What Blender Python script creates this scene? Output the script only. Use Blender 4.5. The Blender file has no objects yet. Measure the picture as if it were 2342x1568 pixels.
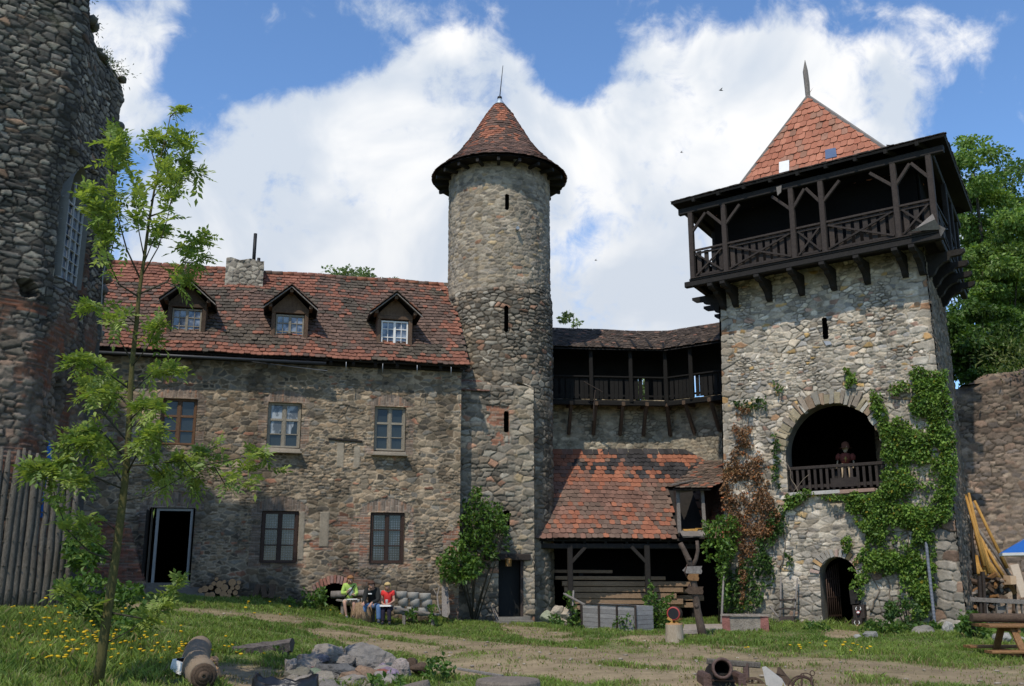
import bpy, bmesh, math, random
import numpy as np
from mathutils import Vector, Matrix
random.seed(7)
RNG = np.random.default_rng(11)
SC = bpy.context.scene
COL = SC.collection
R = math.radians

# ---------------------------------------------------------------- camera
PITCH, EYE, FPX = R(13.3), 1.6, 2222.0
CP, SP = math.cos(PITCH), math.sin(PITCH)
cam_d = bpy.data.cameras.new('camera')
cam_d.sensor_width = 36.0
cam_d.lens = 36.0 * FPX / 2342.0
cam_d.clip_end = 4000
cam_d.clip_start = 0.1
cam = bpy.data.objects.new('camera', cam_d)
COL.objects.link(cam)
cam.location = (0, 0, EYE)
cam.rotation_euler = (R(90) + PITCH, 0, 0)
SC.camera = cam
SC.view_settings.view_transform = 'Standard'
SC.view_settings.look = 'None'
SC.view_settings.exposure = 0.0
SC.view_settings.gamma = 1.0
SC.cycles.max_bounces = 6
SC.cycles.transparent_max_bounces = 8

# ---------------------------------------------------------------- sun and sky
SUN_EL = R(54)
SUN_H = Vector((-0.40, -0.9165))
sun_to = Vector((SUN_H.x * math.cos(SUN_EL), SUN_H.y * math.cos(SUN_EL), math.sin(SUN_EL)))
sd = bpy.data.lights.new('sun', 'SUN')
sd.energy = 3.6
sd.angle = R(0.55)
sd.color = (1.0, 0.93, 0.81)
sun = bpy.data.objects.new('sun', sd)
COL.objects.link(sun)
sun.rotation_euler = sun_to.to_track_quat('Z', 'Y').to_euler()


class NT:
    """tiny node helper"""
    def __init__(s, tree):
        s.t = tree
    def n(s, typ, **kw):
        nd = s.t.nodes.new(typ)
        for k, v in kw.items():
            setattr(nd, k, v)
        return nd
    def link(s, a, b):
        s.t.links.new(a, b)
    def val(s, sock, v):
        if hasattr(v, 'is_output') or isinstance(v, bpy.types.NodeSocket):
            s.link(v, sock)
        else:
            sock.default_value = v
    def math(s, op, a, b=0.0, c=None, clamp=False):
        nd = s.n('ShaderNodeMath', operation=op)
        nd.use_clamp = clamp
        s.val(nd.inputs[0], a)
        s.val(nd.inputs[1], b)
        if c is not None:
            s.val(nd.inputs[2], c)
        return nd.outputs[0]
    def mix(s, f, a, b, mode='MIX'):
        nd = s.n('ShaderNodeMix', data_type='RGBA', blend_type=mode)
        s.val(nd.inputs[0], f)
        s.val(nd.inputs[6], a if not isinstance(a, tuple) else (*a[:3], 1))
        s.val(nd.inputs[7], b if not isinstance(b, tuple) else (*b[:3], 1))
        return nd.outputs[2]
    def noise(s, vec, scale, detail=4, rough=0.55, dist=0.0):
        nd = s.n('ShaderNodeTexNoise')
        if vec is not None:
            s.link(vec, nd.inputs['Vector'])
        nd.inputs['Scale'].default_value = scale
        nd.inputs['Detail'].default_value = detail
        nd.inputs['Roughness'].default_value = rough
        nd.inputs['Distortion'].default_value = dist
        return nd.outputs['Fac']
    def ramp(s, f, stops):
        nd = s.n('ShaderNodeValToRGB')
        e = nd.color_ramp.elements
        while len(e) < len(stops):
            e.new(0.5)
        for el, (p, c) in zip(e, stops):
            el.position = p
            el.color = (*c, 1) if isinstance(c, tuple) else (c, c, c, 1)
        s.val(nd.inputs[0], f)
        return nd.outputs[0]
    def mapr(s, f, a, b, c, d, smooth=False):
        nd = s.n('ShaderNodeMapRange')
        if smooth:
            nd.interpolation_type = 'SMOOTHSTEP'
        s.val(nd.inputs[0], f)
        for i, v in enumerate((a, b, c, d)):
            nd.inputs[i + 1].default_value = v
        return nd.outputs[0]


def ray(px, py):
    a, b = (px - 1171) / FPX, (784 - py) / FPX
    return Vector((a, CP - b * SP, SP + b * CP))


world = bpy.data.worlds.new('World')
SC.world = world
world.use_nodes = True
wt = world.node_tree
wt.nodes.clear()
W = NT(wt)
sky = W.n('ShaderNodeTexSky', sky_type='NISHITA')
sky.sun_disc = False
sky.sun_elevation = SUN_EL
sky.sun_rotation = math.atan2(sun_to.x, sun_to.y)
sky.altitude = 400
sky.air_density = 1.0
sky.dust_density = 0.4
sky.ozone_density = 2.2
gen = W.n('ShaderNodeTexCoord').outputs['Generated']
sep = W.n('ShaderNodeSeparateXYZ')
W.link(gen, sep.inputs[0])
ysafe = W.math('MAXIMUM', sep.outputs[1], 0.08)
ca = W.math('DIVIDE', sep.outputs[0], ysafe)
cb = W.math('DIVIDE', sep.outputs[2], ysafe)
# cloud masses: bearing, elevation, half sizes and weight of each puff (all directions in the sky)
PUFFS = [(1040, 120, 95, 70, 1.1), (1160, 150, 75, 65, .8), (950, 220, 170, 85, 1.1), (810, 320, 210, 90, 1.1), (640, 440, 190, 85, 1.1),
         (520, 560, 240, 110, 1.1), (610, 245, 90, 45, .75), (700, 285, 60, 35, .3), (880, 530, 420, 170, 1.2), (1110, 330, 230, 160, 1.2),
         (1300, 430, 230, 140, 1.2), (1500, 340, 190, 100, 1.1), (1680, 280, 230, 110, 1.1), (1890, 240, 200, 110, 1.1), (700, 700, 700, 130, 1.1), (1400, 760, 400, 110, 1.0),
         (2020, 200, 100, 90, .9), (1450, 165, 95, 70, .6), (1570, 110, 120, 55, .6), (1700, 120, 120, 40, .5), (1840, 110, 110, 50, .55), (1310, 140, 100, 110, -.8), (1500, 520, 260, 120, .8),
         (1560, 670, 200, 70, 1.0), (1350, 650, 220, 90, 1.0), (1900, 500, 400, 160, .9), (2110, 80, 130, 60, .72), (2010, 20, 110, 30, .5), (2330, 270, 85, 60, .65), (290, 50, 120, 80, .75),
         (310, 200, 70, 90, .85), (340, 290, 60, 60, .6), (620, 80, 40, 60, .55), (900, 25, 90, 50, .55), (1165, 25, 60, 40, .5), (130, 250, 150, 300, .6), (460, 420, 60, 60, .5),
         (1465, 590, 75, 60, -1.3), (1290, 190, 60, 50, -.5), (1330, 60, 90, 60, -.35), (540, 150, 150, 90, -.4), (2200, 270, 100, 90, -.6), (800, 120, 110, 60, -.45), (1960, 60, 60, 30, -.3)]
tot = None
for px, py, rx, ry, wgt in PUFFS:
    c, ex, ez = ray(px, py), ray(px + rx, py), ray(px, py - ry)
    a0, b0 = c.x / c.y, c.z / c.y
    sa, sb = ex.x / ex.y - a0, ez.z / ez.y - b0
    da = W.math('MULTIPLY', W.math('SUBTRACT', ca, a0), 1 / sa)
    db = W.math('MULTIPLY', W.math('SUBTRACT', cb, b0), 1 / sb)
    r2 = W.math('MULTIPLY_ADD', da, da, W.math('MULTIPLY', db, db))
    g = W.math('MULTIPLY', W.math('POWER', 2.71828, W.math('MULTIPLY', r2, -0.8)), wgt)
    tot = g if tot is None else W.math('ADD', tot, g)
fwd = W.mapr(sep.outputs[1], 0.02, 0.2, 0.0, 1.0)
tot = W.math('MULTIPLY', tot, fwd)
tot = W.math('MULTIPLY_ADD', W.math('SUBTRACT', 1.0, fwd), 0.33, tot)
n1 = W.noise(gen, 10.0, 12, 0.60, 0.3)
n2 = W.noise(gen, 30.0, 10, 0.62, 0.5)
nn = W.math('MULTIPLY_ADD', W.math('SUBTRACT', n1, 0.5), 2.9, W.math('MULTIPLY', W.math('SUBTRACT', n2, 0.5), 1.5))
dens = W.math('ADD', W.math('MINIMUM', tot, 1.3), nn)
cover = W.mapr(dens, 0.22, 1.20, 0.0, 1.0, True)
shade = W.noise(gen, 5.5, 5, 0.5, 0.5)
cl_hi = W.mix(W.mapr(shade, 0.42, 0.60, 0.0, 1.0, True), (0.64, 0.71, 0.81), (1.0, 1.0, 1.0))
cl = W.mix(W.mapr(cb, 0.25, 0.48, 0.5, 0.0, True), cl_hi, (0.62, 0.67, 0.75))
skyc = W.mix(1.0, sky.outputs[0], (0.80, 0.98, 1.14), 'MULTIPLY')
bg_sky = W.n('ShaderNodeBackground')
W.link(skyc, bg_sky.inputs[0])
bg_sky.inputs[1].default_value = 0.18
bg_cl = W.n('ShaderNodeBackground')
W.link(cl, bg_cl.inputs[0])
bg_cl.inputs[1].default_value = 1.04
mx = W.n('ShaderNodeMixShader')
W.link(cover, mx.inputs[0])
W.link(bg_sky.outputs[0], mx.inputs[1])
W.link(bg_cl.outputs[0], mx.inputs[2])
wo = W.n('ShaderNodeOutputWorld')
W.link(mx.outputs[0], wo.inputs[0])

# ---------------------------------------------------------------- helpers: pixels of the survey photo to points in the world
def at_y(px, py, y):
    d = ray(px, py)
    t = y / d.y
    return Vector((d.x * t, y, EYE + d.z * t))
def on_v(px, py, p0, n):
    d = ray(px, py)
    t = (p0[0] * n[0] + p0[1] * n[1]) / (d.x * n[0] + d.y * n[1])
    return Vector((d.x * t, d.y * t, EYE + d.z * t))
def sst(x):
    x = np.clip(x, 0, 1)
    return x * x * (3 - 2 * x)
def gz_np(x, y):
    x = np.asarray(x, float)
    y = np.asarray(y, float)
    z = 0.92 * sst((-x - 2.2) / 8.0) * sst((y - 6.0) / 14.0)
    z = z + 0.035 * np.sin(x * 0.9 + 1.3) * np.sin(y * 0.7) + 0.02 * np.sin(x * 2.3 + y * 1.7)
    return z
def gz(x, y):
    return float(gz_np(x, y))
def gnd(px, py):
    d = ray(px, py)
    t = 4.0
    while t < 90:
        p = d * t
        if EYE + p.z <= gz(p.x, p.y):
            break
        t += 0.02
    p = d * t
    return Vector((p.x, p.y, gz(p.x, p.y)))

# ---------------------------------------------------------------- helpers: objects
ORG = {}
def setp(o, label=None, cat=None, group=None, kind=None):
    if label: o['label'] = label
    if cat: o['category'] = cat
    if group: o['group'] = group
    if kind: o['kind'] = kind
    return o
def thing(name, label, cat, loc=(0, 0, 0), group=None):
    o = bpy.data.objects.new(name, None)
    o.empty_display_size = 0.2
    COL.objects.link(o)
    o.location = loc
    ORG[o.name] = Vector(loc)
    return setp(o, label, cat, group)
def link_mesh(name, me, parent=None, origin=None):
    o = bpy.data.objects.new(name, me)
    COL.objects.link(o)
    if parent is not None:
        o.parent = parent
        ORG[o.name] = ORG[parent.name]
    else:
        ORG[o.name] = Vector(origin or (0, 0, 0))
        o.location = ORG[o.name]
    return o
def np_mesh(name, V, faces, mat, parent=None, cols=None, smooth=True, origin=None):
    """V (n,3) world points; faces: list of int arrays (m,k)"""
    V = np.asarray(V, np.float32)
    off = ORG[parent.name] if parent is not None else Vector(origin or (0, 0, 0))
    V = V - np.array(off, np.float32)
    faces = [np.asarray(f, np.int32) for f in faces if len(f)]
    me = bpy.data.meshes.new(name)
    me.vertices.add(len(V))
    me.vertices.foreach_set('co', V.ravel())
    lv = np.concatenate([f.ravel() for f in faces])
    lt = np.concatenate([np.full(len(f), f.shape[1], np.int32) for f in faces])
    ls = np.concatenate([[0], np.cumsum(lt)[:-1]]).astype(np.int32)
    me.loops.add(len(lv))
    me.loops.foreach_set('vertex_index', lv)
    me.polygons.add(len(lt))
    me.polygons.foreach_set('loop_start', ls)
    me.polygons.foreach_set('loop_total', lt)
    me.polygons.foreach_set('use_smooth', np.full(len(lt), smooth))
    if cols is not None:
        at = me.color_attributes.new('Col', 'FLOAT_COLOR', 'POINT')
        c4 = np.ones((len(V), 4), np.float32)
        c4[:, :3] = cols
        at.data.foreach_set('color', c4.ravel())
    me.update(calc_edges=True)
    me.validate()
    if mat: me.materials.append(mat)
    return link_mesh(name, me, parent, origin)


class MB:
    """collects shapes in world space, links them as one mesh object"""
    def __init__(s):
        s.v, s.f, s.c, s.sm = [], [], [], []
        s.col = (1, 1, 1)
    def add(s, vs, fs, smooth=False, col=None):
        b = len(s.v)
        s.v += [tuple(p) for p in vs]
        s.f += [tuple(i + b for i in f) for f in fs]
        s.sm += [smooth] * len(fs)
        s.c += [col or s.col] * len(vs)
        return s
    def box(s, c, size, rz=0.0, m=None, jit=0.0, col=None):
        hx, hy, hz = [v / 2 for v in size]
        vs = [Vector((x * hx, y * hy, z * hz)) for z in (-1, 1) for y in (-1, 1) for x in (-1, 1)]
        if jit:
            vs = [v + Vector([random.uniform(-jit, jit) for _ in range(3)]) for v in vs]
        M = m if m is not None else Matrix.Rotation(rz, 3, 'Z')
        vs = [Vector(c) + M @ v for v in vs]
        return s.add(vs, [(0, 2, 3, 1), (4, 5, 7, 6), (0, 1, 5, 4), (2, 6, 7, 3), (0, 4, 6, 2), (1, 3, 7, 5)], False, col)
    def beam(s, p, q, w, h=None, up=(0, 0, 1), bev=0.0, col=None):
        """squared timber from p to q, w wide and h high, chamfered edges"""
        p, q = Vector(p), Vector(q)
        h = h or w
        d = (q - p).normalized()
        x = d.cross(Vector(up))
        if x.length < 1e-3: x = d.cross(Vector((0, 1, 0)))
        x.normalize()
        y = x.cross(d).normalized()
        b = bev or min(w, h) * 0.12
        pr = [(w/2-b, -h/2), (w/2, -h/2+b), (w/2, h/2-b), (w/2-b, h/2), (-w/2+b, h/2), (-w/2, h/2-b), (-w/2, -h/2+b), (-w/2+b, -h/2)]
        vs = [c + x * a + y * e for c in (p, q) for a, e in pr]
        fs = [(i, (i+1) % 8, 8+(i+1) % 8, 8+i) for i in range(8)] + [tuple(range(7, -1, -1)), tuple(range(8, 16))]
        return s.add(vs, fs, False, col)
    def tube(s, pts, rad, n=8, cap=True, smooth=True, wob=0.0, col=None):
        pts = [Vector(p) for p in pts]
        rad = rad if isinstance(rad, (list, tuple)) else [rad] * len(pts)
        vs, fs = [], []
        prev = None
        for i, p in enumerate(pts):
            d = (pts[min(i+1, len(pts)-1)] - pts[max(i-1, 0)]).normalized()
            if prev is None:
                x = d.cross(Vector((0.13, 0.2, 0.97)))
                if x.length < 0.05: x = d.cross(Vector((1, 0, 0)))
            else:
                x = prev - d * prev.dot(d)
            x.normalize()
            prev = x
            y = d.cross(x)
            for k in range(n):
                a = 2 * math.pi * k / n
                r = rad[i] * (1 + random.uniform(-wob, wob))
                vs.append(p + x * (math.cos(a) * r) + y * (math.sin(a) * r))
        for i in range(len(pts) - 1):
            for k in range(n):
                fs.append((i*n+k, i*n+(k+1) % n, (i+1)*n+(k+1) % n, (i+1)*n+k))
        s.add(vs, fs, smooth, col)
        if cap:
            b = len(s.v) - len(vs)
            s.f += [tuple(b + k for k in range(n-1, -1, -1)), tuple(b + (len(pts)-1)*n + k for k in range(n))]
            s.sm += [False, False]
        return s
    def lathe(s, c, prof, n=24, ax=None, smooth=True, col=None):
        """prof: (radius, height) along axis ax"""
        c = Vector(c)
        ax = Vector(ax or (0, 0, 1)).normalized()
        x = ax.cross(Vector((0, 1, 0)) if abs(ax.y) < 0.9 else Vector((1, 0, 0))).normalized()
        y = ax.cross(x)
        vs = [c + ax * h + x * (math.cos(2*math.pi*k/n) * r) + y * (math.sin(2*math.pi*k/n) * r) for r, h in prof for k in range(n)]
        fs = [(i*n+k, i*n+(k+1) % n, (i+1)*n+(k+1) % n, (i+1)*n+k) for i in range(len(prof)-1) for k in range(n)]
        return s.add(vs, fs, smooth, col)
    def prism(s, pts, depth, smooth=False, col=None):
        """polygon pts (3D) pushed along vector depth"""
        n = len(pts)
        d = Vector(depth)
        vs = [Vector(p) for p in pts] + [Vector(p) + d for p in pts]
        fs = [tuple(range(n-1, -1, -1)), tuple(range(n, 2*n))] + [(i, (i+1) % n, n+(i+1) % n, n+i) for i in range(n)]
        return s.add(vs, fs, smooth, col)
    def rock(s, c, size, seed=0, rough=0.22, sub=3, col=None, rz=0.0, flat=0.0):
        bm = bmesh.new()
        bmesh.ops.create_icosphere(bm, subdivisions=sub, radius=1.0)
        rg = random.Random(seed)
        pl = []
        for _ in range(16):
            v = Vector([rg.gauss(0, 1) for _ in range(3)]).normalized()
            pl.append((v, rg.uniform(0.55, 0.86)))
        off = Vector([rg.uniform(-50, 50) for _ in range(3)])
        from mathutils import noise as mn
        M = Matrix.Rotation(rz, 3, 'Z')
        vs = []
        for v in bm.verts:
            p = v.co.copy()
            for nrm, dd in pl:
                e = p.dot(nrm) - dd
                if e > 0: p -= nrm * e * 0.9
            p *= 1.2 + .6 * rough * mn.noise(p * 1.6 + off) + rough * 0.4 * mn.noise(p * 5 + off) + rough * .12 * mn.noise(p * 13 + off)
            vs.append(Vector(c) + M @ Vector((p.x * size[0], p.y * size[1], p.z * size[2])))
        fs = [tuple(v.index for v in f.verts) for f in bm.faces]
        bm.free()
        return s.add(vs, fs, flat <= 0, col)
    def build(s, name, mat, parent=None, origin=None):
        off = ORG[parent.name] if parent is not None else Vector(origin or (0, 0, 0))
        me = bpy.data.meshes.new(name)
        me.from_pydata([Vector(v) - off for v in s.v], [], s.f)
        me.polygons.foreach_set('use_smooth', s.sm)
        if True:
            at = me.color_attributes.new('Col', 'FLOAT_COLOR', 'POINT')
            at.data.foreach_set('color', np.array([(*c, 1) for c in s.c], np.float32).ravel())
        if mat: me.materials.append(mat)
        me.update()
        return link_mesh(name, me, parent, origin)


def copy_thing(root, loc, rz=0.0, label=None):
    r = root.copy()
    COL.objects.link(r)
    r.location = loc
    r.rotation_euler = (0, 0, rz)
    ORG[r.name] = Vector(loc)
    if label: r['label'] = label
    for ch in list(root.children):
        c = ch.copy()
        COL.objects.link(c)
        c.parent = r
        for g in list(ch.children):
            d = g.copy()
            COL.objects.link(d)
            d.parent = c
    return r

# ---------------------------------------------------------------- materials
def new_mat(name):
    m = bpy.data.materials.new(name)
    m.use_nodes = True
    t = NT(m.node_tree)
    b = m.node_tree.nodes['Principled BSDF']
    return m, t, b
def obj_vec(t, scale=(1, 1, 1)):
    tc = t.n('ShaderNodeTexCoord').outputs['Object']
    mp = t.n('ShaderNodeMapping')
    mp.inputs['Scale'].default_value = scale
    t.link(tc, mp.inputs['Vector'])
    return mp.outputs[0]
def bump(t, b, h, strength, dist=0.02):
    n = t.n('ShaderNodeBump')
    n.inputs['Strength'].default_value = strength
    n.inputs['Distance'].default_value = dist
    t.link(h, n.inputs['Height'])
    t.link(n.outputs[0], b.inputs['Normal'])
def attr_mat(name, rough=0.92, nscale=14.0, namt=0.5, bscale=45.0, bstr=0.5, bdist=0.02, moss=0.0, spec=0.3):
    """colour of the thing itself from its 'Col' attribute, broken up by grain and blotches"""
    m, t, b = new_mat(name)
    a = t.n('ShaderNodeAttribute', attribute_name='Col').outputs['Color']
    v = obj_vec(t)
    f1 = t.noise(v, nscale, 6, 0.65)
    f2 = t.noise(v, nscale * 0.12, 3, 0.6)
    g = t.math('MULTIPLY_ADD', f1, 2 * namt, 1 - namt)
    g = t.math('MULTIPLY', g, t.math('MULTIPLY_ADD', f2, 0.7, 0.65))
    cc = t.n('ShaderNodeCombineColor')
    for i in range(3): t.link(g, cc.inputs[i])
    c = t.mix(1.0, a, cc.outputs[0], 'MULTIPLY')
    if moss:
        f3 = t.noise(v, 1.1, 8, 0.7)
        c = t.mix(t.mapr(f3, 0.56, 0.72, 0, moss, True), c, (0.055, 0.06, 0.022))
    t.link(c, b.inputs['Base Color'])
    b.inputs['Roughness'].default_value = rough
    b.inputs['Specular IOR Level'].default_value = spec
    bump(t, b, t.noise(v, bscale, 6, 0.7), bstr, bdist)
    return m
def wood_mat(name, c1, c2, rough=0.85, grain=(6, 6, 6), var=0.5, bstr=0.5, fine=9.0):
    m, t, b = new_mat(name)
    v = obj_vec(t, grain)
    f = t.noise(v, 1.6, 8, 0.7, 1.2)
    g2 = t.noise(v, fine, 4, 0.6)
    isl = t.n('ShaderNodeNewGeometry').outputs['Random Per Island']
    f = t.math('ADD', t.math('MULTIPLY_ADD', f, 0.7, -0.1), t.math('MULTIPLY_ADD', g2, 0.6, -0.1))
    c = t.mix(t.mapr(f, 0.25, 0.8, 0, 1), c1, c2)
    k = t.math('MULTIPLY_ADD', isl, var, 1 - var / 2)
    cc = t.n('ShaderNodeCombineColor')
    for i in range(3): t.link(k, cc.inputs[i])
    c = t.mix(1.0, c, cc.outputs[0], 'MULTIPLY')
    t.link(c, b.inputs['Base Color'])
    b.inputs['Roughness'].default_value = rough
    b.inputs['Specular IOR Level'].default_value = 0.3
    bump(t, b, t.noise(v, 5, 6, 0.7, 1.0), bstr, 0.02)
    return m
def plain(name, c, rough=0.7, metal=0.0, var=0.25, nscale=8.0, bstr=0.2, spec=0.4):
    m, t, b = new_mat(name)
    v = obj_vec(t)
    f = t.noise(v, nscale, 6, 0.65)
    lo = tuple(x * (1 - var) for x in c)
    hi = tuple(min(1, x * (1 + var)) for x in c)
    t.link(t.mix(f, lo, hi), b.inputs['Base Color'])
    b.inputs['Roughness'].default_value = rough
    b.inputs['Metallic'].default_value = metal
    b.inputs['Specular IOR Level'].default_value = spec
    if bstr: bump(t, b, t.noise(v, nscale * 5, 4, 0.6), bstr, 0.01)
    return m
def leaf_mat(name, trans=0.35):
    m, t, b = new_mat(name)
    a = t.n('ShaderNodeAttribute', attribute_name='Col').outputs['Color']
    t.link(a, b.inputs['Base Color'])
    b.inputs['Roughness'].default_value = 0.5
    b.inputs['Specular IOR Level'].default_value = 0.35
    tr = t.n('ShaderNodeBsdfTranslucent')
    t.link(t.mix(1.0, a, (1.25, 1.25, 0.55), 'MULTIPLY'), tr.inputs[0])
    ms = t.n('ShaderNodeMixShader')
    ms.inputs[0].default_value = trans
    t.link(b.outputs[0], ms.inputs[1])
    t.link(tr.outputs[0], ms.inputs[2])
    t.link(ms.outputs[0], m.node_tree.nodes['Material Output'].inputs['Surface'])
    return m
def glass_mat(name, c=(0.015, 0.02, 0.022)):
    m, t, b = new_mat(name)
    v = obj_vec(t)
    f = t.noise(v, 2.5, 3, 0.5)
    t.link(t.mix(f, c, tuple(x * 2.2 for x in c)), b.inputs['Base Color'])
    b.inputs['Roughness'].default_value = 0.08
    b.inputs['Specular IOR Level'].default_value = 0.35
    bump(t, b, t.noise(v, 1.3, 2, 0.5), 0.25, 0.05)
    return m

M_STONE = attr_mat('rubble_stone', 0.95, 16, 0.42, 50, 0.55, 0.02)
M_STONE_OLD = attr_mat('weathered_rubble', 0.95, 14, 0.45, 40, 0.6, 0.02, 0.35)
M_TILE = attr_mat('clay_tile', 0.88, 18, 0.35, 60, 0.3, 0.006)
M_GROUND = attr_mat('soil', 1.0, 9, 0.45, 30, 0.7, 0.03, 0.0, 0.1)
M_ROCK = attr_mat('field_stone', 0.95, 7, 0.75, 26, 0.9, 0.04)
M_LEAF = leaf_mat('leaf')
M_LEAF_DRY = leaf_mat('dry_leaf', 0.12)
M_GRASS = leaf_mat('grass_blade', 0.3)
M_DARKWOOD = wood_mat('dark_timber', (0.007, 0.006, 0.005), (0.030, 0.024, 0.020), 0.8, (5, 5, 5), 0.6)
M_BLACKWOOD = wood_mat('black_timber', (0.004, 0.0035, 0.003), (0.014, 0.012, 0.010), 0.85, (5, 5, 5), 0.5)  # near black wood of the wall walk
M_RAILWOOD = wood_mat('weathered_dark_timber', (0.018, 0.013, 0.011), (0.07, 0.052, 0.042), 0.8, (5, 5, 5), 0.6)
M_GREYWOOD = wood_mat('grey_timber', (0.10, 0.085, 0.075), (0.30, 0.27, 0.24), 0.9, (7, 7, 4), 0.5)
M_BROWNWOOD = wood_mat('brown_timber', (0.035, 0.022, 0.014), (0.13, 0.085, 0.055), 0.85, (6, 6, 6), 0.6)
M_ORANGEWOOD = wood_mat('varnished_timber', (0.10, 0.045, 0.015), (0.34, 0.18, 0.07), 0.55, (7, 3, 7), 0.4)
M_YELLOWWOOD = wood_mat('peeled_pole_wood', (0.25, 0.12, 0.025), (0.55, 0.33, 0.09), 0.7, (9, 9, 2), 0.5)
M_BARK = wood_mat('bark', (0.05, 0.042, 0.032), (0.22, 0.19, 0.155), 0.95, (9, 9, 3), 0.5, 1.0)
M_GREENBARK = wood_mat('green_bark', (0.045, 0.04, 0.012), (0.16, 0.14, 0.045), 0.9, (12, 12, 4), 0.2, 0.8)
M_TWIG = plain('twig_bark', (0.05, 0.042, 0.025), 0.9)
M_ENDGRAIN = wood_mat('end_grain', (0.28, 0.15, 0.07), (0.52, 0.32, 0.17), 0.9, (14, 14, 14), 0.5)
M_FRAME_D = wood_mat('brown_window_paint', (0.022, 0.011, 0.007), (0.06, 0.03, 0.018), 0.6, (8, 8, 3), 0.3)
M_FRAME_O = wood_mat('ochre_window_wood', (0.085, 0.042, 0.02), (0.17, 0.088, 0.042), 0.6, (8, 8, 3), 0.3)
M_FRAME_G = wood_mat('grey_window_wood', (0.16, 0.135, 0.10), (0.36, 0.32, 0.25), 0.75, (8, 8, 3), 0.3)
M_GLASS = glass_mat('window_glass')
M_METAL = plain('dull_zinc', (0.30, 0.31, 0.32), 0.5, 0.7)
M_IRON = plain('rusty_iron', (0.065, 0.038, 0.028), 0.7, 0.5, 0.4)
M_BLACK = plain('black_iron', (0.012, 0.012, 0.013), 0.6, 0.3)
M_WHITE = plain('white_paint', (0.72, 0.70, 0.66), 0.7, 0.0, 0.12)
M_DARK = plain('interior_shade_black', (0.009, 0.008, 0.0075), 1.0, 0, .3, 8, .2, .05)  # near black colour puts the shade of interiors and hollows into surfaces
M_BLUE = plain('blue_canvas', (0.012, 0.10, 0.36), 0.8, 0, 0.15)
def dpane():
    m, t, b = new_mat('dormer_glass')
    f = t.noise(obj_vec(t, (2.2, 2.2, 2.2)), 1.4, 3, .6)
    t.link(t.mix(t.mapr(f, .38, .62, 0, 1, True), (.03, .045, .075), (.22, .25, .30)), b.inputs['Base Color'])  # pale blotches paint sky reflection and curtain into the glass colour
    b.inputs['Roughness'].default_value = .08
    b.inputs['Specular IOR Level'].default_value = .7
    return m
M_DPANE = dpane()
# ---------------------------------------------------------------- masonry and roof surfaces
def h3(i, j, k):
    v = np.sin(i * 127.1 + j * 311.7 + k * 74.7) * 43758.5453
    return v - np.floor(v)
def vnoise(x, y, k=0.0):
    xi, yi = np.floor(x), np.floor(y)
    fx, fy = x - xi, y - yi
    fx, fy = fx * fx * (3 - 2 * fx), fy * fy * (3 - 2 * fy)
    a, b = h3(xi, yi, k), h3(xi + 1, yi, k)
    c, d = h3(xi, yi + 1, k), h3(xi + 1, yi + 1, k)
    return (a * (1 - fx) + b * fx) * (1 - fy) + (c * (1 - fx) + d * fx) * fy
def fbm(x, y, k=0.0, o=4):
    s, a, t = 0, 0.5, 0
    for i in range(o):
        s = s + a * vnoise(x * 2 ** i, y * 2 ** i, k + i * 3.1)
        t += a
        a *= 0.5
    return s / t
def pick(pal, r):
    w = np.array([p[3] if len(p) > 3 else 1.0 for p in pal])
    cum = np.cumsum(w / w.sum())
    idx = np.searchsorted(cum, np.clip(r, 0, 0.9999))
    return np.array([p[:3] for p in pal])[idx] * np.array((1.03, .97, .90))
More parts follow.
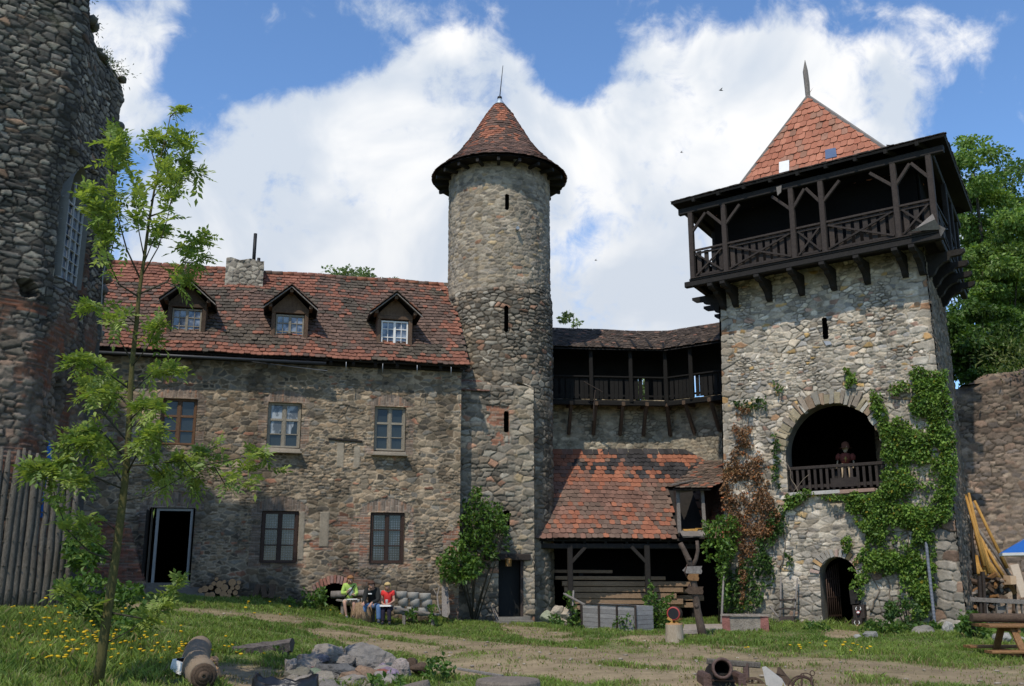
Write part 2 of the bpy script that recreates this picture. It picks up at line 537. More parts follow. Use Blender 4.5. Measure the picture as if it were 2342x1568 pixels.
def rubble(U, V, sw, sh, seed, pal, mortar, depth=0.05, jw=0.03, jm=0.016, drop=0.22, jit=0.40, warp=0.28, bright=0.25, openj=0.8):
    """heights and colours of irregular coursed rubble; U, V in metres"""
    x = U / sw + warp * (vnoise(U * 1.7, V * 1.7, seed) - .5) + 0.16 * (vnoise(U * 8, V * 8, seed + 2) - .5)
    y = V / sh + warp * 1.6 * (vnoise(U * .9, V * 1.3, seed + 5) - .5) + 0.22 * (vnoise(U * 9, V * 9, seed + 6) - .5)
    j0 = np.floor(y)
    d1 = np.full(x.shape, 1e9)
    d2 = d1.copy()
    x1 = np.zeros_like(x); y1 = x1.copy(); x2 = x1.copy(); y2 = x1.copy(); i1 = x1.copy(); k1 = x1.copy()
    for dj in (-2, -1, 0, 1, 2):
        j = j0 + dj
        sh_ = h3(j, 17.0, seed) 
        i0 = np.floor(x - sh_)
        for di in (-2, -1, 0, 1, 2):
            i = i0 + di
            px = i + .5 + sh_ + (h3(i, j, seed + 1) - .5) * 2 * jit
            py = j + .5 + (h3(i, j, seed + 2) - .5) * 1.5 * jit
            ok = h3(i, j, seed + 3) > drop
            d = np.where(ok, np.hypot(x - px, (y - py)), 1e9)
            n1 = d < d1
            n2 = (~n1) & (d < d2)
            d2 = np.where(n1, d1, np.where(n2, d, d2)); x2 = np.where(n1, x1, np.where(n2, px, x2)); y2 = np.where(n1, y1, np.where(n2, py, y2))
            d1 = np.where(n1, d, d1); x1 = np.where(n1, px, x1); y1 = np.where(n1, py, y1)
            i1 = np.where(n1, i, i1); k1 = np.where(n1, j, k1)
    gx, gy = (x2 - x1) / sw, (y2 - y1) / sh
    gl = np.hypot(x2 - x1, y2 - y1)
    e = (d2 ** 2 - d1 ** 2) / (2 * np.maximum(gl, 1e-3))
    e = e * gl / np.maximum(np.hypot(gx, gy), 1e-3)         # metres from the joint
    r1, r2, r3, r4 = (h3(i1, k1, seed + q) for q in (11, 12, 13, 14))
    t = np.clip(e / jw, 0, 1)
    prof = np.sqrt(np.sqrt(t * (2 - t)) * t) * .5 + .5 * np.sqrt(t * (2 - t))
    hgt = depth * prof * (0.55 + 0.75 * r1)
    hgt += prof * depth * 0.26 * ((r2 - .5) * (x - x1) * 1.6 + (r3 - .5) * (y - y1) * 2.4)
    hgt += depth * 0.5 * (fbm(U * 8, V * 8, seed + 20, 4) - .5)
    c = pick(pal, r4) * (1 - bright / 2 + bright * 1.25 * r2)[..., None]
    c = c * (0.70 + 0.60 * fbm(U * 7, V * 7, seed + 30, 4))[..., None]
    m = np.clip((e - jm) / 0.012 + 0.5 + 1.4 * (fbm(U * 7, V * 7, seed + 33, 2) - .5), 0, 1)[..., None]
    mc = np.array(mortar) * np.array((1.03, .97, .90)) * (0.7 + 0.6 * fbm(U * 5, V * 5, seed + 40, 3))[..., None]
    og = sst((fbm(U * 1.6 + 3, V * 1.6, seed + 50, 4) - .47) / .10)[..., None] * openj
    mc = mc * (1 - .72 * og)
    hgt = hgt - depth * .45 * og[..., 0] * (1 - prof)
    return hgt, mc * (1 - m) + c * m
def bricks(U, V, bw, bh, seed, pal, mortar, depth=0.025, vert=False):
    if vert: U, V = V, U
    y = V / bh + 0.25 * (vnoise(U * 3, V * 3, seed) - .5)
    j = np.floor(y)
    x = U / bw + 0.5 * (j % 2) + 0.2 * h3(j, 3.0, seed)
    i = np.floor(x)
    fx, fy = x - i, y - j
    e = np.minimum(np.minimum(fx, 1 - fx) * bw, np.minimum(fy, 1 - fy) * bh)
    t = np.clip(e / 0.016, 0, 1)
    r1, r2 = h3(i, j, seed + 1), h3(i, j, seed + 2)
    hgt = depth * t * (.5 + .8 * r1) + .01 * (fbm(U * 9, V * 9, seed) - .5)
    c = pick(pal, r2) * (.75 + .5 * r1)[..., None]
    m = np.clip(e / 0.012, 0, 1)[..., None]
    return hgt, np.array(mortar) * (1 - m) + c * m
def blend(a, b, m):
    return a[0] * (1 - m) + b[0] * m, a[1] * (1 - m[..., None]) + b[1] * m[..., None]
def grid_uv(u0, u1, v0, v1, res):
    nu, nv = int((u1 - u0) / res) + 2, int((v1 - v0) / res) + 2
    U, V = np.meshgrid(np.linspace(u0, u1, nu), np.linspace(v0, v1, nv))
    return U, V, nu, nv
def grid_mesh(name, U, V, pos, mat, parent, cols, keep=None):
    """pos (nv,nu,3); keep: boolean per vertex; faces with any dropped corner are left open"""
    nv, nu = U.shape
    idx = np.arange(nv * nu).reshape(nv, nu)
    q = np.stack([idx[:-1, :-1], idx[:-1, 1:], idx[1:, 1:], idx[1:, :-1]], -1).reshape(-1, 4)
    if keep is not None:
        k = keep.ravel()
        q = q[k[q].sum(1) >= 3]
    used = np.zeros(nv * nu, bool)
    used[q.ravel()] = True
    remap = np.cumsum(used) - 1
    return np_mesh(name, pos.reshape(-1, 3)[used], [remap[q]], mat, parent, cols.reshape(-1, 3)[used], True)

def tile_surface(name, sc, tc, mapf, colf, mat, parent, tw, exposure, th=0.022, seed=1, square=False, miss=0.0):
    """plain clay tiles with rounded tails; sc, tc: tail centres along the eave and up the slope"""
    rg = np.random.default_rng(seed)
    sc, tc = np.asarray(sc, float), np.asarray(tc, float)
    if miss:
        k = rg.random(len(sc)) > miss
        sc, tc = sc[k], tc[k]
    L = exposure * 1.7
    if square: arc = [(-.48, .02), (-.25, 0), (0, 0), (.25, 0), (.48, .02)]
    else: arc = [(-.48, .20), (-.33, .06), (0, 0), (.33, .06), (.48, .20)]
    xs = np.array([a[0] for a in arc] + [.48, -.48]) * tw
    ts = np.array([a[1] * tw for a in arc] + [L, L])
    n = len(sc)
    ang = rg.normal(0, .035, n)[:, None]
    jl = np.abs(rg.normal(0, th * .55, n))[:, None]
    jt = rg.normal(0, exposure * .05, n)[:, None]
    js = rg.normal(0, tw * .03, n)[:, None]
    dx = xs[None] * np.cos(ang) - ts[None] * np.sin(ang) + js
    dt = xs[None] * np.sin(ang) + ts[None] * np.cos(ang) + jt
    frac = 1 - ts[None] / L
    lift = th * 1.0 + (th * 1.5 + jl) * frac
    P = mapf(sc[:, None], tc[:, None], dx, dt, lift)
    Pb = mapf(sc[:, None], tc[:, None], dx[:, :5], dt[:, :5], lift[:, :5] - th * 1.15)
    V = np.concatenate([P, Pb], 1)
    b = (np.arange(n) * 12)[:, None]
    top = b + np.array([[0, 1, 2, 3, 4, 5, 6]])
    sk = [b + np.array([[7 + i, 8 + i, 1 + i, i]]) for i in range(4)]
    sk += [b + np.array([[0, 6, 7, 7]])[:, :3], b + np.array([[4, 11, 5]])]
    c = colf(sc, tc, rg)
    C = np.repeat(c[:, None], 12, 1)
    return np_mesh(name, V.reshape(-1, 3), [top] + sk, mat, parent, C.reshape(-1, 3), False)
def plane_map(O, u, v, nrm, wave=None):
    O, u, v, nrm = (np.array(a, float) for a in (O, u, v, nrm))
    def f(sc, tc, dx, dt, lift):
        s, t = sc + dx, tc + dt
        w = lift + (wave(s, t) if wave else 0)
        return O + s[..., None] * u + t[..., None] * v + w[..., None] * nrm
    return f
def rows(s0, s1, t1, tw, ex, clip=None, t0=0.0):
    S, T = [], []
    for r in range(int((t1 - t0) / ex) + 1):
        n = int((s1 - s0) / tw) + 2
        s = s0 + (np.arange(n) + .5 * (r % 2)) * tw
        t = np.full(n, t0 + r * ex)
        k = (s > s0) & (s < s1)
        if clip is not None: k &= clip(s, t)
        S.append(s[k]); T.append(t[k])
    return np.concatenate(S), np.concatenate(T)

def leaves(pos, size, col, out=None, outw=0.6, droop=0.3, aspect=0.55, rg=None):
    """bent leaf blades: arrays of points (n,4,3), faces and colours"""
    rg = rg or RNG
    n = len(pos)
    d = rg.normal(0, 1, (n, 3))
    if out is not None: d = d + out * outw * 2
    d[:, 2] -= droop
    d /= np.linalg.norm(d, axis=1)[:, None] + 1e-9
    r = rg.normal(0, 1, (n, 3))
    s = np.cross(d, r)
    s /= np.linalg.norm(s, axis=1)[:, None] + 1e-9
    nn = np.cross(s, d)
    L = (np.broadcast_to(size, (n,)) * rg.uniform(.7, 1.3, n))[:, None]
    b = pos
    tip = pos + d * L - np.array([0, 0, 1]) * L * .12
    mid = pos + d * L * .45
    l = mid + s * L * aspect * .5 + nn * L * .12
    r_ = mid - s * L * aspect * .5 + nn * L * .12
    V = np.stack([b, l, tip, r_], 1)
    return V, np.repeat(col[:, None], 4, 1)
def leaf_mesh(name, Vs, Cs, mat, parent=None, origin=None):
    V, C = np.concatenate(Vs), np.concatenate(Cs)
    n = len(V)
    b = (np.arange(n) * 4)[:, None]
    f = np.concatenate([b + np.array([[0, 2, 1]]), b + np.array([[0, 3, 2]])])
    return np_mesh(name, V.reshape(-1, 3), [f], mat, parent, C.reshape(-1, 3), False, origin)
def leaf_cols(n, c1, c2, rg=None, var=0.3):
    rg = rg or RNG
    t = rg.random(n)[:, None]
    c = np.array(c1) * (1 - t) + np.array(c2) * t
    return c * rg.uniform(1 - var, 1 + var, n)[:, None]
def in_poly(px, py, poly):
    c = np.zeros(len(px), bool)
    n = len(poly)
    for i in range(n):
        x1, y1 = poly[i]
        x2, y2 = poly[(i + 1) % n]
        k = ((y1 > py) != (y2 > py)) & (px < (x2 - x1) * (py - y1) / ((y2 - y1) or 1e-9) + x1)
        c ^= k
    return c
# ================================================================ stone house
HC, HD, HN = Vector((-1.73, 32.66, 0)), Vector((.972, .233, 0)), Vector((.233, -.972, 0))
def hp(s, z, off=0.0):
    return HC + HD * s + HN * off + Vector((0, 0, z))
def hp_np(s, z, off):
    return np.array(HC) + s[..., None] * np.array(HD) + off[..., None] * np.array(HN) + z[..., None] * np.array((0, 0, 1.))
house = thing('stone_house', 'long two-storey rubble house with red tiled roof and three dormers', 'house', hp(-6, 0.3))
PAL_H = [(.21, .175, .13), (.235, .185, .13), (.15, .125, .09), (.20, .17, .13), (.26, .195, .13), (.125, .11, .09), (.32, .26, .19, .6), (.26, .135, .09, .3), (.17, .16, .14)]
PAL_BR = [(.30, .12, .07), (.26, .13, .09), (.36, .13, .065, .4), (.25, .17, .13), (.29, .21, .165)]
PAL_BG = [(.22, .17, .135), (.26, .20, .16), (.18, .145, .12), (.27, .17, .12, .6)]
WIN_U = [(-9.64, -8.57), (-6.36, -5.31), (-2.91, -1.89)]
WIN_L = [(-6.35, -5.23), (-2.94, -1.84)]
ZU, ZL = (5.53, 7.0), (1.9, 3.51)
DOOR = (-9.67, -8.44, 1.0, 3.56)
CELLAR = (-4.5, -3.5, .2, 1.3)
U, V, nu, nv = grid_uv(-13.4, 0.0, -0.3, 8.7, 0.025)
r1 = rubble(U, V, .235, .125, 3.0, PAL_H, (.37, .305, .225), .038, .022, .019, bright=.8, drop=.30, openj=.7)
r1b = rubble(U, V, .17, .085, 4.0, PAL_H, (.37, .305, .225), .045, .02, .017, bright=.8, openj=.7)
r1 = blend(r1, r1b, sst((fbm(U * .9, V * 1.1, 61, 3) - .54) / .03))
bz = np.zeros_like(U)
bs = np.zeros_like(U)
for (a, b) in WIN_U:
    bz = np.maximum(bz, ((U > a - .3) & (U < b + .28) & (V > ZU[0] - .1) & (V < ZU[1] + .05)) * .9)
    bs = np.maximum(bs, (U > a - .3) & (U < b + .3) & (V > ZU[1] + .05) & (V < ZU[1] + .42 - .35 * ((U - (a + b) / 2) / .8) ** 2))
for (a, b) in WIN_L + [DOOR[:2]]:
    zt = 3.51 if a > -9 else 3.6
    bz = np.maximum(bz, ((U > a - .34) & (U < b + .3) & (V > ZL[0] - .15) & (V < zt + .1)) * .7)
    bs = np.maximum(bs, (U > a - .3) & (U < b + .3) & (V > zt + .02) & (V < zt + .48 - .3 * ((U - (a + b) / 2) / .8) ** 2))
pn = fbm(U * 1.3 + 5, V * 1.6, 7, 4)
patch = ((U > -4.9) & (U < -2.9) & (V > 1.2) & (V < 3.4)) * (pn > .62) + ((V < 4.2) & (pn > .80)) + ((U > -.55) & (V < 4.0) & (fbm(U * 2, V * 2.2, 9, 3) > .60)) + ((V > 4.2) & (pn > .9))
bz = np.where(fbm(U * 2.2, V * 2.2, 12, 3) > (.42 if True else 0), bz, 0)
grey = fbm(U * 1.1, V * 1.1, 21, 2) > .36
bh1 = bricks(U, V, .26, .082, 2.0, PAL_BR, (.33, .27, .22))
bh2 = bricks(U, V, .26, .082, 4.0, PAL_BG, (.31, .26, .21))
bv = bricks(U, V, .30, .085, 6.0, PAL_BG, (.30, .25, .2), vert=True)
r1 = blend(r1, bh2, (bz > .3) * np.where(V > 4.5, 1.0, .0) * .8 + (bz > .3) * (V <= 4.5) * grey)
r1 = blend(r1, bh1, np.clip((patch > 0) * 1.0 * .8 + .35 * (bz > .3) * (V <= 4.5) * (~grey), 0, 1))
r1 = blend(r1, bv, bs * 1.0)
# smooth plaster remnants
pl = ((U > -4.55) & (U < -4.25) & (V > 2.4) & (V < 3.5)) | ((U > -4.1) & (U < -3.88) & (V > 4.95) & (V < 5.75)) | ((U > -3.55) & (U < -3.35) & (V > 4.95) & (V < 5.65)) | ((U > -5.2) & (U < -5.02) & (V > 2.0) & (V < 3.5))
r1 = blend(r1, (np.full(U.shape, .05), np.broadcast_to(np.array((.30, .25, .185)), U.shape + (3,)) * (.8 + .4 * fbm(U * 5, V * 5, 3))[..., None]), pl * 1.0)
foot_tone = 0.66 + 0.30 * sst((V - .4 - .8 * fbm(U * .8, V * .5, 31)) / 1.0)  # wall colour gets darker towards its foot
stain = 0.62 + 0.55 * fbm(U * .5, V * .22, 44, 4)
stain = stain * (.72 + .28 * sst((fbm(U * 1.8, V * .16, 47, 4) - .36) / .14))
colr = r1[1] * (foot_tone * stain)[..., None]
keep = np.ones(U.shape, bool)
for (a, b) in WIN_U: keep &= ~((U > a) & (U < b) & (V > ZU[0]) & (V < ZU[1]))
for (a, b) in WIN_L: keep &= ~((U > a) & (U < b) & (V > ZL[0]) & (V < ZL[1]))
keep &= ~((U > DOOR[0] - .05) & (U < DOOR[1] + .05) & (V > DOOR[2]) & (V < DOOR[3]))
keep &= ~((U > CELLAR[0]) & (U < CELLAR[1]) & (V < CELLAR[3] - .28 * ((U + 4.0) / .5) ** 2))
grid_mesh('wall', U, V, hp_np(U, V, r1[0] - .03 + .06 * (fbm(U * .5, V * .5, 55, 2) - .5)), M_STONE, house, colr, keep)
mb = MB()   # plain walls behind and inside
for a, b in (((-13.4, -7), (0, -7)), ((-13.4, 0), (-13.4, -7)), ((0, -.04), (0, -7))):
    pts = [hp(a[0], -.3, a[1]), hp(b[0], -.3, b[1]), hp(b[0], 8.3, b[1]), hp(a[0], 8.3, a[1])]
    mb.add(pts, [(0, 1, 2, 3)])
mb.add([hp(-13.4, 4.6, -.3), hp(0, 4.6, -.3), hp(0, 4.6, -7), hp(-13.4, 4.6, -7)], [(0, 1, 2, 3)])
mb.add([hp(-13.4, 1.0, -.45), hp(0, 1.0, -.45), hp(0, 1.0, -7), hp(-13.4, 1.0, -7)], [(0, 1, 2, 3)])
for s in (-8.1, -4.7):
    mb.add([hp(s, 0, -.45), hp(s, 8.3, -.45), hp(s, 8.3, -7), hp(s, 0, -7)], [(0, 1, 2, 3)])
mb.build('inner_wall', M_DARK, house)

def reveal(parent, a, b, z0, z1, dep, mat_=None, col=(.26, .22, .17)):
    m = MB()
    m.col = col
    for (p, q) in (((a, z0), (b, z0)), ((b, z0), (b, z1)), ((b, z1), (a, z1)), ((a, z1), (a, z0))):
        m.add([hp(p[0], p[1], .02), hp(q[0], q[1], .02), hp(q[0], q[1], -dep), hp(p[0], p[1], -dep)], [(0, 1, 2, 3)])
    return m.build('window_reveal', M_STONE, parent)
def hbar(m, s0, s1, z0, z1, off, th):
    m.prism([hp(s0, z0, off), hp(s1, z0, off), hp(s1, z1, off), hp(s0, z1, off)], HN * -th)
def window(a, b, z0, z1, fmat, trans, rec=.14, fw=.07, pane=None, label=None, pane2=None):
    m = MB()
    c = (a + b) / 2
    hbar(m, a, a + fw, z0, z1, -rec + .05, .09); hbar(m, b - fw, b, z0, z1, -rec + .05, .09)
    hbar(m, a + fw, b - fw, z1 - fw, z1, -rec + .047, .09); hbar(m, a + fw, b - fw, z0, z0 + fw, -rec + .047, .09)
    hbar(m, c - .045, c + .045, z0 + fw, z1 - fw, -rec + .04, .07)
    for zt, w in trans:
        hbar(m, a + fw, c - .045, zt - w, zt + w, -rec + .034, .05); hbar(m, c + .045, b - fw, zt - w, zt + w, -rec + .034, .05)
    for q in (a + fw, c + .045):
        e = c - .045 if q < c else b - fw
        hbar(m, q, q + .03, z0 + fw, z1 - fw, -rec + .018, .04); hbar(m, e - .03, e, z0 + fw, z1 - fw, -rec + .018, .04)
    w = m.build('window', fmat, house)
    if label: w['label'] = label
    g = MB()
    g2 = MB()
    zs = [z0 + fw] + [zt for zt, _ in trans] + [z1 - fw]
    for z_a, z_b in zip(zs[:-1], zs[1:]):
        for q, e in ((a + fw, c), (c, b - fw)):
            t1, t2 = random.uniform(-.004, .004), random.uniform(-.004, .004)
            (g2 if pane2 and z_b > z1 - .2 else g).add([hp(q, z_a, -rec - .02 + t1), hp(e, z_a, -rec - .02 - t1), hp(e, z_b, -rec - .02 - t2), hp(q, z_b, -rec - .02 + t2)], [(0, 1, 2, 3)])
    g.build('pane', pane or M_GLASS, w)
    if pane2: g2.build('pane', pane2, w)
    reveal(w, a, b, z0, z1, rec + .1)
    return w
# lace curtain behind the lower panes: a net of bluish white diamonds
def lace_mat():
    m, t, b = new_mat('laced_window_glass')
    v = obj_vec(t)
    sp_ = t.n('ShaderNodeSeparateXYZ')
    t.link(v, sp_.inputs[0])
    k = 2 * math.pi / .15
    w1 = t.math('SINE', t.math('MULTIPLY', t.math('ADD', sp_.outputs[0], sp_.outputs[2]), k))
    w2 = t.math('SINE', t.math('MULTIPLY', t.math('SUBTRACT', sp_.outputs[0], sp_.outputs[2]), k))
    n = t.math('MULTIPLY', w1, w2)
    f = t.mapr(n, -.1, .45, .0, 1.0, True)
    f = t.math('MULTIPLY', f, t.mapr(t.noise(v, 3.0, 3, .6), .3, .7, .3, 1.0))
    t.link(t.mix(f, (.012, .014, .017), (.085, .10, .125)), b.inputs['Base Color'])
    b.inputs['Roughness'].default_value = .12
    b.inputs['Specular IOR Level'].default_value = .6
    return m
M_LACE = lace_mat()
def curtain_mat():
    m, t, b = new_mat('curtained_window_glass')
    f = t.noise(obj_vec(t, (1.5, 1.5, .8)), 2.2, 4, .6, .8)
    t.link(t.mix(t.mapr(f, .42, .58, 0, 1, True), (.09, .10, .11), (.34, .36, .37)), b.inputs['Base Color'])
    b.inputs['Roughness'].default_value = .1
    b.inputs['Specular IOR Level'].default_value = .35
    return m
M_CURT = curtain_mat()
for i, (a, b) in enumerate(WIN_U):
    window(a, b, *ZU, [M_FRAME_O, M_FRAME_G, M_FRAME_G][i], [(6.45, .035), (5.98, .016)], pane=[M_GLASS, M_GLASS, M_GLASS][i],
           pane2=[None, M_CURT, None][i], label=['upper window with orange brown frame', 'upper window with pale curtains in its top panes', 'upper window with grey frame and dark panes'][i])
for i, (a, b) in enumerate(WIN_L):
    window(a, b, *ZL, M_FRAME_D, [(2.95, .02), (2.45, .02)], .10, .085, M_LACE, ['lower window with brown frame and flat lintel', 'lower window with brown frame and brick surround'][i])
for i in (1, 2):     # projecting sills
    a, b = WIN_U[i]
    m = MB()
    m.col = (.30, .25, .19)
    m.box((hp(a, 0) + hp(b, 0)) / 2 + Vector((0, 0, 5.36)) + HN * .10, (b - a + .16, .34, .05), math.atan2(HD.y, HD.x), jit=.012)
    m.box((hp(a, 0) + hp(b, 0)) / 2 + Vector((0, 0, 5.44)) + HN * .06, (b - a + .05, .22, .10), math.atan2(HD.y, HD.x), jit=.02)
    m.build('window_sill', M_STONE, house)
# doorway
a, b, z0, z1 = DOOR
m = MB()
hbar(m, a + .14, a + .22, 1.3, z1 - .02, -.05, .12); hbar(m, b - .08, b, 1.3, z1 - .02, -.05, .12); hbar(m, a + .22, b - .08, z1 - .09, z1 - .02, -.052, .12)
df = m.build('door_frame', plain('pale_door_paint', (.30, .295, .28), .7, 0, .3), house)
m = MB()
m.col = (.17, .15, .125)
HR = math.atan2(HD.y, HD.x)
m.box(hp((a + b) / 2, 1.22, .02), (1.35, .5, .15), HR, jit=.02); m.box(hp((a + b) / 2 + .1, 1.06, .28), (1.7, .55, .17), HR, jit=.03); m.box(hp((a + b) / 2 + .2, .92, .6), (1.9, .5, .14), HR, jit=.03)
m.build('doorstep', M_STONE, house)
m = MB()
for k in range(4): m.box(hp(a - .06 + .012 * k, 2.3, .30 + .22 * k - .1), (.03, .2, 2.3), HR, jit=.004)
m.build('door', M_DARKWOOD, house)
m = MB()
m.col = (.24, .2, .16)
for (p, q) in (((a, 1.0), (a, z1)), ((a, z1), (b, z1)), ((b, z1), (b, 1.0))):
    m.add([hp(p[0], p[1], .02), hp(q[0], q[1], .02), hp(q[0], q[1], -.5), hp(p[0], p[1], -.5)], [(0, 1, 2, 3)])
m.build('door_reveal', M_STONE, house)
# brick arch over the cellar opening
m = MB()
for k in range(13):
    t_ = -.62 + 1.24 * k / 12
    ang = t_ * .75
    p = hp(-4.0 + t_, 1.30 + .10 - .30 * (t_ / .55) ** 2 * .8, .03)
    col = random.choice([(.30, .13, .09), (.36, .17, .12), (.28, .17, .14)])
    m.box(p, (.085, .12, .24), m=Matrix.Rotation(HR, 3, 'Z') @ Matrix.Rotation(ang, 3, 'Y'), jit=.012, col=col)
m.build('cellar_arch', M_STONE, house)
# timber stub and iron hooks under the eaves
m = MB()
m.beam(hp(-4.4, 5.86, .04), hp(-3.3, 5.80, .04), .07, .06)
m.build('wall_timber', M_DARKWOOD, house)

# roof -------------------------------------------------------------
RV = (-HN + Vector((0, 0, 1))).normalized()
RN = (HN + Vector((0, 0, 1))).normalized()
EAVE = hp(0, 8.4, .5)
TC, TR = Vector((-.5, 36.0, 0)), 1.97       # the round tower
def roof_clip(s, t):
    P = np.array(EAVE) + s[:, None] * np.array(HD) + (t + .1)[:, None] * np.array(RV)
    return np.hypot(P[:, 0] - TC.x, P[:, 1] - TC.y) > TR - .05
hw = lambda s, t: .035 * np.sin(s * .8 + .5) * np.sin(t * .55) + .02 * np.sin(s * 2.1 + t)
S, T = rows(-13.4, .16, 5.62, .185, .205, roof_clip)
def house_tile_col(s, t, rg):
    n = len(s)
    f = fbm(s * .55, t * .8, 3, 4)
    old = leaf_cols(n, (.085, .056, .042), (.145, .088, .064), rg, .22)
    red = leaf_cols(n, (.17, .070, .045), (.245, .100, .062), rg, .18)
    pr = .015 + .55 * sst((fbm(s * 1.2, t * 2.6, 17, 4) - .60) / .05) + .4 * np.clip(f - .58, 0, 1)
    pr = pr + .7 * ((t > 4.3) & (s < -4.9)) + .15 * (t > 4.2) + .75 * (t < .42) * (s > -11) + .35 * (s > -.4) + .35 * ((s < -9.9) & (t > 3))
    pr = np.where((t < .42), pr * .85, pr)
    k = rg.random(n) < pr
    mossy = leaf_cols(n, (.062, .05, .037), (.10, .078, .056), rg, .2)
    c = np.where((fbm(s * .9 + 9, t * 1.4, 23, 4) > .56)[:, None], mossy, old)
    return np.where(k[:, None], red, c)
tile_surface('roof', S, T, plane_map(EAVE, HD, RV, RN, hw), house_tile_col, M_TILE, house, .185, .205, .028, 5)
m = MB()   # boarding under the tiles and the far slope
def rp(s, t, lift=0.0): return EAVE + HD * s + RV * t + RN * lift
m.prism([rp(-13.4, .05, -.03), rp(.08, .05, -.03), rp(.08, 2.9, -.03), rp(-.42, 5.66, -.03), rp(-13.4, 5.66, -.03)], RN * -.05)
B2 = hp(0, 12.36, -3.48)
bs_ = (-HN - Vector((0, 0, 1))).normalized()
m.prism([B2 + HD * -13.4, B2 + HD * -.42, B2 + HD * -.42 + bs_ * 5.4, B2 + HD * -13.4 + bs_ * 5.4], Vector((0, 0, -.06)))
for k in range(19):
    s = -13.2 + k * .73
    m.beam(rp(s, -.02, -.15), rp(s, 5.6, -.15), .11, .13)
m.beam(hp(-13.4, 8.36, .02), hp(0, 8.36, .02), .16, .14)
m.build('roof_timber', M_DARKWOOD, house)
m = MB()
for k in range(33):
    s = -13.2 + k * .39
    if s > -.45: break
    c = random.choice([(.17, .075, .05), (.12, .08, .06), (.22, .09, .05)])
    m.tube([rp(s, 5.64, .03), rp(s + .40, 5.64, .045)], [.085, .10], 8, col=c)
m.build('ridge_tile', M_TILE, house)
m = MB()
m.tube([rp(-13.0, -.03, -.02) + Vector((0, 0, -.09)), rp(-4.6, -.03, -.02) + Vector((0, 0, -.10))], .055, 7)
m2 = MB()
m2.add([rp(-8.2, -.06, -.10), rp(-4.55, -.14, -.10) + Vector((0, 0, -.22)), rp(-4.55, .0, -.14) + Vector((0, 0, -.24)), rp(-8.2, .06, -.14)], [(0, 1, 2, 3)])
m2.build('loose_gutter', M_METAL, house)
m.build('gutter', plain('dark_gutter', (.05, .05, .052), .5, .5), house)
for s in (-3.95, -2.75, -1.6, -.45):
    m = MB()
    m.tube([rp(s, .02, -.05), rp(s, -.04, -.05), rp(s, -.04, -.05) + Vector((0, 0, -.28))], .014, 5)
    m.build('gutter_bracket', M_METAL, house)
m = MB()
m.prism([rp(-13, 5.62, .06), rp(-6.9, 5.62, .06), rp(-6.9, 5.8, .02), rp(-13, 5.8, .02)], RN * .02)
m.build('ridge_flashing', M_METAL, house)
# chimney
U, V, nu, nv = grid_uv(0, 1, 0, 1, .5)
ch = MB()
cw = .62
cc_ = hp(-7.5, 0, -3.0)
def chim():
    U, V, _, _ = grid_uv(-.66, .66, 11.0, 12.62, .03)
    h, c = rubble(U, V, .2, .14, 71, [(.27, .25, .21), (.34, .32, .27), (.22, .2, .17)], (.33, .31, .27), .045, .03)
    o = -2.66 + h
    return grid_mesh('chimney', U, V, hp_np(U - 7.5, V + .04 * (V > 12.58) * np.sin(U * 9), o), M_STONE, house, c)
chm = chim()
m = MB()
m.col = (.25, .23, .19)
m.box(hp(-7.5, 11.8, -3.08), (1.30, .8, 1.6), HR)
m.build('chimney_core', M_STONE, chm)
m = MB()
m.tube([hp(-7.22, 12.4, -3.0), hp(-7.22, 13.75, -3.0)], .065, 10); m.tube([hp(-7.05, 12.4, -3.1), hp(-7.05, 12.85, -3.1)], .06, 10)
m.build('flue_pipe', M_BLACK, chm)
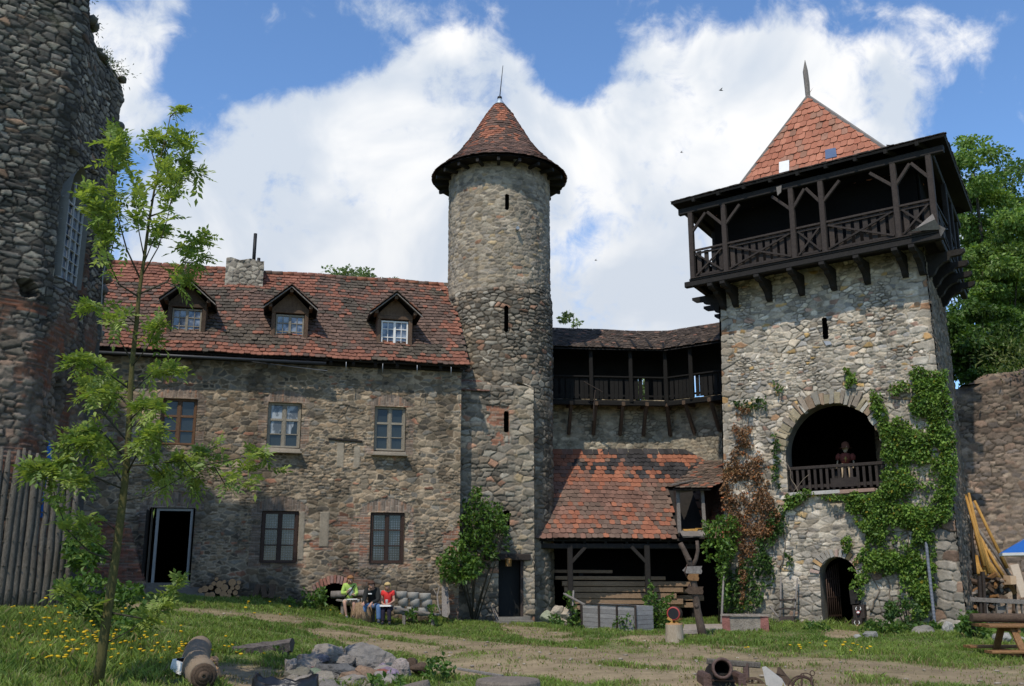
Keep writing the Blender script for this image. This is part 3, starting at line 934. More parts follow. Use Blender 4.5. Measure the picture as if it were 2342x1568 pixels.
# dormers
M_DORMER = wood_mat('weathered_brown_boards', (.055, .034, .022), (.21, .13, .082), .85, (8, 8, 3), .4)
for i, sc in enumerate((-9.12, -5.82, -2.3)):
    zb, zt, zr, f, hwid = 9.14, 10.12, 10.93, -.33, .60
    m = MB()
    for sg in (-1, 1):
        x = sc + sg * hwid
        m.prism([hp(x, zb, f), hp(x, zt + .12, f), hp(x, zt + .12, .5 - (zt + .12 - 8.4)), hp(x, zb, .5 - (zb - 8.4) - .2)], HD * (-sg * .05))
        m.beam(hp(x - sg * .06, zb - .02, f + .02), hp(x - sg * .06, zt + .1, f + .02), .13, .12, up=HN)
    m.prism([hp(sc - .62, zt + .02, f - .01), hp(sc + .62, zt + .02, f - .01), hp(sc + .6, zt + .14, f - .01), hp(sc, zr - .05, f - .01), hp(sc - .6, zt + .14, f - .01)], HN * -.05)
    m.beam(hp(sc - .60, zt + .02, f + .05), hp(sc + .60, zt + .02, f + .05), .10, .12)
    m.beam(hp(sc - .52, zb - .02, f + .03), hp(sc + .52, zb - .02, f + .03), .10, .08)
    for q in (-.66, 0, .66):
        zz = zr - .13 if q == 0 else zt + .14
        m.beam(hp(sc + q, zz, f - .2), hp(sc + q, zz, f + .36), .11, .11)
    d = m.build('dormer', [M_BROWNWOOD, M_DORMER, M_DORMER][i], house)
    if i == 0: d['label'] = 'dormer with dark sides and white curtained lower panes'
    m = MB()
    for sg in (-1, 1):
        e, r_ = sc + sg * .86, sc
        z_e = zr - .74
        back = lambda z: .5 - (z - 8.4)
        n_ = (HD * sg * .74 + Vector((0, 0, .86))).normalized()
        m.prism([hp(e, z_e, .06), hp(r_, zr, .06), hp(r_, zr, back(zr) - .1), hp(e, z_e, back(z_e) - .1)], n_ * .05)
    m.build('dormer_roof', M_DARKWOOD, d)
    m = MB()
    for sg in (-1, 1):
        for r in range(6):
            for k in range(11):
                t0 = 1 - (r + .5) / 6
                off = .09 - k * .2
                z_ = zr - .74 * (1 - (5 - r) / 6.0)
                if off < .5 - (z_ - 8.4) - .05: continue
                p = hp(sc + sg * .86 * (1 - (5 - r) / 6.0 if False else (r + .55) / 6.0), zr - .74 * (r + .55) / 6.0 + .075, off)
                d_ = (HD * sg * .76 + Vector((0, 0, -.655))).normalized()
                n_ = (HD * sg * .655 + Vector((0, 0, .76))).normalized()
                Mx = Matrix((HN, d_, n_)).transposed()
                c = random.choice([(.10, .065, .05), (.14, .08, .055), (.08, .06, .045), (.24, .09, .05)])
                m.box(p, (.185, .22, .022), m=Mx @ Matrix.Rotation(.09, 3, 'X'), jit=.004, col=c)
    m.build('dormer_tile', M_TILE, d)
    m = MB()
    for sg in (-1, 1):
        m.beam(hp(sc + sg * .90, zr - .80, .09), hp(sc, zr - .02, .09), .03, .09, up=HN)
    m.build('bargeboard', M_GREYWOOD, d)
    m = MB()
    a, b, z0, z1 = sc - .46, sc + .46, zb + .04, zt - .08
    for (p, q, z_a, z_b) in ((a, a + .05, z0, z1), (b - .05, b, z0, z1), (a, b, z1 - .05, z1), (a, b, z0, z0 + .05), (sc - .04, sc + .04, z0, z1)):
        hbar(m, p, q, z_a, z_b, f + .015 + random.uniform(0, .004), .07)
    for k in (1, 2):
        z_ = z0 + (z1 - z0) * k / 3
        hbar(m, a, b, z_ - .013, z_ + .013, f - .005, .03)
    for q in ((a + sc) / 2, (b + sc) / 2): hbar(m, q - .012, q + .012, z0, z1, f - .002, .03)
    m.build('dormer_window_frame', [M_FRAME_G, M_FRAME_G, M_WHITE][i], d)
    m = MB()
    for k in range(3):
        for j in range(4):
            x0 = a + (b - a) * j / 4
            z_ = z0 + (z1 - z0) * k / 3
            t1, t2 = random.uniform(-.006, .006), random.uniform(-.012, .012)
            m.add([hp(x0, z_, f - .04 + t1), hp(x0 + .23, z_, f - .04 - t1), hp(x0 + .23, z_ + .30, f - .04 - t1 + t2), hp(x0, z_ + .30, f - .04 + t1 + t2)], [(0, 1, 2, 3)])
    m.build('dormer_pane', M_DPANE if 'M_DPANE' in globals() else M_GLASS, d)
# ================================================================ round tower
rt = thing('round_tower', 'slim round rubble tower with conical red tile roof and lightning rod', 'tower', (TC.x, TC.y, 0))
PAL_T = [(.25, .225, .18), (.30, .27, .215), (.21, .19, .155), (.28, .235, .17), (.34, .30, .24, .6), (.23, .21, .18), (.29, .17, .11, .12), (.33, .26, .16, .3)]
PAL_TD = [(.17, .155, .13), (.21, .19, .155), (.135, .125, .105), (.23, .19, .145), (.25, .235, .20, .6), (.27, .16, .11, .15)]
arc = TR * math.pi
U, V, nu, nv = grid_uv(-arc * .56, arc * .56, -.3, 16.9, .03)
ra = rubble(U, V, .22, .12, 13, PAL_T, (.36, .31, .245), .04, .022, .016, bright=.6, openj=.35)
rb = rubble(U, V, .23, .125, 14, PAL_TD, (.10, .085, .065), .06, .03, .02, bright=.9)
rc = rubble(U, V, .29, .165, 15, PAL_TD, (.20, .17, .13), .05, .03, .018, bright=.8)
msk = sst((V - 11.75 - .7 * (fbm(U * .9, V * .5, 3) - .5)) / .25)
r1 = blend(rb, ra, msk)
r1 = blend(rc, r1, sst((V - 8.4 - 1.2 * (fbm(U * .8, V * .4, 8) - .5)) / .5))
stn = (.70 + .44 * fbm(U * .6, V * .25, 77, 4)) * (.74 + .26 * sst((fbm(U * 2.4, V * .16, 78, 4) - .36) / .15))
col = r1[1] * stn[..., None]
slits = [(.29, 10.05, 11.0, .065), (.30, 14.75, 15.35, .06)]
keep = np.ones(U.shape, bool)
for u_, z0, z1, w_ in slits: keep &= ~((abs(U - u_) < w_) & (V > z0) & (V < z1))
th = U / TR
keep &= ~((V < 7.3) & (th > -1.15) & (th < .50))
rad = TR + r1[0] - .03 + .05 * sst((11.9 - V) / .3) + .05 * (fbm(U * .4, V * .4, 5, 2) - .5)
pos = np.stack([TC.x + rad * np.sin(th), TC.y - rad * np.cos(th), V], -1)
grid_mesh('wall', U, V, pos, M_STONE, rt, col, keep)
m = MB()
m.col = (.2, .18, .15)
m.lathe((TC.x, TC.y, 7.4), [(0, 0), (TR - .28, 0), (TR - .28, 9.2)], 32)
m.build('inner_wall', M_DARK, rt)
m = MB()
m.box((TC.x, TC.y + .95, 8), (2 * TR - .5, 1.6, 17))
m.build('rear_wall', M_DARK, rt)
m = MB()
p = at_y(1183, 522, TC.y - TR)
m.tube([(p.x, TC.y - TR * .96, p.z), (p.x + .02, TC.y - TR * 1.04 - .05, p.z - .02)], [.07, .065], 8)
m.build('drain_pipe', M_METAL, rt)
# cone
PROF = [(2.66, 16.70), (2.22, 17.08), (1.70, 17.62), (1.26, 18.22), (.85, 18.93), (.45, 19.62), (.13, 20.06)]
pr = np.array([a[0] for a in PROF]); pz = np.array([a[1] for a in PROF])
sl = np.concatenate([[0], np.cumsum(np.hypot(np.diff(pr), np.diff(pz)))])
def cone_map(sc, tc, dx, dt, lift):
    t = np.clip(tc + dt, 0, sl[-1])
    r, z = np.interp(t, sl, pr), np.interp(t, sl, pz)
    e = .02
    dr = np.interp(t + e, sl, pr) - np.interp(t - e, sl, pr)
    dz = np.interp(t + e, sl, pz) - np.interp(t - e, sl, pz)
    g = np.hypot(dr, dz) + 1e-9
    r2, z2 = r + lift * dz / g, z - lift * dr / g
    a = sc + dx / np.maximum(np.interp(tc, sl, pr), .12)
    return np.stack([TC.x + r2 * np.sin(a), TC.y - r2 * np.cos(a), z2], -1)
S, T = [], []
ex = .155
for r in range(int(sl[-1] / ex)):
    t = r * ex
    rr = np.interp(t, sl, pr)
    n = max(8, int(2 * math.pi * rr / .165))
    a = (np.arange(n) + .5 * (r % 2)) / n * 2 * math.pi
    S.append(a); T.append(np.full(n, t))
S, T = np.concatenate(S), np.concatenate(T)
def cone_col(s, t, rg):
    n = len(s)
    f = fbm(np.sin(s) * 3 + 4, t * 1.5, 5, 3)
    k = rg.random(n) < (.06 + .95 * sst((t - 1.1) / .8) * sst((f - .25) / .4))
    old = leaf_cols(n, (.085, .055, .042), (.155, .085, .06), rg, .25)
    red = leaf_cols(n, (.22, .08, .046), (.30, .115, .064), rg, .2)
    return np.where(k[:, None], red, old)
tile_surface('roof', S, T, cone_map, cone_col, M_TILE, rt, .168, ex, .018, 8)
m = MB()
m.lathe((TC.x, TC.y, 0), [(r - .06, z - .05) for r, z in PROF], 40)
m.lathe((TC.x, TC.y, 0), [(2.58, 16.64), (1.7, 16.72)], 40)
for k in range(20):
    a = 2 * math.pi * k / 20
    d = Vector((math.sin(a), -math.cos(a), 0))
    m.beam(TC + d * 1.8 + Vector((0, 0, 16.58)), TC + d * 2.56 + Vector((0, 0, 16.54)), .11, .13)
m.build('roof_timber', M_DARKWOOD, rt)
m = MB()
m.lathe((TC.x, TC.y, 0), [(.24, 19.88), (.19, 20.06), (.12, 20.16), (.10, 20.24), (.0, 20.26)], 16)
m.build('roof_cap', plain('lead_cap', (.34, .40, .46), .5, .4), rt)
m = MB()
m.lathe((TC.x, TC.y, 20.18), [(.0, .2), (.09, .17), (.10, .08), (.05, 0)], 12)
m.tube([(TC.x, TC.y, 20.3), (TC.x + .13, TC.y, 21.75)], [.022, .012], 6)
cb_ = [(TC.x - 1.25, TC.y - 2.05, 16.9)] + [(TC.x - 1.02 + .02 * math.sin(k), TC.y - 1.62, 16.7 - k * .9) for k in range(10)]
m.tube(cb_, .010, 5)
m.build('lightning_rod', M_BLACK, rt)
m = MB()
p = at_y(1181, 362, TC.y - 2.1)
m.box(p, (.20, .18, .16), col=(.3, .29, .27)); m.box(p + Vector((0, 0, -.1)), (.16, .15, .03))
m.build('floodlight', M_METAL, rt)

# square stair base with the little door, built against the tower
BF = Vector((.76, 33.98, 0)) - HD * 2.75      # front left of the base
def bp(u, z, off=0.0): return BF + HD * u + HN * off + Vector((0, 0, z))
def bp_np(u, z, off): return np.array(BF) + u[..., None] * np.array(HD) + off[..., None] * np.array(HN) + z[..., None] * np.array((0, 0, 1.))
sb = thing('stair_base', 'square rubble stair base with low dark doorway at the foot of the round tower', 'stair tower', bp(1.4, 0))
U, V, nu, nv = grid_uv(0, 2.75, -.4, 8.35, .03)
r1 = rubble(U, V, .30, .16, 23, PAL_TD, (.22, .19, .15), .06, .03, .017, bright=.8)
r2 = rubble(U, V, .34, .18, 24, PAL_T, (.33, .285, .22), .06, .03, .016, bright=.7)
r1 = blend(r1, r2, sst((U - 2.0 + .7 * (fbm(U, V, 3) - .5)) / .3))
bk = bricks(U, V, .26, .09, 3.0, [(.28, .14, .09), (.22, .15, .11), (.25, .12, .08)], (.26, .22, .18))
r1 = blend(r1, bk, 1.0 * ((abs(U - 1.45) < .42) & (V > 5.9) & (V < 7.3) & (fbm(U * 2, V * 2, 4) > .42)))
kp = np.ones(U.shape, bool)
c0, c1 = on_v(1140, 1278, bp(0, 0), HN), on_v(1196, 1412, bp(0, 0), HN)
du0, du1 = (c0 - BF).dot(HD), (c1 - BF).dot(HD)
DZ0, DZ1 = .12, c0.z
kp &= ~((U > du0) & (U < du1) & (V > DZ0) & (V < DZ1))
sl_b = []
for x0, y0, x1, y1 in ((1154, 940, 1163, 988), (1152, 1168, 1164, 1206)):
    p0, p1 = on_v(x0, y0, bp(0, 0), HN), on_v(x1, y1, bp(0, 0), HN)
    kp &= ~((U > (p0 - BF).dot(HD)) & (U < (p1 - BF).dot(HD)) & (V < p0.z) & (V > p1.z))
topcut = 7.95 - .35 * np.abs(U - 1.0) * 0 + .25 * (fbm(U * 2, V * .1, 4) - .5)
off = r1[0] - .03 - .9 * sst((V - topcut) / .5)
stn = (.75 + .5 * fbm(U * .6, V * .3, 5)) * (.7 + .3 * sst((V - .2) / .8))
grid_mesh('wall', U, V, bp_np(U, V, off), M_STONE, sb, r1[1] * stn[..., None], kp)
U, V, nu, nv = grid_uv(0, 2.4, -.4, 8.2, .04)
r1 = rubble(U, V, .4, .23, 25, PAL_TD, (.2, .18, .15), .05, .04)
P_ = np.array(bp(2.75, 0)) + V[..., None] * np.array((0, 0, 1.)) - U[..., None] * np.array(HN) + (r1[0] - .03)[..., None] * np.array(HD)
P_[..., :2] -= (.9 * sst((V - 7.9) / .5))[..., None] * np.array(HD)[:2]
grid_mesh('side_wall', U, V, P_, M_STONE, sb, r1[1])
m = MB()
m.add([bp(du0 - .2, -.3, -.6), bp(du1 + .3, -.3, -.6), bp(du1 + .3, 8, -.6), bp(du0 - .2, 8, -.6)], [(0, 1, 2, 3)])
m.add([bp(0, -.3, -.1), bp(0, -.3, -2), bp(0, 8, -2), bp(0, 8, -.1)], [(0, 1, 2, 3)])
m.build('inner_wall', M_DARK, sb)
m = MB()
for k in range(4): m.box(bp(du0 + .14 + k * (du1 - du0 - .05) / 4, (DZ0 + DZ1) / 2, -.45), (.2, .04, DZ1 - DZ0 - .02), HR, jit=.004)
m.build('door', plain('dark_green_door', (.006, .007, .007), .8), sb)
m = MB()
m.beam(bp(du0 - .03, DZ0, -.1), bp(du0 - .03, DZ1, -.1), .12, .14); m.beam(bp(du1 - .0, DZ0, -.1), bp(du1 - .0, DZ1, -.1), .12, .14)
m.beam(bp(du0 - .5, DZ1 + .08, .03), bp(du1 + .25, DZ1 + .06, .03), .2, .22)
m.build('door_frame', M_RAILWOOD, sb)
m = MB()
m.col = (.2, .18, .15)
m.box(bp((du0 + du1) / 2, DZ0 - .03, .12), (du1 - du0 + .3, .4, .16), HR, jit=.02); m.box(bp((du0 + du1) / 2, -.03, .35), (du1 - du0 + .5, .35, .14), HR, jit=.03)
m.build('doorstep', M_STONE, sb)
m = MB()
S, T = rows(.05, 1.15, .7, .17, .15)
tile_surface('ledge_tile', S, T, plane_map(bp(0, 7.75, .1), HD, (-HN + Vector((0, 0, .8))).normalized(), (HN * .8 + Vector((0, 0, 1))).normalized()), lambda s, t, rg: leaf_cols(len(s), (.10, .06, .045), (.20, .09, .06), rg), M_TILE, sb, .17, .15, .018, 3)
p = bp((du0 + du1) / 2 - .12, DZ1 - .12, .18)
ls = thing('hanging_lantern', 'small amber lantern hanging beside the low tower doorway', 'lantern', p)
m = MB()
m.lathe(p, [(.0, .17), (.12, .12), (.13, .10), (.11, .10), (.10, -.10), (.11, -.12), (.0, -.13)], 6, smooth=False)
m.build('shade', plain('amber_glass', (.24, .12, .03), .5), ls)
m = MB()
m.tube([p + Vector((0, 0, .16)), p + Vector((0, 0, .25)), p + Vector((0, 0, .25)) - HN * .18], .012, 5)
m.build('hook', M_BLACK, ls)

# ================================================================ curtain wall with the roofed wall walk
CB = Vector((6.39, 39.0, 0))
LD, RD = Vector((-.995, -.10, 0)).normalized(), Vector((.795, -.606, 0)).normalized()
LN, RNn = Vector((.10, -.995, 0)).normalized(), Vector((-.606, -.795, 0)).normalized()
LL, RL = 6.6, 4.4
def cwp(u, z, off=0.0):
    """u<0 along the left leg, u>0 along the right leg"""
    u, z, off = np.broadcast_arrays(np.asarray(u, float), np.asarray(z, float), np.asarray(off, float))
    au = np.abs(u)
    ue = np.where(off > 0, np.maximum(au, .394 * off), au + .394 * off * np.clip(1 - au, 0, 1))[..., None]
    left = (u < 0)[..., None]
    P = np.array(CB) + np.where(left, ue * np.array(LD), ue * np.array(RD)) + off[..., None] * np.where(left, np.array(LN), np.array(RNn))
    P[..., 2] += z
    return P
def cw(u, z, off=0.0): return Vector(cwp(u, z, off).tolist())
cwall = thing('curtain_wall', 'rubble curtain wall between the two towers below the covered wall walk', 'wall', cw(0, 0))
PAL_C = [(.24, .22, .175), (.29, .265, .21), (.20, .185, .15), (.26, .225, .17), (.32, .29, .235, .6)]
U, V, nu, nv = grid_uv(-LL, RL, -.3, 8.42, .035)
r1 = rubble(U, V, .23, .125, 33, PAL_C, (.30, .265, .205), .05, .025, .017, bright=.65)
stn = .75 + .5 * fbm(U * .6, V * .3, 6)
kp = ~((abs(U + .95) < .1) & (V > 9.05)) & ~((abs(U - 1.0) < .1) & (V > 9.05))
grid_mesh('wall', U, V, cwp(U, V, r1[0] - .03), M_STONE, cwall, r1[1] * stn[..., None], None)
m = MB()
for (a, b) in ((-LL, 0), (0, RL)):
    m.add([cw(a, -.3, -1.0), cw(b, -.3, -1.0), cw(b, 8.42, -1.0), cw(a, 8.42, -1.0)], [(0, 1, 2, 3)])
    m.add([cw(a, 8.40, -1.0), cw(b, 8.40, -1.0), cw(b, 8.40, .0), cw(a, 8.40, .0)], [(0, 1, 2, 3)])
m.build('rear_wall', M_STONE, cwall)
# parapet at the back of the walk with two loopholes
zf, ze, zr = 8.18, 10.3, 11.5
ww = thing('wall_walk', 'dark timber wall walk with plank railing and dark shingled tile roof between the towers', 'wall walk', cw(0, 9))
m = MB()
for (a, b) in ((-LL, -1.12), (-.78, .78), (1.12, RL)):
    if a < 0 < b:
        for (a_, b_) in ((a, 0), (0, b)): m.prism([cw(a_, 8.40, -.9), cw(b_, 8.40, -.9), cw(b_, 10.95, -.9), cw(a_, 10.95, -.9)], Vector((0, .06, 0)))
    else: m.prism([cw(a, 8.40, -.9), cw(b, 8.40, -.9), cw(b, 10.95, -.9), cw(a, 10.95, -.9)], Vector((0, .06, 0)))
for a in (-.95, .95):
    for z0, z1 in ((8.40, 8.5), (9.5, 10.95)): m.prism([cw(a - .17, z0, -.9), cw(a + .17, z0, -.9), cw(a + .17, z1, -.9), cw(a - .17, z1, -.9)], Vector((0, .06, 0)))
m.build('back_boarding', M_BLACKWOOD, ww)
def legbeam(m, a, b, z0, z1, off, w, h):
    for (p, q) in ((a, min(b, 0)), (max(a, 0), b)):
        if q - p > .05: m.beam(cw(p, z0, off), cw(q, z1, off), w, h)
WO = .85
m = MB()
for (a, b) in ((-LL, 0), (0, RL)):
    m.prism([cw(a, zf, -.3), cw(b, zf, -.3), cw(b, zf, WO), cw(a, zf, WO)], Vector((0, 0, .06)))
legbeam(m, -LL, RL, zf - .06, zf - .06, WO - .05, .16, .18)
m.build('floor', M_BLACKWOOD, ww)
m = MB()
legbeam(m, -LL, RL, ze + .08, ze + .08, WO, .15, .16)
for k in range(16):
    u = -6.2 + k * .66
    m.beam(cw(u, ze + .02, WO + .25), cw(u, zr - .16, -.70), .10, .12)
m.build('roof_timber', M_BLACKWOOD, ww)
for u in (-5.0, -3.35, -1.75, -.1, 1.45, 2.9):
    m = MB()
    m.beam(cw(u, zf, WO), cw(u, ze + .1, WO), .15, .15)
    m.build('post', M_BLACKWOOD, ww)
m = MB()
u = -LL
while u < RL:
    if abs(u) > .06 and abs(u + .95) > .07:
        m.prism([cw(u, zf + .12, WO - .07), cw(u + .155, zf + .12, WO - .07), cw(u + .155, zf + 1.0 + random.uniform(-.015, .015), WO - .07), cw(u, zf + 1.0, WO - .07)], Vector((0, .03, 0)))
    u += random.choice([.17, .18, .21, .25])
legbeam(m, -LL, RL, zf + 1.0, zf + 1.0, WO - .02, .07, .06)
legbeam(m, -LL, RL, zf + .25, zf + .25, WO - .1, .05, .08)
m.build('railing', M_BLACKWOOD, ww)
bracket_u = []
for x0 in (1300, 1356, 1417, 1470, 1532, 1590, 1648):
    p = on_v(x0, 990, (CB.x, CB.y), LN if x0 < 1545 else RNn)
    q = (p - CB)
    bracket_u.append(-q.dot(LD) if x0 < 1545 else q.dot(RD))
for u in bracket_u:
    m = MB()
    m.beam(cw(u, 6.98, .07), cw(u, zf - .1, WO - .1), .13, .15, up=LN)
    m.beam(cw(u, zf - .08, -.1), cw(u, zf - .08, WO + .04), .14, .16)
    m.build('bracket', M_BROWNWOOD, ww)
def cw_map(sc, tc, dx, dt, lift):
    t = tc + dt
    s = sc + dx
    sl_ = math.hypot(zr - ze, WO + .3 + .75)
    f = t / sl_
    off = (WO + .30) - f * (WO + .3 + .75)
    z = ze - .03 + f * (zr - ze) + lift * .8 + .02 * np.sin(s * 1.1) + .012 * np.sin(s * 2.3 + 1)
    return cwp(s, z, off + lift * .5)
sl2 = math.hypot(zr - ze, WO + .3 + .75)
S, T = rows(-LL, RL, sl2, .17, .135)
tile_surface('roof', S, T, cw_map, lambda s, t, rg: np.where((rg.random(len(s)) < .06)[:, None], leaf_cols(len(s), (.20, .10, .07), (.26, .15, .1), rg), leaf_cols(len(s), (.055, .042, .033), (.125, .09, .068), rg, .3)), M_TILE, ww, .172, .135, .02, 15)
m = MB()
for (a, b) in ((-LL, 0), (0, RL)):
    m.prism([cw(a, ze - .08, WO + .26), cw(b, ze - .08, WO + .26), cw(b, zr - .05, -.75), cw(a, zr - .05, -.75)], Vector((0, 0, .03)))
    m.prism([cw(a, 10.7, -1.6), cw(b, 10.7, -1.6), cw(b, zr - .05, -.75), cw(a, zr - .05, -.75)], Vector((0, 0, .03)))
m.build('roof_deck', M_DARKWOOD, ww)
m = MB()
p = cw(-4.2, zf + .75, WO + .1)
m.beam(at_y(1335, 872, 37.3), at_y(1378, 896, 37.3), .05, .03); m.beam(at_y(1362, 890, 37.35), at_y(1358, 935, 37.4), .05, .04); m.beam(at_y(1358, 935, 37.4), at_y(1357, 962, 37.5), .06, .03)
o = m.build('broken_board', M_RAILWOOD, ww)

# ================================================================ lean-to shed
SO = Vector((.70, 34.42, 0))
SD_ = Vector((.9985, .055, 0)).normalized()
SN_ = Vector((.055, -.9985, 0)).normalized()
def shp(s, z, off=0.0): return SO + SD_ * s + SN_ * off + Vector((0, 0, z))
shed = thing('lean_to_shed', 'open timber lean-to with patchy red and black tiled roof and a pent hatch dormer', 'shed', shp(3, 0))
EZ = at_y(1400, 1233, 34.42).z
top_p = at_y(1400, 1033, 38.15)
sv = Vector((-SN_.x, -SN_.y, 0)) * (38.15 - 34.42) + Vector((0, 0, top_p.z - EZ))
SL = sv.length
sv.normalize()
sn = SD_.cross(sv)
if sn.z < 0: sn = -sn
L0, L1 = at_y(1556, 1215, 34.75), at_y(1612, 1212, 34.75)
H0, H1 = at_y(1552, 1132, 34.75), at_y(1606, 1122, 34.75)
def shed_clip(s, t):
    P = np.array(shp(0, EZ)) + s[:, None] * np.array(SD_) + (t + .08)[:, None] * np.array(sv)
    ok = np.hypot(P[:, 0] - TC.x, P[:, 1] - TC.y) > TR + .02
    # behind the front plane of the gatehouse nothing is tiled
    q = (P[:, 0] - 6.97) * -.6066 + (P[:, 1] - 32.86) * -.795
    ul = (P[:, 0] - 6.97) * .795 - (P[:, 1] - 32.86) * .6066
    ok &= ~((P[:, 0] > L0.x - .08) & (P[:, 0] < L1.x + .08) & (P[:, 2] > L0.z - .25) & (P[:, 2] < H0.z + .45))
    return ok & ~((ul > .12) & (q < 0.05)) & (ul < 1.2)
S, T = rows(0.0, 9.6, SL, .20, .245, shed_clip)
def shed_col(s, t, rg):
    n = len(s)
    f = fbm(s * .8, t * .9, 9, 4)
    f2 = fbm(s * 1.1 + 7, t * 1.6, 19, 3)
    brown = leaf_cols(n, (.135, .074, .054), (.20, .105, .075), rg, .18)
    grey = leaf_cols(n, (.11, .072, .054), (.16, .105, .078), rg, .18)
    red = leaf_cols(n, (.22, .082, .048), (.30, .118, .066), rg, .15)
    black = leaf_cols(n, (.022, .02, .02), (.05, .045, .045), rg, .2)
    c = np.where((f > .52)[:, None], grey, brown)
    pr = .25 * sst((fbm(s * 1.3, t * 2.2, 39, 3) - .5) / .08) + .04 + .85 * ((t > SL * .62) & (t < SL * .97)) * sst((f2 - .25) / .3) + .4 * ((s > 3) & (t < SL * .35)) * (f2 > .45)
    c = np.where((rg.random(n) < pr)[:, None], red, c)
    pb = ((t > SL * .66) & (s > 1.8) & (s < 8.5)) * sst((fbm(s * .7 + 3, t * 2.4, 29, 3) - .44) / .06) * sst((t / SL - .60 + .05 * (s - 3)) / .3)
    c = np.where((rg.random(n) < pb * .95)[:, None], black, c)
    return c
sw_ = lambda s, t: .03 * np.sin(s * .9) * np.sin(t * .8 + .5) - .05 * np.exp(-((s - 5) / 2) ** 2) * np.sin(np.clip(t / SL, 0, 1) * 3.1)
tile_surface('roof', S, T, plane_map(shp(0, EZ), SD_, sv, sn, sw_), shed_col, M_TILE, shed, .20, .245, .024, 25)
def srp(s, t, l=0.0): return shp(0, EZ) + SD_ * s + sv * t + sn * l
m = MB()
m.prism([srp(.1, .10, -.14), srp(7.2, .10, -.14), srp(8.8, 2.4, -.14), srp(9.4, SL, -.14), srp(.75, SL, -.14), srp(.75, 1.8, -.14)], sn * -.04)
for k in range(12): m.beam(srp(.35 + k * .75, .05 if k < 8 else 1.9, -.25), srp(.9 + k * .72, SL, -.25), .09, .12)
m.beam(shp(-.1, EZ - .22, -.3), shp(6.2, EZ - .22, -.3), .18, .18)
m.build('roof_timber', M_DARKWOOD, shed)
for px in (1307, 1488):
    p = gnd(px, 1425)
    x = at_y(px, 1330, 34.1)
    m = MB()
    m.beam((x.x, 34.75, -.1), (x.x, 34.75, EZ - .2), .19, .19)
    sg = 1 if px < 1400 else -1
    m.beam((x.x, 34.72, 1.9), (x.x + sg * .55, 34.72, EZ - .25), .12, .12)
    m.build('post', M_DARKWOOD, shed)
m = MB()
m.add([(1.2, 38.0, -.2), (9.5, 37.6, -.2), (9.5, 37.6, 4.6), (1.2, 38.0, 4.6)], [(0, 1, 2, 3)])
m.add([(1.15, 34.6, -.2), (1.15, 38.0, -.2), (1.15, 38.0, 6), (1.15, 36.2, 4)], [(0, 1, 2, 3)])
m.build('back_wall', M_DARK, shed)
# hatch dormer in the roof: two posts, plank cheeks, pent roof of tiles, board landing
hq = lambda px, py, o=0.0: on_v(px, py, (SO.x, SO.y - .0 - o), (0, 1))
L0, L1 = at_y(1556, 1215, 34.75), at_y(1612, 1212, 34.75)
H0, H1 = at_y(1552, 1132, 34.75), at_y(1606, 1122, 34.75)
m = MB()
m.beam(L0 + Vector((-.03, 0, -.05)), H0 + Vector((-.03, 0, .1)), .13, .13); m.beam(L1, H1 + Vector((0, 0, .1)), .12, .12)
m.beam(H0 + Vector((-.1, 0, .12)), H1 + Vector((.15, 0, .12)), .12, .12)
hd = m.build('hatch_dormer', M_GREYWOOD, shed)
m = MB()
rt_b = at_y(1660, 1088, 36.6)
m.prism([H1 + Vector((.03, .03, .12)), L1 + Vector((.03, .03, 0)), Vector((L1.x + .1, 35.6, L1.z + .4)), Vector((rt_b.x - .25, 36.4, rt_b.z - .1))], (-.03, 0, 0))
m.prism([H0 + Vector((0, .03, .12)), L0 + Vector((0, .03, 0)), Vector((L0.x, 35.4, L0.z + .5)), Vector((H0.x + .05, 36.2, H0.z + .35))], (.03, 0, 0))
m.build('hatch_cheek', M_RAILWOOD, hd)
m = MB()
bd = Vector((0, -1, 0))
for k in range(3): m.box(L0.lerp(L1, (k + .45) / 2.8) + Vector((0, -.30, -.10 - .012 * k)), (.36, .75, .045), .04, m=Matrix.Rotation(.30, 3, 'X'), jit=.012)
m.build('landing_board', M_GREYWOOD, hd)
m = MB()
c = L0.lerp(L1, .5) + Vector((-.08, .05, .03))
m.box(c, (.5, .18, .1), jit=.03); m.box(c + Vector((.35, .1, .05)), (.3, .06, .04), .4)
m.build('straw_beam', M_YELLOWWOOD, hd)
A0, A1 = at_y(1536, 1117, 34.35), at_y(1620, 1117, 34.35)
B0, B1 = at_y(1566, 1062, 36.6), at_y(1664, 1056, 36.6)
hv = ((B0 + B1) / 2 - (A0 + A1) / 2)
hl = hv.length
hv.normalize()
hs = Vector((1, .02, 0)).normalized()
hnn = hs.cross(hv).normalized()
wl = lambda t: (A1 - A0).length + t / hl * ((B1 - B0).length - (A1 - A0).length) * 1.2
S, T = rows(0, 2.4, hl, .19, .17, lambda s, t: (s < (A1 - A0).length + .2 + t * .28) & (s > t * .16))
tile_surface('hatch_roof', S, T, plane_map(A0, hs, hv, hnn), lambda s, t, rg: np.where((rg.random(len(s)) < .15)[:, None], leaf_cols(len(s), (.25, .1, .06), (.3, .13, .08), rg), leaf_cols(len(s), (.10, .075, .055), (.17, .115, .085), rg, .25)), M_TILE, hd, .19, .17, .02, 35)
m = MB()
m.prism([A0 + hnn * -.03 + Vector((.06, .03, 0)), A1 + hnn * -.03 + Vector((.1, .03, 0)), B1 + hnn * -.03 + Vector((.35, 0, 0)), B0 + hnn * -.03 + Vector((.25, 0, 0))], hnn * -.04)
m.build('hatch_deck', M_DARKWOOD, hd)
m = MB()
m.beam(at_y(1537, 1112, 34.2) + Vector((0, .1, .06)), at_y(1588, 1104, 34.8) + Vector((0, .1, .10)), .10, .05)
m.build('hatch_board', M_GREYWOOD, hd)
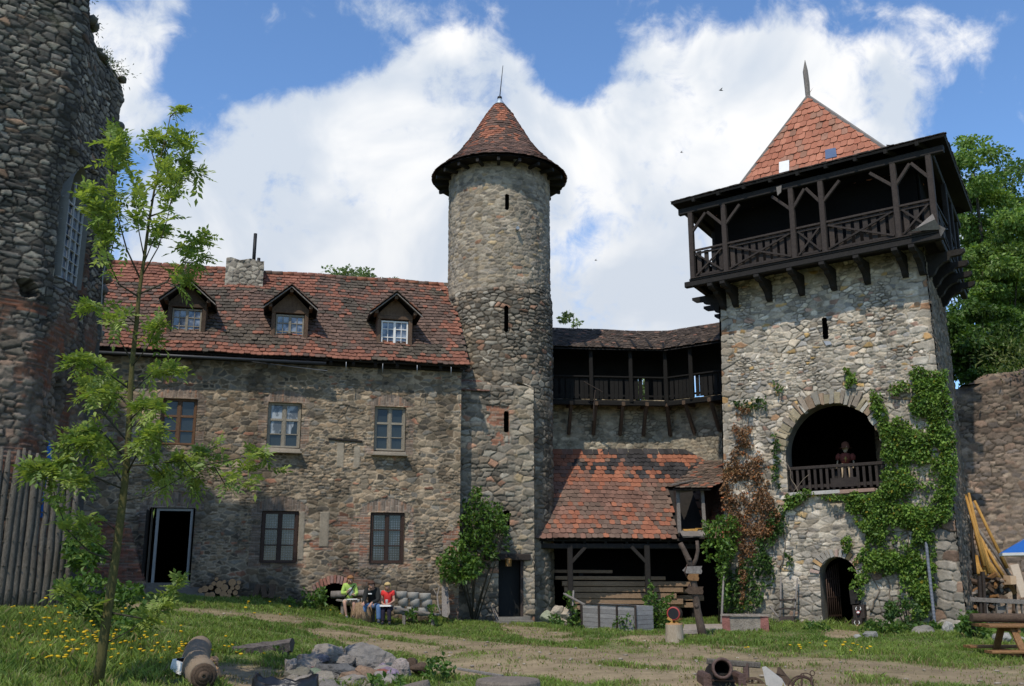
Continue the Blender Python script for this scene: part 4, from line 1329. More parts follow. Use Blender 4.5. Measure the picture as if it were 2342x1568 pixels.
# ================================================================ gatehouse
G0, GU, GW = Vector((6.97, 32.86, 0)), Vector((.795, -.6066, 0)), Vector((-.6066, -.795, 0))
GR = math.atan2(GU.y, GU.x)
GB = Vector((-.485, -.8745, 0))      # the flanks run back askew
def gp(u, z, off=0.0): return G0 + GU * u + (GW if off > 0 else GB) * off + Vector((0, 0, z))
def gp_np(u, z, off): return np.array(G0) + u[..., None] * np.array(GU) + np.where((off > 0)[..., None], off[..., None] * np.array(GW), off[..., None] * np.array(GB)) + z[..., None] * np.array((0, 0, 1.))
def gface(px, py, off=0.0):
    p = on_v(px, py, (G0 + GW * off), GW)
    return (p - G0).dot(GU), p.z
gate = thing('gatehouse', 'square pale rubble gate tower with timber hoarding gallery and red pyramid roof', 'gate tower', gp(3.6, 0))
PAL_G = [(.40, .36, .30), (.46, .425, .36), (.32, .295, .25), (.42, .365, .29), (.52, .48, .42), (.36, .33, .29), (.36, .22, .13, .12), (.42, .29, .13, .16), (.28, .275, .265, .6), (.36, .24, .19, .2)]
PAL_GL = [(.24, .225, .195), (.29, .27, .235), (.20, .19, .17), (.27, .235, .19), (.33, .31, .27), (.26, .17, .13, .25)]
nu, nv = 300, 490
U, V = np.meshgrid(np.linspace(0, 1, nu), np.linspace(-.3, 11.5, nv))
uL, uR = .40 * np.clip(V / 11, 0, 1) - .0, 7.34 - .14 * np.clip(V / 11, 0, 1.2)
X = uL + (uR - uL) * U
ra = rubble(X, V, .225, .115, 43, PAL_G, (.46, .415, .34), .052, .022, .015, bright=.75, openj=.85, drop=.28)
ra2 = rubble(X, V, .16, .08, 48, PAL_G, (.44, .40, .33), .055, .02, .014, bright=.7, openj=.85)
ra = blend(ra, ra2, sst((fbm(X * .9, V * 1.1, 62, 3) - .54) / .03))
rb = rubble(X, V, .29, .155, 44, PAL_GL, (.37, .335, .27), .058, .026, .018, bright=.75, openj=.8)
rq = rubble(X * .9, V, .50, .28, 45, [(.20, .185, .16), (.24, .22, .19), (.17, .16, .14), (.23, .16, .12, .5), (.30, .28, .25, .5)], (.27, .245, .2), .07, .025, .012, drop=.12, jit=.22, bright=.6)
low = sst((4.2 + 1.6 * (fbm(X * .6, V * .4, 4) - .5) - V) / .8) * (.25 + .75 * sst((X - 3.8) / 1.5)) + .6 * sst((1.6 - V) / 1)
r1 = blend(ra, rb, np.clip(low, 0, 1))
r1 = blend(r1, rq, np.clip(sst((X - uR + .95) / .15), 0, 1) * sst((4.3 - V) / .3))
rq2 = rubble(X, V, .55, .24, 46, [(.42, .39, .34), (.38, .33, .26), (.44, .28, .13, .5), (.34, .2, .12, .5), (.36, .33, .28)], (.40, .36, .30), .055, .03, .014, drop=.05, jit=.2)
r1 = blend(r1, rq2, np.maximum(sst((X - uR + .5 + .2 * np.sign(np.sin(V * 13))) / .06), sst((uL + .42 + .18 * np.sign(np.sin(V * 12)) - X) / .06)) * sst((V - 4.2) / .3))
AC, AR, AZ0, AZS = 3.92, 1.53, 4.10, 5.32
GD = (3.22, 4.36, -.3, 2.06)
kp = np.ones(U.shape, bool)
inside_arch = (abs(X - AC) < AR) & (V > AZ0) & ((V < AZS) | (np.hypot(X - AC, V - AZS) < AR))
kp &= ~inside_arch
dc, dr_ = (GD[0] + GD[1]) / 2, (GD[1] - GD[0]) / 2
kp &= ~((abs(X - dc) < dr_) & (V < GD[3] - dr_ + np.sqrt(np.clip(dr_ ** 2 - (X - dc) ** 2, 0, None))))
kp &= ~((abs(X - 3.97) < .075) & (V > 8.93) & (V < 9.62))
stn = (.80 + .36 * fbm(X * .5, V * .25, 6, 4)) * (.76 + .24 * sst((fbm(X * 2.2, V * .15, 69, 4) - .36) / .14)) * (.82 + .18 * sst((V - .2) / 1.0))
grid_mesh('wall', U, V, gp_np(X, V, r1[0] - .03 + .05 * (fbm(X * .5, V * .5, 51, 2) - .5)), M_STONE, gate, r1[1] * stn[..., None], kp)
# right flank, seen edge on, its stone colours darkened to paint shade
DEP = 5.4
U, V, nu, nv = grid_uv(-.06, DEP, -.3, 11.5, .045)
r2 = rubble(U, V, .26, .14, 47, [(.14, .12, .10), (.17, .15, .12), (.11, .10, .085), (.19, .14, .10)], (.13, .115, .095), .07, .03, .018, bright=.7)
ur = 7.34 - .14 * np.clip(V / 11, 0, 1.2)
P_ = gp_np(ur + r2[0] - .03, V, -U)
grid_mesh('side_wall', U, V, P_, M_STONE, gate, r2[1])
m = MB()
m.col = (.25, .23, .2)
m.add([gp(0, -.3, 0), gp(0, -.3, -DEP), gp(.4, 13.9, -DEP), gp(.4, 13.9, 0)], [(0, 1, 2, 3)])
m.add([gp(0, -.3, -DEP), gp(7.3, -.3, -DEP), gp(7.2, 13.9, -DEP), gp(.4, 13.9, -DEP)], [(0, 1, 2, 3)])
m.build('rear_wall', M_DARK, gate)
m = MB()
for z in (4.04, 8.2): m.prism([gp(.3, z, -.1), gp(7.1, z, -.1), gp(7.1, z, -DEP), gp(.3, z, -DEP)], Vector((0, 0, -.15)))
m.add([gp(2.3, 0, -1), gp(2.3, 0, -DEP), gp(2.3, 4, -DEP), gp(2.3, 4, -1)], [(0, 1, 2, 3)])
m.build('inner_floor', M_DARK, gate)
# arch soffits and voussoirs
def soffit(name, cx, rad, zs, z0, depth, mat, col, a0=0, a1=math.pi, n=22):
    m = MB()
    m.col = col
    prof = [(cx + rad, z0)] + [(cx + rad * math.cos(a0 + (a1 - a0) * k / n), zs + rad * math.sin(a0 + (a1 - a0) * k / n)) for k in range(n + 1)] + [(cx - rad, z0)]
    for (p, q) in zip(prof[:-1], prof[1:]):
        m.add([gp(p[0], p[1], .02), gp(q[0], q[1], .02), gp(q[0], q[1], -depth), gp(p[0], p[1], -depth)], [(0, 1, 2, 3)])
    return m.build(name, mat, gate)
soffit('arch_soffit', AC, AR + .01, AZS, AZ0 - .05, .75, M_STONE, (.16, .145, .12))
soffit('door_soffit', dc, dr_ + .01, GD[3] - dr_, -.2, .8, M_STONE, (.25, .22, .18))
m = MB()
ang = .12
while ang < math.pi - .1:
    w = random.uniform(.055, .15)
    L = random.uniform(.28, .52)
    a = ang + w / 2
    sh_ = random.uniform(.68, 1.0)
    rr = AR - .02 + L / 2 + random.uniform(-.02, .03)
    c = random.choice([(.40, .355, .27), (.38, .31, .2), (.34, .24, .16), (.44, .40, .33), (.35, .31, .25), (.40, .32, .2), (.31, .25, .19)])
    m.box(gp(AC + rr * math.cos(a), AZS + rr * math.sin(a), .02), (w * (AR + L * .4) * .86, .12, L), m=Matrix.Rotation(GR, 3, 'Z') @ Matrix.Rotation(math.pi / 2 - a, 3, 'Y'), jit=.03, col=tuple(q * sh_ for q in c))
    ang += w
m.build('arch_voussoir', M_STONE, gate)
m = MB()
for k in range(15):
    a = .1 + (math.pi - .2) * (k + .5) / 15
    L = random.uniform(.2, .3)
    rr = dr_ + .02 + L / 2
    m.box(gp(dc + rr * math.cos(a), GD[3] - dr_ + rr * math.sin(a), .01), (.10, .1, L), m=Matrix.Rotation(GR, 3, 'Z') @ Matrix.Rotation(math.pi / 2 - a, 3, 'Y'), jit=.014, col=random.choice([(.34, .30, .25), (.38, .27, .22), (.36, .33, .29), (.42, .26, .12)]))
m.build('door_voussoir', M_STONE, gate)
m = MB()
m.col = (.42, .39, .35)
m.box(gp(3.3, 4.03, .04), (1.6, .3, .12), GR, jit=.02); m.box(gp(4.6, 4.04, .03), (1.1, .3, .11), GR, jit=.02, col=(.26, .17, .13))
m.build('arch_sill', M_STONE, gate)
# balcony railing in the big arch
m = MB()
for k in range(16):
    u = 2.5 + k * .192
    m.beam(gp(u, 4.16, -.12), gp(u, 4.82, -.12), .085, .05, up=GW)
m.beam(gp(2.36, 4.86, -.12), gp(5.5, 4.86, -.12), .10, .10); m.beam(gp(2.36, 4.27, -.16), gp(5.5, 4.27, -.16), .10, .04, up=GW)
m.prism([gp(3.75, 4.2, -.08), gp(4.62, 4.2, -.08), gp(4.62, 4.48, -.08), gp(3.75, 4.48, -.08)], GW * -.03)
m.build('arch_railing', M_RAILWOOD, gate)
# iron gate leaf, opened inwards
m = MB()
hinge = gp(GD[0] + .12, 0, -.32)
gd = (GU * .20 - GW * .98).normalized()
gl_ = .72
for k in range(7):
    p = hinge + gd * (gl_ * k / 6)
    zt = GD[3] - .45 + .28 * math.sin(k / 6 * 1.5)
    m.tube([p + Vector((0, 0, .03)), p + Vector((0, 0, zt))], .019, 6)
for z in (.30, .85, 1.42): m.beam(hinge + Vector((0, 0, z)), hinge + gd * gl_ + Vector((0, 0, z)), .03, .05)
m.build('iron_gate', M_IRON, gate)

# timber gallery ----------------------------------------------------
GO = 1.05
zf, zr_, ze = 11.45, 12.46, 13.86
uA, uB = -.18, 7.95
m = MB()
m.prism([gp(uA - .05, zf - .06, GO + .06), gp(uB + .05, zf - .06, GO + .06), gp(uB + .05, zf - .06, -DEP - 1), gp(uA - .05, zf - .06, -DEP - 1)], Vector((0, 0, .06)))
m.beam(gp(uA - .25, zf - .16, GO - .06), gp(uB + .1, zf - .16, GO - .06), .2, .2)
m.beam(gp(uA + .1, zf - .16, GO - .06), gp(uA + .1, zf - .16, -DEP - 1), .2, .2); m.beam(gp(uB - .1, zf - .16, GO - .06), gp(uB - .1, zf - .16, -DEP - 1), .2, .2)
m.build('gallery_floor', M_DARKWOOD, gate)
m = MB()
m.prism([gp(uA, zf + .002, GO + .10), gp(uB, zf + .002, GO + .10), gp(uB, zf + .002, GO - .02), gp(uA, zf + .002, GO - .02)], Vector((0, 0, .03)))
m.build('gallery_edge_board', M_RAILWOOD, gate)
PU = (-.1, 1.15, 3.54, 4.53, 6.80, 7.85)
for u in PU:
    m = MB()
    m.beam(gp(u, zf, GO), gp(u, ze, GO), .17, .17, up=GW)
    m.build('gallery_post', M_RAILWOOD, gate)
for (u, off) in ((-.1, -1.2), (-.1, -3.2), (-.1, -5.6), (7.85, -1.6), (7.85, -3.6), (7.85, -5.6)):
    m = MB()
    m.beam(gp(u, zf, off), gp(u, ze, off), .16, .16, up=GW)
    m.build('gallery_post', M_DARKWOOD, gate)
def brace(u0, u1):
    m = MB()
    m.beam(gp(u0, ze - .75, GO + .01), gp(u1, ze - .12, GO + .01), .10, .09, up=GW)
    m.build('knee_brace', M_RAILWOOD, gate)
for (a, b) in ((-.1, .48), (1.15, .55), (1.15, 1.75), (3.54, 2.9), (3.54, 4.0), (4.53, 4.05), (4.53, 5.15), (6.8, 6.1), (6.8, 7.3), (7.85, 7.34)): brace(a, b)
m = MB()
m.beam(gp(uA - .35, ze + .1, GO), gp(uB + .35, ze + .1, GO), .17, .22); m.beam(gp(uA + .05, ze + .1, GO), gp(uA + .05, ze + .1, -DEP - 1), .17, .2); m.beam(gp(uB - .05, ze + .1, GO), gp(uB - .05, ze + .1, -DEP - 1), .17, .2)
for k in range(9): m.beam(gp(.2 + k * .93, ze + .32, GO + .38), gp(.2 + k * .93, ze + .75, -.2), .10, .13)
m.build('eaves_beam', M_DARKWOOD, gate)
def rail_bay(m, a, b, off=GO, side=None):
    P = (lambda u, z, d=0.0: gp(u, z, off + d)) if side is None else (lambda u, z, d=0.0: gp(side + d, z, u))
    m.beam(P(a, zr_), P(b, zr_), .07, .07); m.beam(P(a, zr_ - .10, -.05), P(b, zr_ - .10, -.05), .05, .07); m.beam(P(a, zf + .12, -.05), P(b, zf + .12, -.05), .05, .08)
    n = max(3, int(abs(b - a) / .235))
    for k in range(n):
        u = a + (b - a) * (k + .5) / n
        v = GU if side is None else GW
        q = P(u, zf + .1, -.09)
        m.box(q + Vector((0, 0, .45)), (.155, .03, .88 + random.uniform(-.02, .02)) if side is None else (.03, .155, .88), GR, jit=.004)
    m.beam(P(a + .06, zr_ - .12), P(b - .06, zf + .12), .06, .045, up=GW if side is None else GU); m.beam(P(a + .06, zf + .12, .003), P(b - .06, zr_ - .12, .003), .06, .045, up=GW if side is None else GU)
for (a, b) in zip(PU[:-1], PU[1:]):
    m = MB()
    rail_bay(m, a + .08, b - .08)
    m.build('gallery_railing', M_RAILWOOD, gate)
m = MB()
rail_bay(m, .95, -1.2, 0, -.1); rail_bay(m, -1.25, -3.2, 0, -.1)
m.build('gallery_railing', M_DARKWOOD, gate)
m = MB()
rail_bay(m, .95, -1.6, 0, 7.85); rail_bay(m, -1.6, -3.6, 0, 7.85)
m.build('gallery_railing', M_DARKWOOD, gate)
def corbel(c, along, lo=10.48):
    """stepped bracket under the gallery: along is the outward direction"""
    m = MB()
    sd_ = Vector((-along.y, along.x, 0))
    prof = [(-.1, zf - .27), (1.12, zf - .27), (1.12, zf - .36), (1.02, zf - .44), (.72, zf - .46), (.66, zf - .56), (.50, zf - .60), (.34, zf - .70), (.26, zf - .80), (.22, lo + .08), (.12, lo), (-.1, lo)]
    m.prism([c + along * a + Vector((0, 0, z)) - sd_ * .085 for a, z in prof], sd_ * .17)
    return m.build('bracket', M_DARKWOOD, gate)
for u in (.52, .98, 2.19, 3.32, 4.38, 5.46, 6.62, 7.12): corbel(gp(u, 0, 0), GW)
for off in (-.3, -1.6, -2.9, -4.2):
    corbel(gp(.35, 0, off), -GU)
    corbel(gp(7.22, 0, off), GU)
# timber storey inside the gallery
m = MB()
for (a, b) in (((.35, .02), (7.2, .02)), ((7.22, .0), (7.22, -DEP)), ((.34, 0), (.34, -DEP))):
    m.prism([gp(a[0], zf, a[1]), gp(b[0], zf, b[1]), gp(b[0], 14.9, b[1]), gp(a[0], 14.9, a[1])], (GW * .05 if a[1] == b[1] else GU * (.05 if a[0] > 3 else -.05)))
m.build('upper_boarding', M_DARK, gate)

# skirt roof and pyramid --------------------------------------------
EV = (-.68, 8.45, 1.38, -DEP - .5)         # eave rectangle: u0, u1, front, back
ZE, ZK = 14.28, 15.12
apex = at_y(1848, 222, 32.25)
au, ao = (apex - G0).dot(GU), (apex - G0).dot(GW)
lb, rb_ = gface(1715, 405, -.62), gface(2005, 340, -.62)
KU0, KU1, KF = 1.0, 6.55, -.55
sk = [(gp(EV[0], ZE, EV[2]), gp(EV[1], ZE, EV[2]), gp(KU1, ZK, KF), gp(KU0, ZK, KF)),
      (gp(EV[1], ZE, EV[2]), gp(EV[1], ZE, EV[3]), gp(KU1, ZK, -DEP + .2), gp(KU1, ZK, KF)),
      (gp(EV[0], ZE, EV[3]), gp(EV[0], ZE, EV[2]), gp(KU0, ZK, KF), gp(KU0, ZK, -DEP + .2)),
      (gp(EV[1], ZE, EV[3]), gp(EV[0], ZE, EV[3]), gp(KU0, ZK, -DEP + .2), gp(KU1, ZK, -DEP + .2))]
m = MB()
for q in sk:
    nrm = (q[1] - q[0]).cross(q[3] - q[0]).normalized()
    m.prism(q, nrm * -.07)
m.build('skirt_deck', M_DARKWOOD, gate)
def quad_tiles(name, q, tw, ex, colf, parent, th, seed, square=False, miss=0.0):
    u = (q[1] - q[0])
    W_ = u.length
    u.normalize()
    nrm = u.cross(q[3] - q[0]).normalized()
    v = nrm.cross(u).normalized()
    H_ = (q[3] - q[0]).dot(v)
    a3, b3 = (q[3] - q[0]).dot(u), (q[2] - q[0]).dot(u)
    cl = lambda s, t: (s > a3 * t / H_ - .02) & (s < W_ + (b3 - W_) * t / H_ + .02)
    S, T = rows(-.25, W_ + .3, H_, tw, ex, lambda s, t: (s > a3 * t / H_ - tw * .45) & (s < W_ + (b3 - W_) * t / H_ + tw * .45))
    pm = plane_map(q[0], u, v, nrm)
    def mp(sc, tc, dx, dt, lift):
        t = np.clip(tc + dt, 0, H_)
        s = np.clip(sc + dx, a3 * t / H_, W_ + (b3 - W_) * t / H_)
        return pm(0 * sc, tc, s, dt, lift)
    return tile_surface(name, S, T, mp, colf, M_TILE, parent, tw, ex, th, seed, square, miss)
for i, q in enumerate(sk[:3]):
    quad_tiles('skirt_roof', q, .16, .16, lambda s, t, rg: leaf_cols(len(s), (.045, .036, .030), (.11, .085, .07), rg, .3), gate, .02, 50 + i, True)
PB = [(.40, 0.0), (7.2, 0.0), (7.2, -DEP), (.40, -DEP)]
ZB = 13.9
pc = [gp(u, ZB, o) for u, o in PB]
def pyr_col(s, t, rg):
    n = len(s)
    c = leaf_cols(n, (.31, .112, .065), (.40, .165, .10), rg, .10)
    d = leaf_cols(n, (.24, .12, .075), (.30, .15, .1), rg, .1)
    return np.where((rg.random(n) < .10 + .3 * (fbm(s, t, 3) > .62))[:, None], d, c)
for i in (0, 1, 3):
    q = [pc[i], pc[(i + 1) % 4], apex, apex]
    quad_tiles('pyramid_roof', q, .235, .30, pyr_col, gate, .026, 60 + i)
m = MB()
for i in range(4): m.add([pc[i] - Vector((0, 0, .05)), pc[(i + 1) % 4] - Vector((0, 0, .05)), apex - Vector((0, 0, .08))], [(0, 1, 2)])
m.build('pyramid_deck', M_DARKWOOD, gate)
m = MB()
for i in range(4): m.beam(pc[i] + Vector((0, 0, .07)), apex + Vector((0, 0, .05)), .13, .10)
m.build('hip_board', M_GREYWOOD, gate)
m = MB()
tip = at_y(1841, 137, 32.25)
m.tube([apex + Vector((0, 0, -.1)), apex.lerp(tip, .35), apex.lerp(tip, .7) + Vector((-.02, 0, 0)), tip], [.085, .10, .095, .008], 6, smooth=False)
m.build('finial', M_GREYWOOD, gate)
# roof lights: a white panel painting bright sky in a gap, and one pane
pn_ = (pc[1] - pc[0]).cross(apex - pc[0]).normalized()
if pn_.z < 0: pn_ = -pn_
def on_pyr(px, py, l=.07):
    d = ray(px, py)
    t = (pc[0] - Vector((0, 0, EYE))).dot(pn_) / d.dot(pn_)
    return Vector((0, 0, EYE)) + d * t + pn_ * l
m = MB()
q = [on_pyr(1784, 399), on_pyr(1807, 393), on_pyr(1807, 369), on_pyr(1784, 374)]
m.prism(q, pn_ * .02)
m.build('sky_gap_panel', M_WHITE, gate)
m = MB()
q = [on_pyr(1890, 367), on_pyr(1916, 361), on_pyr(1913, 341), on_pyr(1889, 346)]
m.prism(q, pn_ * .02)
m.build('skylight', plain('skylight_glass', (.10, .13, .20), .1, 0, .2, 8, 0, .8), gate)
# loose sheets of felt blown against the gallery corner and a hanging rag of board
m = MB()
a0, a1, a2, a3 = (on_v(x, y, G0 + GW * 1.15, GW) for x, y in ((2085, 530), (2133, 488), (2143, 505), (2152, 524)))
m.add([a0, a2 + GW * .2, a1, a3, a0 + Vector((0, 0, -.02)) + GW * .15], [(0, 4, 1), (4, 3, 1), (0, 1, 2)])
a0, a1, a2 = (on_v(x, y, G0 + GW * 1.1, GW) for x, y in ((2140, 510), (2166, 525), (2152, 541)))
m.add([a0, a1 + GW * .15, a2], [(0, 1, 2)])
m.build('loose_sheet', M_GREYWOOD, gate)
m = MB()
a0, a1, a2, a3 = (on_v(x, y, G0 + GW * 1.2, GW) for x, y in ((1776, 428), (1788, 424), (1787, 440), (1779, 447)))
m.prism([a0, a3, a2, a1], GW * .03)
m.build('hanging_board', M_GREYWOOD, gate)
m = MB()
m.col = (.3, .31, .33)
m.prism([gp(3.9, 8.86, .06), gp(4.1, 8.83, .06), gp(4.16, 8.72, .07), gp(3.98, 8.70, .07)], GW * -.08)
m.build('slit_sill', M_STONE, gate)
m = MB()
m.add([gp(3.8, 8.8, -.45), gp(4.2, 8.8, -.45), gp(4.2, 9.7, -.45), gp(3.8, 9.7, -.45)], [(0, 1, 2, 3)])
m.build('slit_back', M_DARK, gate)

# ================================================================ ruined keep on the left
KF_ = Vector((-10.45, 21.0, 0))
ld, rd = Vector((.70, .714, 0)).normalized(), Vector((-.03, 1, 0)).normalized()
ln, rn = Vector((ld.y, -ld.x, 0)), Vector((rd.y, -rd.x, 0))
keepr = thing('ruined_keep', 'dark ruined stone keep with ragged top and tall gothic window', 'ruin', KF_)
PAL_K = [(.14, .13, .11), (.18, .165, .14), (.105, .098, .085), (.21, .19, .155), (.155, .145, .13), (.27, .25, .21, .5), (.21, .14, .095, .15)]
def keep_pos(U, V, d):
    w = sst((U + .35) / .7)[..., None]
    n_ = np.array(ln) * (1 - w) + np.array(rn) * w
    n_ = n_ / np.linalg.norm(n_, axis=-1)[..., None]
    rnd_ = -.10 * np.clip(1 - np.abs(U) / .35, 0, 1) ** 2
    p = np.where((U < 0)[..., None], U[..., None] * np.array(ld), U[..., None] * np.array(rd))
    P = np.array(KF_) + p + n_ * (d + rnd_)[..., None]
    P[..., 2] += V
    return P
def ktop(U):
    base = np.interp(U, [-7, -.6, -.1, .25, .6, 1.1, 1.7, 2.3, 2.8, 3.2, 3.5], [19, 17.2, 16.2, 15.9, 15.3, 15.0, 14.9, 14.7, 14.75, 14.4, 13.6])
    return base + .55 * (fbm(U * 1.7, U * 0, 3, 4) - .5)
kend = lambda V: 3.25 + .35 * (fbm(V * 1.1, V * 0, 8, 4) - .5) + .045 * (V - 7) * .5
U, V, nu, nv = grid_uv(-7, 3.9, -.3, 19, .032)
ra = rubble(U, V, .235, .115, 83, PAL_K, (.055, .048, .04), .046, .024, .022, drop=.28, bright=1.0)
rb = rubble(U, V, .26, .13, 84, [(.15, .13, .105), (.19, .16, .13), (.12, .105, .09), (.22, .15, .11, .5)], (.17, .14, .115), .05, .03, .022, bright=.7)
rk = bricks(U, V, .28, .09, 5, [(.20, .085, .05), (.17, .09, .06), (.14, .09, .07)], (.14, .12, .10), .04)
r1 = blend(ra, rb, sst((7.6 - V + 1.6 * (fbm(U * .7, V * .5, 9) - .5)) / .8))
bm_ = sst((fbm(U * 1.1, V * .8, 10, 4) - .56) / .05) * sst((8.0 - V) / 1.0) + ((abs(U - 1.75) < .4) & (V > 8.2) & (V < 9.3)) * .8 * (fbm(U * 3, V * 3, 3) > .4) + ((abs(V - 7.35) < .14) & (U < .2)) * .9
r1 = blend(r1, rk, np.clip(bm_, 0, 1))
KW = (.55, 1.75, 8.3, 10.25)     # gothic window
wc, wr = (KW[0] + KW[1]) / 2, (KW[1] - KW[0]) / 2
def in_gothic(U, V, g=0.0):
    x = np.abs(U - wc)
    apx = KW[3] + np.sqrt(np.clip((2 * (wr + g)) ** 2 - (x + wr + g) ** 2, 0, None))
    return (x < wr + g) & (V > KW[2] - g) & (V < np.where(V > KW[3], apx, 99)) & (V < KW[3] + 1.75 * wr + g)
kp = (V < ktop(U)) & (U < kend(V)) & ~in_gothic(U, V)
hol = ((abs(U - 1.2) < .10 + .05 * np.sin(V * 9)) & (V > 5.2) & (V < 6.5)) | ((abs(U + .45 + .1 * np.sin(V * 8)) < .2) & (abs(V - 7.75) < .17 + .05 * np.sin(U * 11)))
d_ = r1[0] - .04 + .30 * (fbm(U * .55, V * .4, 17, 3) - .5) - .45 * hol - .16 * sst((V - ktop(U) + .5) / .5)
d_ = d_ - .22 * sst((U - kend(V) + .3) / .3) - .14 * np.clip(1 - np.abs(np.abs(U - wc) - wr) / .25, 0, 1) * ((V > 8) & (V < 11.4))
stn = (.50 + .7 * fbm(U * .5, V * .35, 66, 4)) * (.75 + .25 * sst((fbm(U * 2, V * .2, 67, 4) - .36) / .15))
grid_mesh('wall', U, V, keep_pos(U, V, d_), M_STONE_OLD, keepr, r1[1] * stn[..., None], kp)
m = MB()
m.col = (.12, .11, .1)
bk_ = KF_ + rd * 3.2
q1, q2 = bk_ - rn * 6.2, KF_ + ld * -7
zt = 14.2
for (a, b, z_a, z_b) in ((bk_, bk_ - rn * 1.6, 13.4, 14.0), (bk_ - rn * 1.6, q1, 14.0, 17), (q1, q2 - Vector((3, 0, 0)), 17, 17)):
    m.add([a + Vector((0, 0, -.3)), b + Vector((0, 0, -.3)), b + Vector((0, 0, z_b)), a + Vector((0, 0, z_a))], [(0, 1, 2, 3)])
top = [keep_pos(np.array([u]), ktop(np.array([u])) - .15, np.array([-.2]))[0] for u in (-6.5, -3, -.6, .3, 1.1, 2.2, 3.0)]
for a, b in zip(top[:-1], top[1:]):
    a, b = Vector(a), Vector(b)
    m.add([a, b, b - rn * 1.6 + Vector((0, 0, -.3)), a - rn * 1.6 + Vector((0, 0, -.3))], [(0, 1, 2, 3)])
m.build('core_wall', M_STONE_OLD, keepr)
m = MB()
for k in range(46):
    u = random.uniform(-.3, 3.2)
    z = float(ktop(np.array([u]))[0])
    p = Vector(keep_pos(np.array([u]), np.array([z - .1]), np.array([random.uniform(-.9, .05)]))[0])
    m.rock(p, (random.uniform(.12, .24), random.uniform(.12, .22), random.uniform(.08, .16)), k, .2, 2, (.13, .125, .11), random.uniform(0, 3))
for k in range(40):
    z = random.uniform(7, 14.2)
    p = Vector(keep_pos(kend(np.array([z])) - .1, np.array([z]), np.array([random.uniform(-.6, -.05)]))[0])
    m.rock(p, (random.uniform(.12, .22), random.uniform(.14, .26), random.uniform(.08, .15)), k + 99, .2, 2, random.choice([(.13, .125, .11), (.16, .13, .11), (.1, .09, .085)]), random.uniform(0, 3))
setp(m.build('crumbling_stone', M_STONE_OLD, keepr), kind='stuff')
def kq(u, z, d): return Vector(keep_pos(np.array([u]), np.array([z]), np.array([d]))[0])
m = MB()
RC = -.14
aw = []
for k in range(9):
    x = -wr + 2 * wr * k / 8
    aw.append((wc + x, KW[3] + math.sqrt(max(0, (2 * wr) ** 2 - (abs(x) + wr) ** 2))))
out = [(KW[0], KW[2])] + aw + [(KW[1], KW[2])]
for a, b in zip(out[:-1], out[1:]): m.add([kq(a[0], a[1], .0), kq(b[0], b[1], .0), kq(b[0], b[1], -.55), kq(a[0], a[1], -.55)], [(0, 1, 2, 3)])
m.col = (.2, .19, .17)
kw = m.build('window_jamb', plain('dressed_stone', (.17, .165, .15), .95), keepr)
m = MB()
for u in (KW[0] + .04, (KW[0] + wc) / 2, wc, (KW[1] + wc) / 2, KW[1] - .04): m.beam(kq(u, KW[2], RC), kq(u, KW[3] + (.05 if abs(u - wc) > .2 else .6), RC), .05 if u in (KW[0] + .04, wc, KW[1] - .04) else .025, .05, up=rn)
for k in range(8):
    z = KW[2] + .04 + (KW[3] - KW[2] - .04) * k / 7
    m.beam(kq(KW[0], z, RC), kq(KW[1], z, RC), .05 if k in (0, 7) else .022, .05, up=rn)
m.build('window_frame', plain('grey_window_paint', (.34, .34, .33), .7), keepr)
m = MB()
m.add([kq(KW[0], KW[2], RC - .04), kq(KW[1], KW[2], RC - .04), kq(KW[1], KW[3], RC - .04), kq(KW[0], KW[3], RC - .04)], [(0, 1, 2, 3)])
m.build('window_pane', M_DPANE, keepr)
m = MB()
m.tube([kq(2.95, 11.4, .12), kq(3.0, 10.2, .16), kq(2.7, 9.0, .10), kq(2.55, 8.2, .2), kq(2.9, 7.7, .12), kq(3.1, 7.3, .1)], .014, 5)
m.build('hanging_cable', plain('pale_cable', (.3, .29, .27), .7), keepr)

# ================================================================ right hand court wall and brick stub
rw = thing('court_wall', 'reddish brown rubble court wall behind the woodpile, overgrown on top', 'wall', (15.5, 33.0, 0))
A_, B_ = Vector((12.6, 33.6, 0)), Vector((23.5, 31.2, 0))
wd = (B_ - A_).normalized()
wn = Vector((wd.y, -wd.x, 0))
U, V, nu, nv = grid_uv(0, (B_ - A_).length, -.4, 9.3, .04)
PAL_R = [(.22, .17, .135), (.26, .205, .16), (.18, .145, .12), (.24, .17, .13), (.29, .235, .185, .6), (.155, .13, .115)]
r1 = rubble(U, V, .27, .135, 93, PAL_R, (.24, .19, .145), .05, .024, .017, bright=.7, drop=.28)
zt = np.interp(U, [0, 2.2, 3.0, 4.0, 6, 12], [7.9, 7.8, 7.9, 8.3, 8.5, 8.8]) + .35 * (fbm(U * 1.5, U * 0, 5) - .5)
stn = (.66 + .6 * fbm(U * .5, V * .3, 6)) * (.72 + .28 * sst((6.4 - V) / .6))
P_ = np.array(A_) + U[..., None] * np.array(wd) + (r1[0] - .03 - .3 * sst((V - zt + .35) / .35))[..., None] * np.array(wn)
P_[..., 2] += V
grid_mesh('wall', U, V, P_, M_STONE, rw, r1[1] * stn[..., None], V < zt)
m = MB()
for a, b, za, zb_ in ((0, 3, 7.5, 7.5), (3, 11, 7.9, 8.4)):
    p, q = A_ + wd * a, A_ + wd * b
    m.add([p + Vector((0, 0, za)), q + Vector((0, 0, zb_)), q + Vector((0, 0, zb_)) - wn * 1.2, p + Vector((0, 0, za)) - wn * 1.2, p - wn * 1.2, q - wn * 1.2], [(0, 1, 2, 3), (3, 2, 5, 4)])
m.build('wall_core', M_DARK, rw)
bw_ = thing('brick_wall', 'low crumbling red brick wall beside the house doorway', 'wall', (-12.5, 29.2, .8))
A_, B_ = Vector((-14.5, 28.4, 0)), Vector((-10.75, 29.3, 0))
wd = (B_ - A_).normalized()
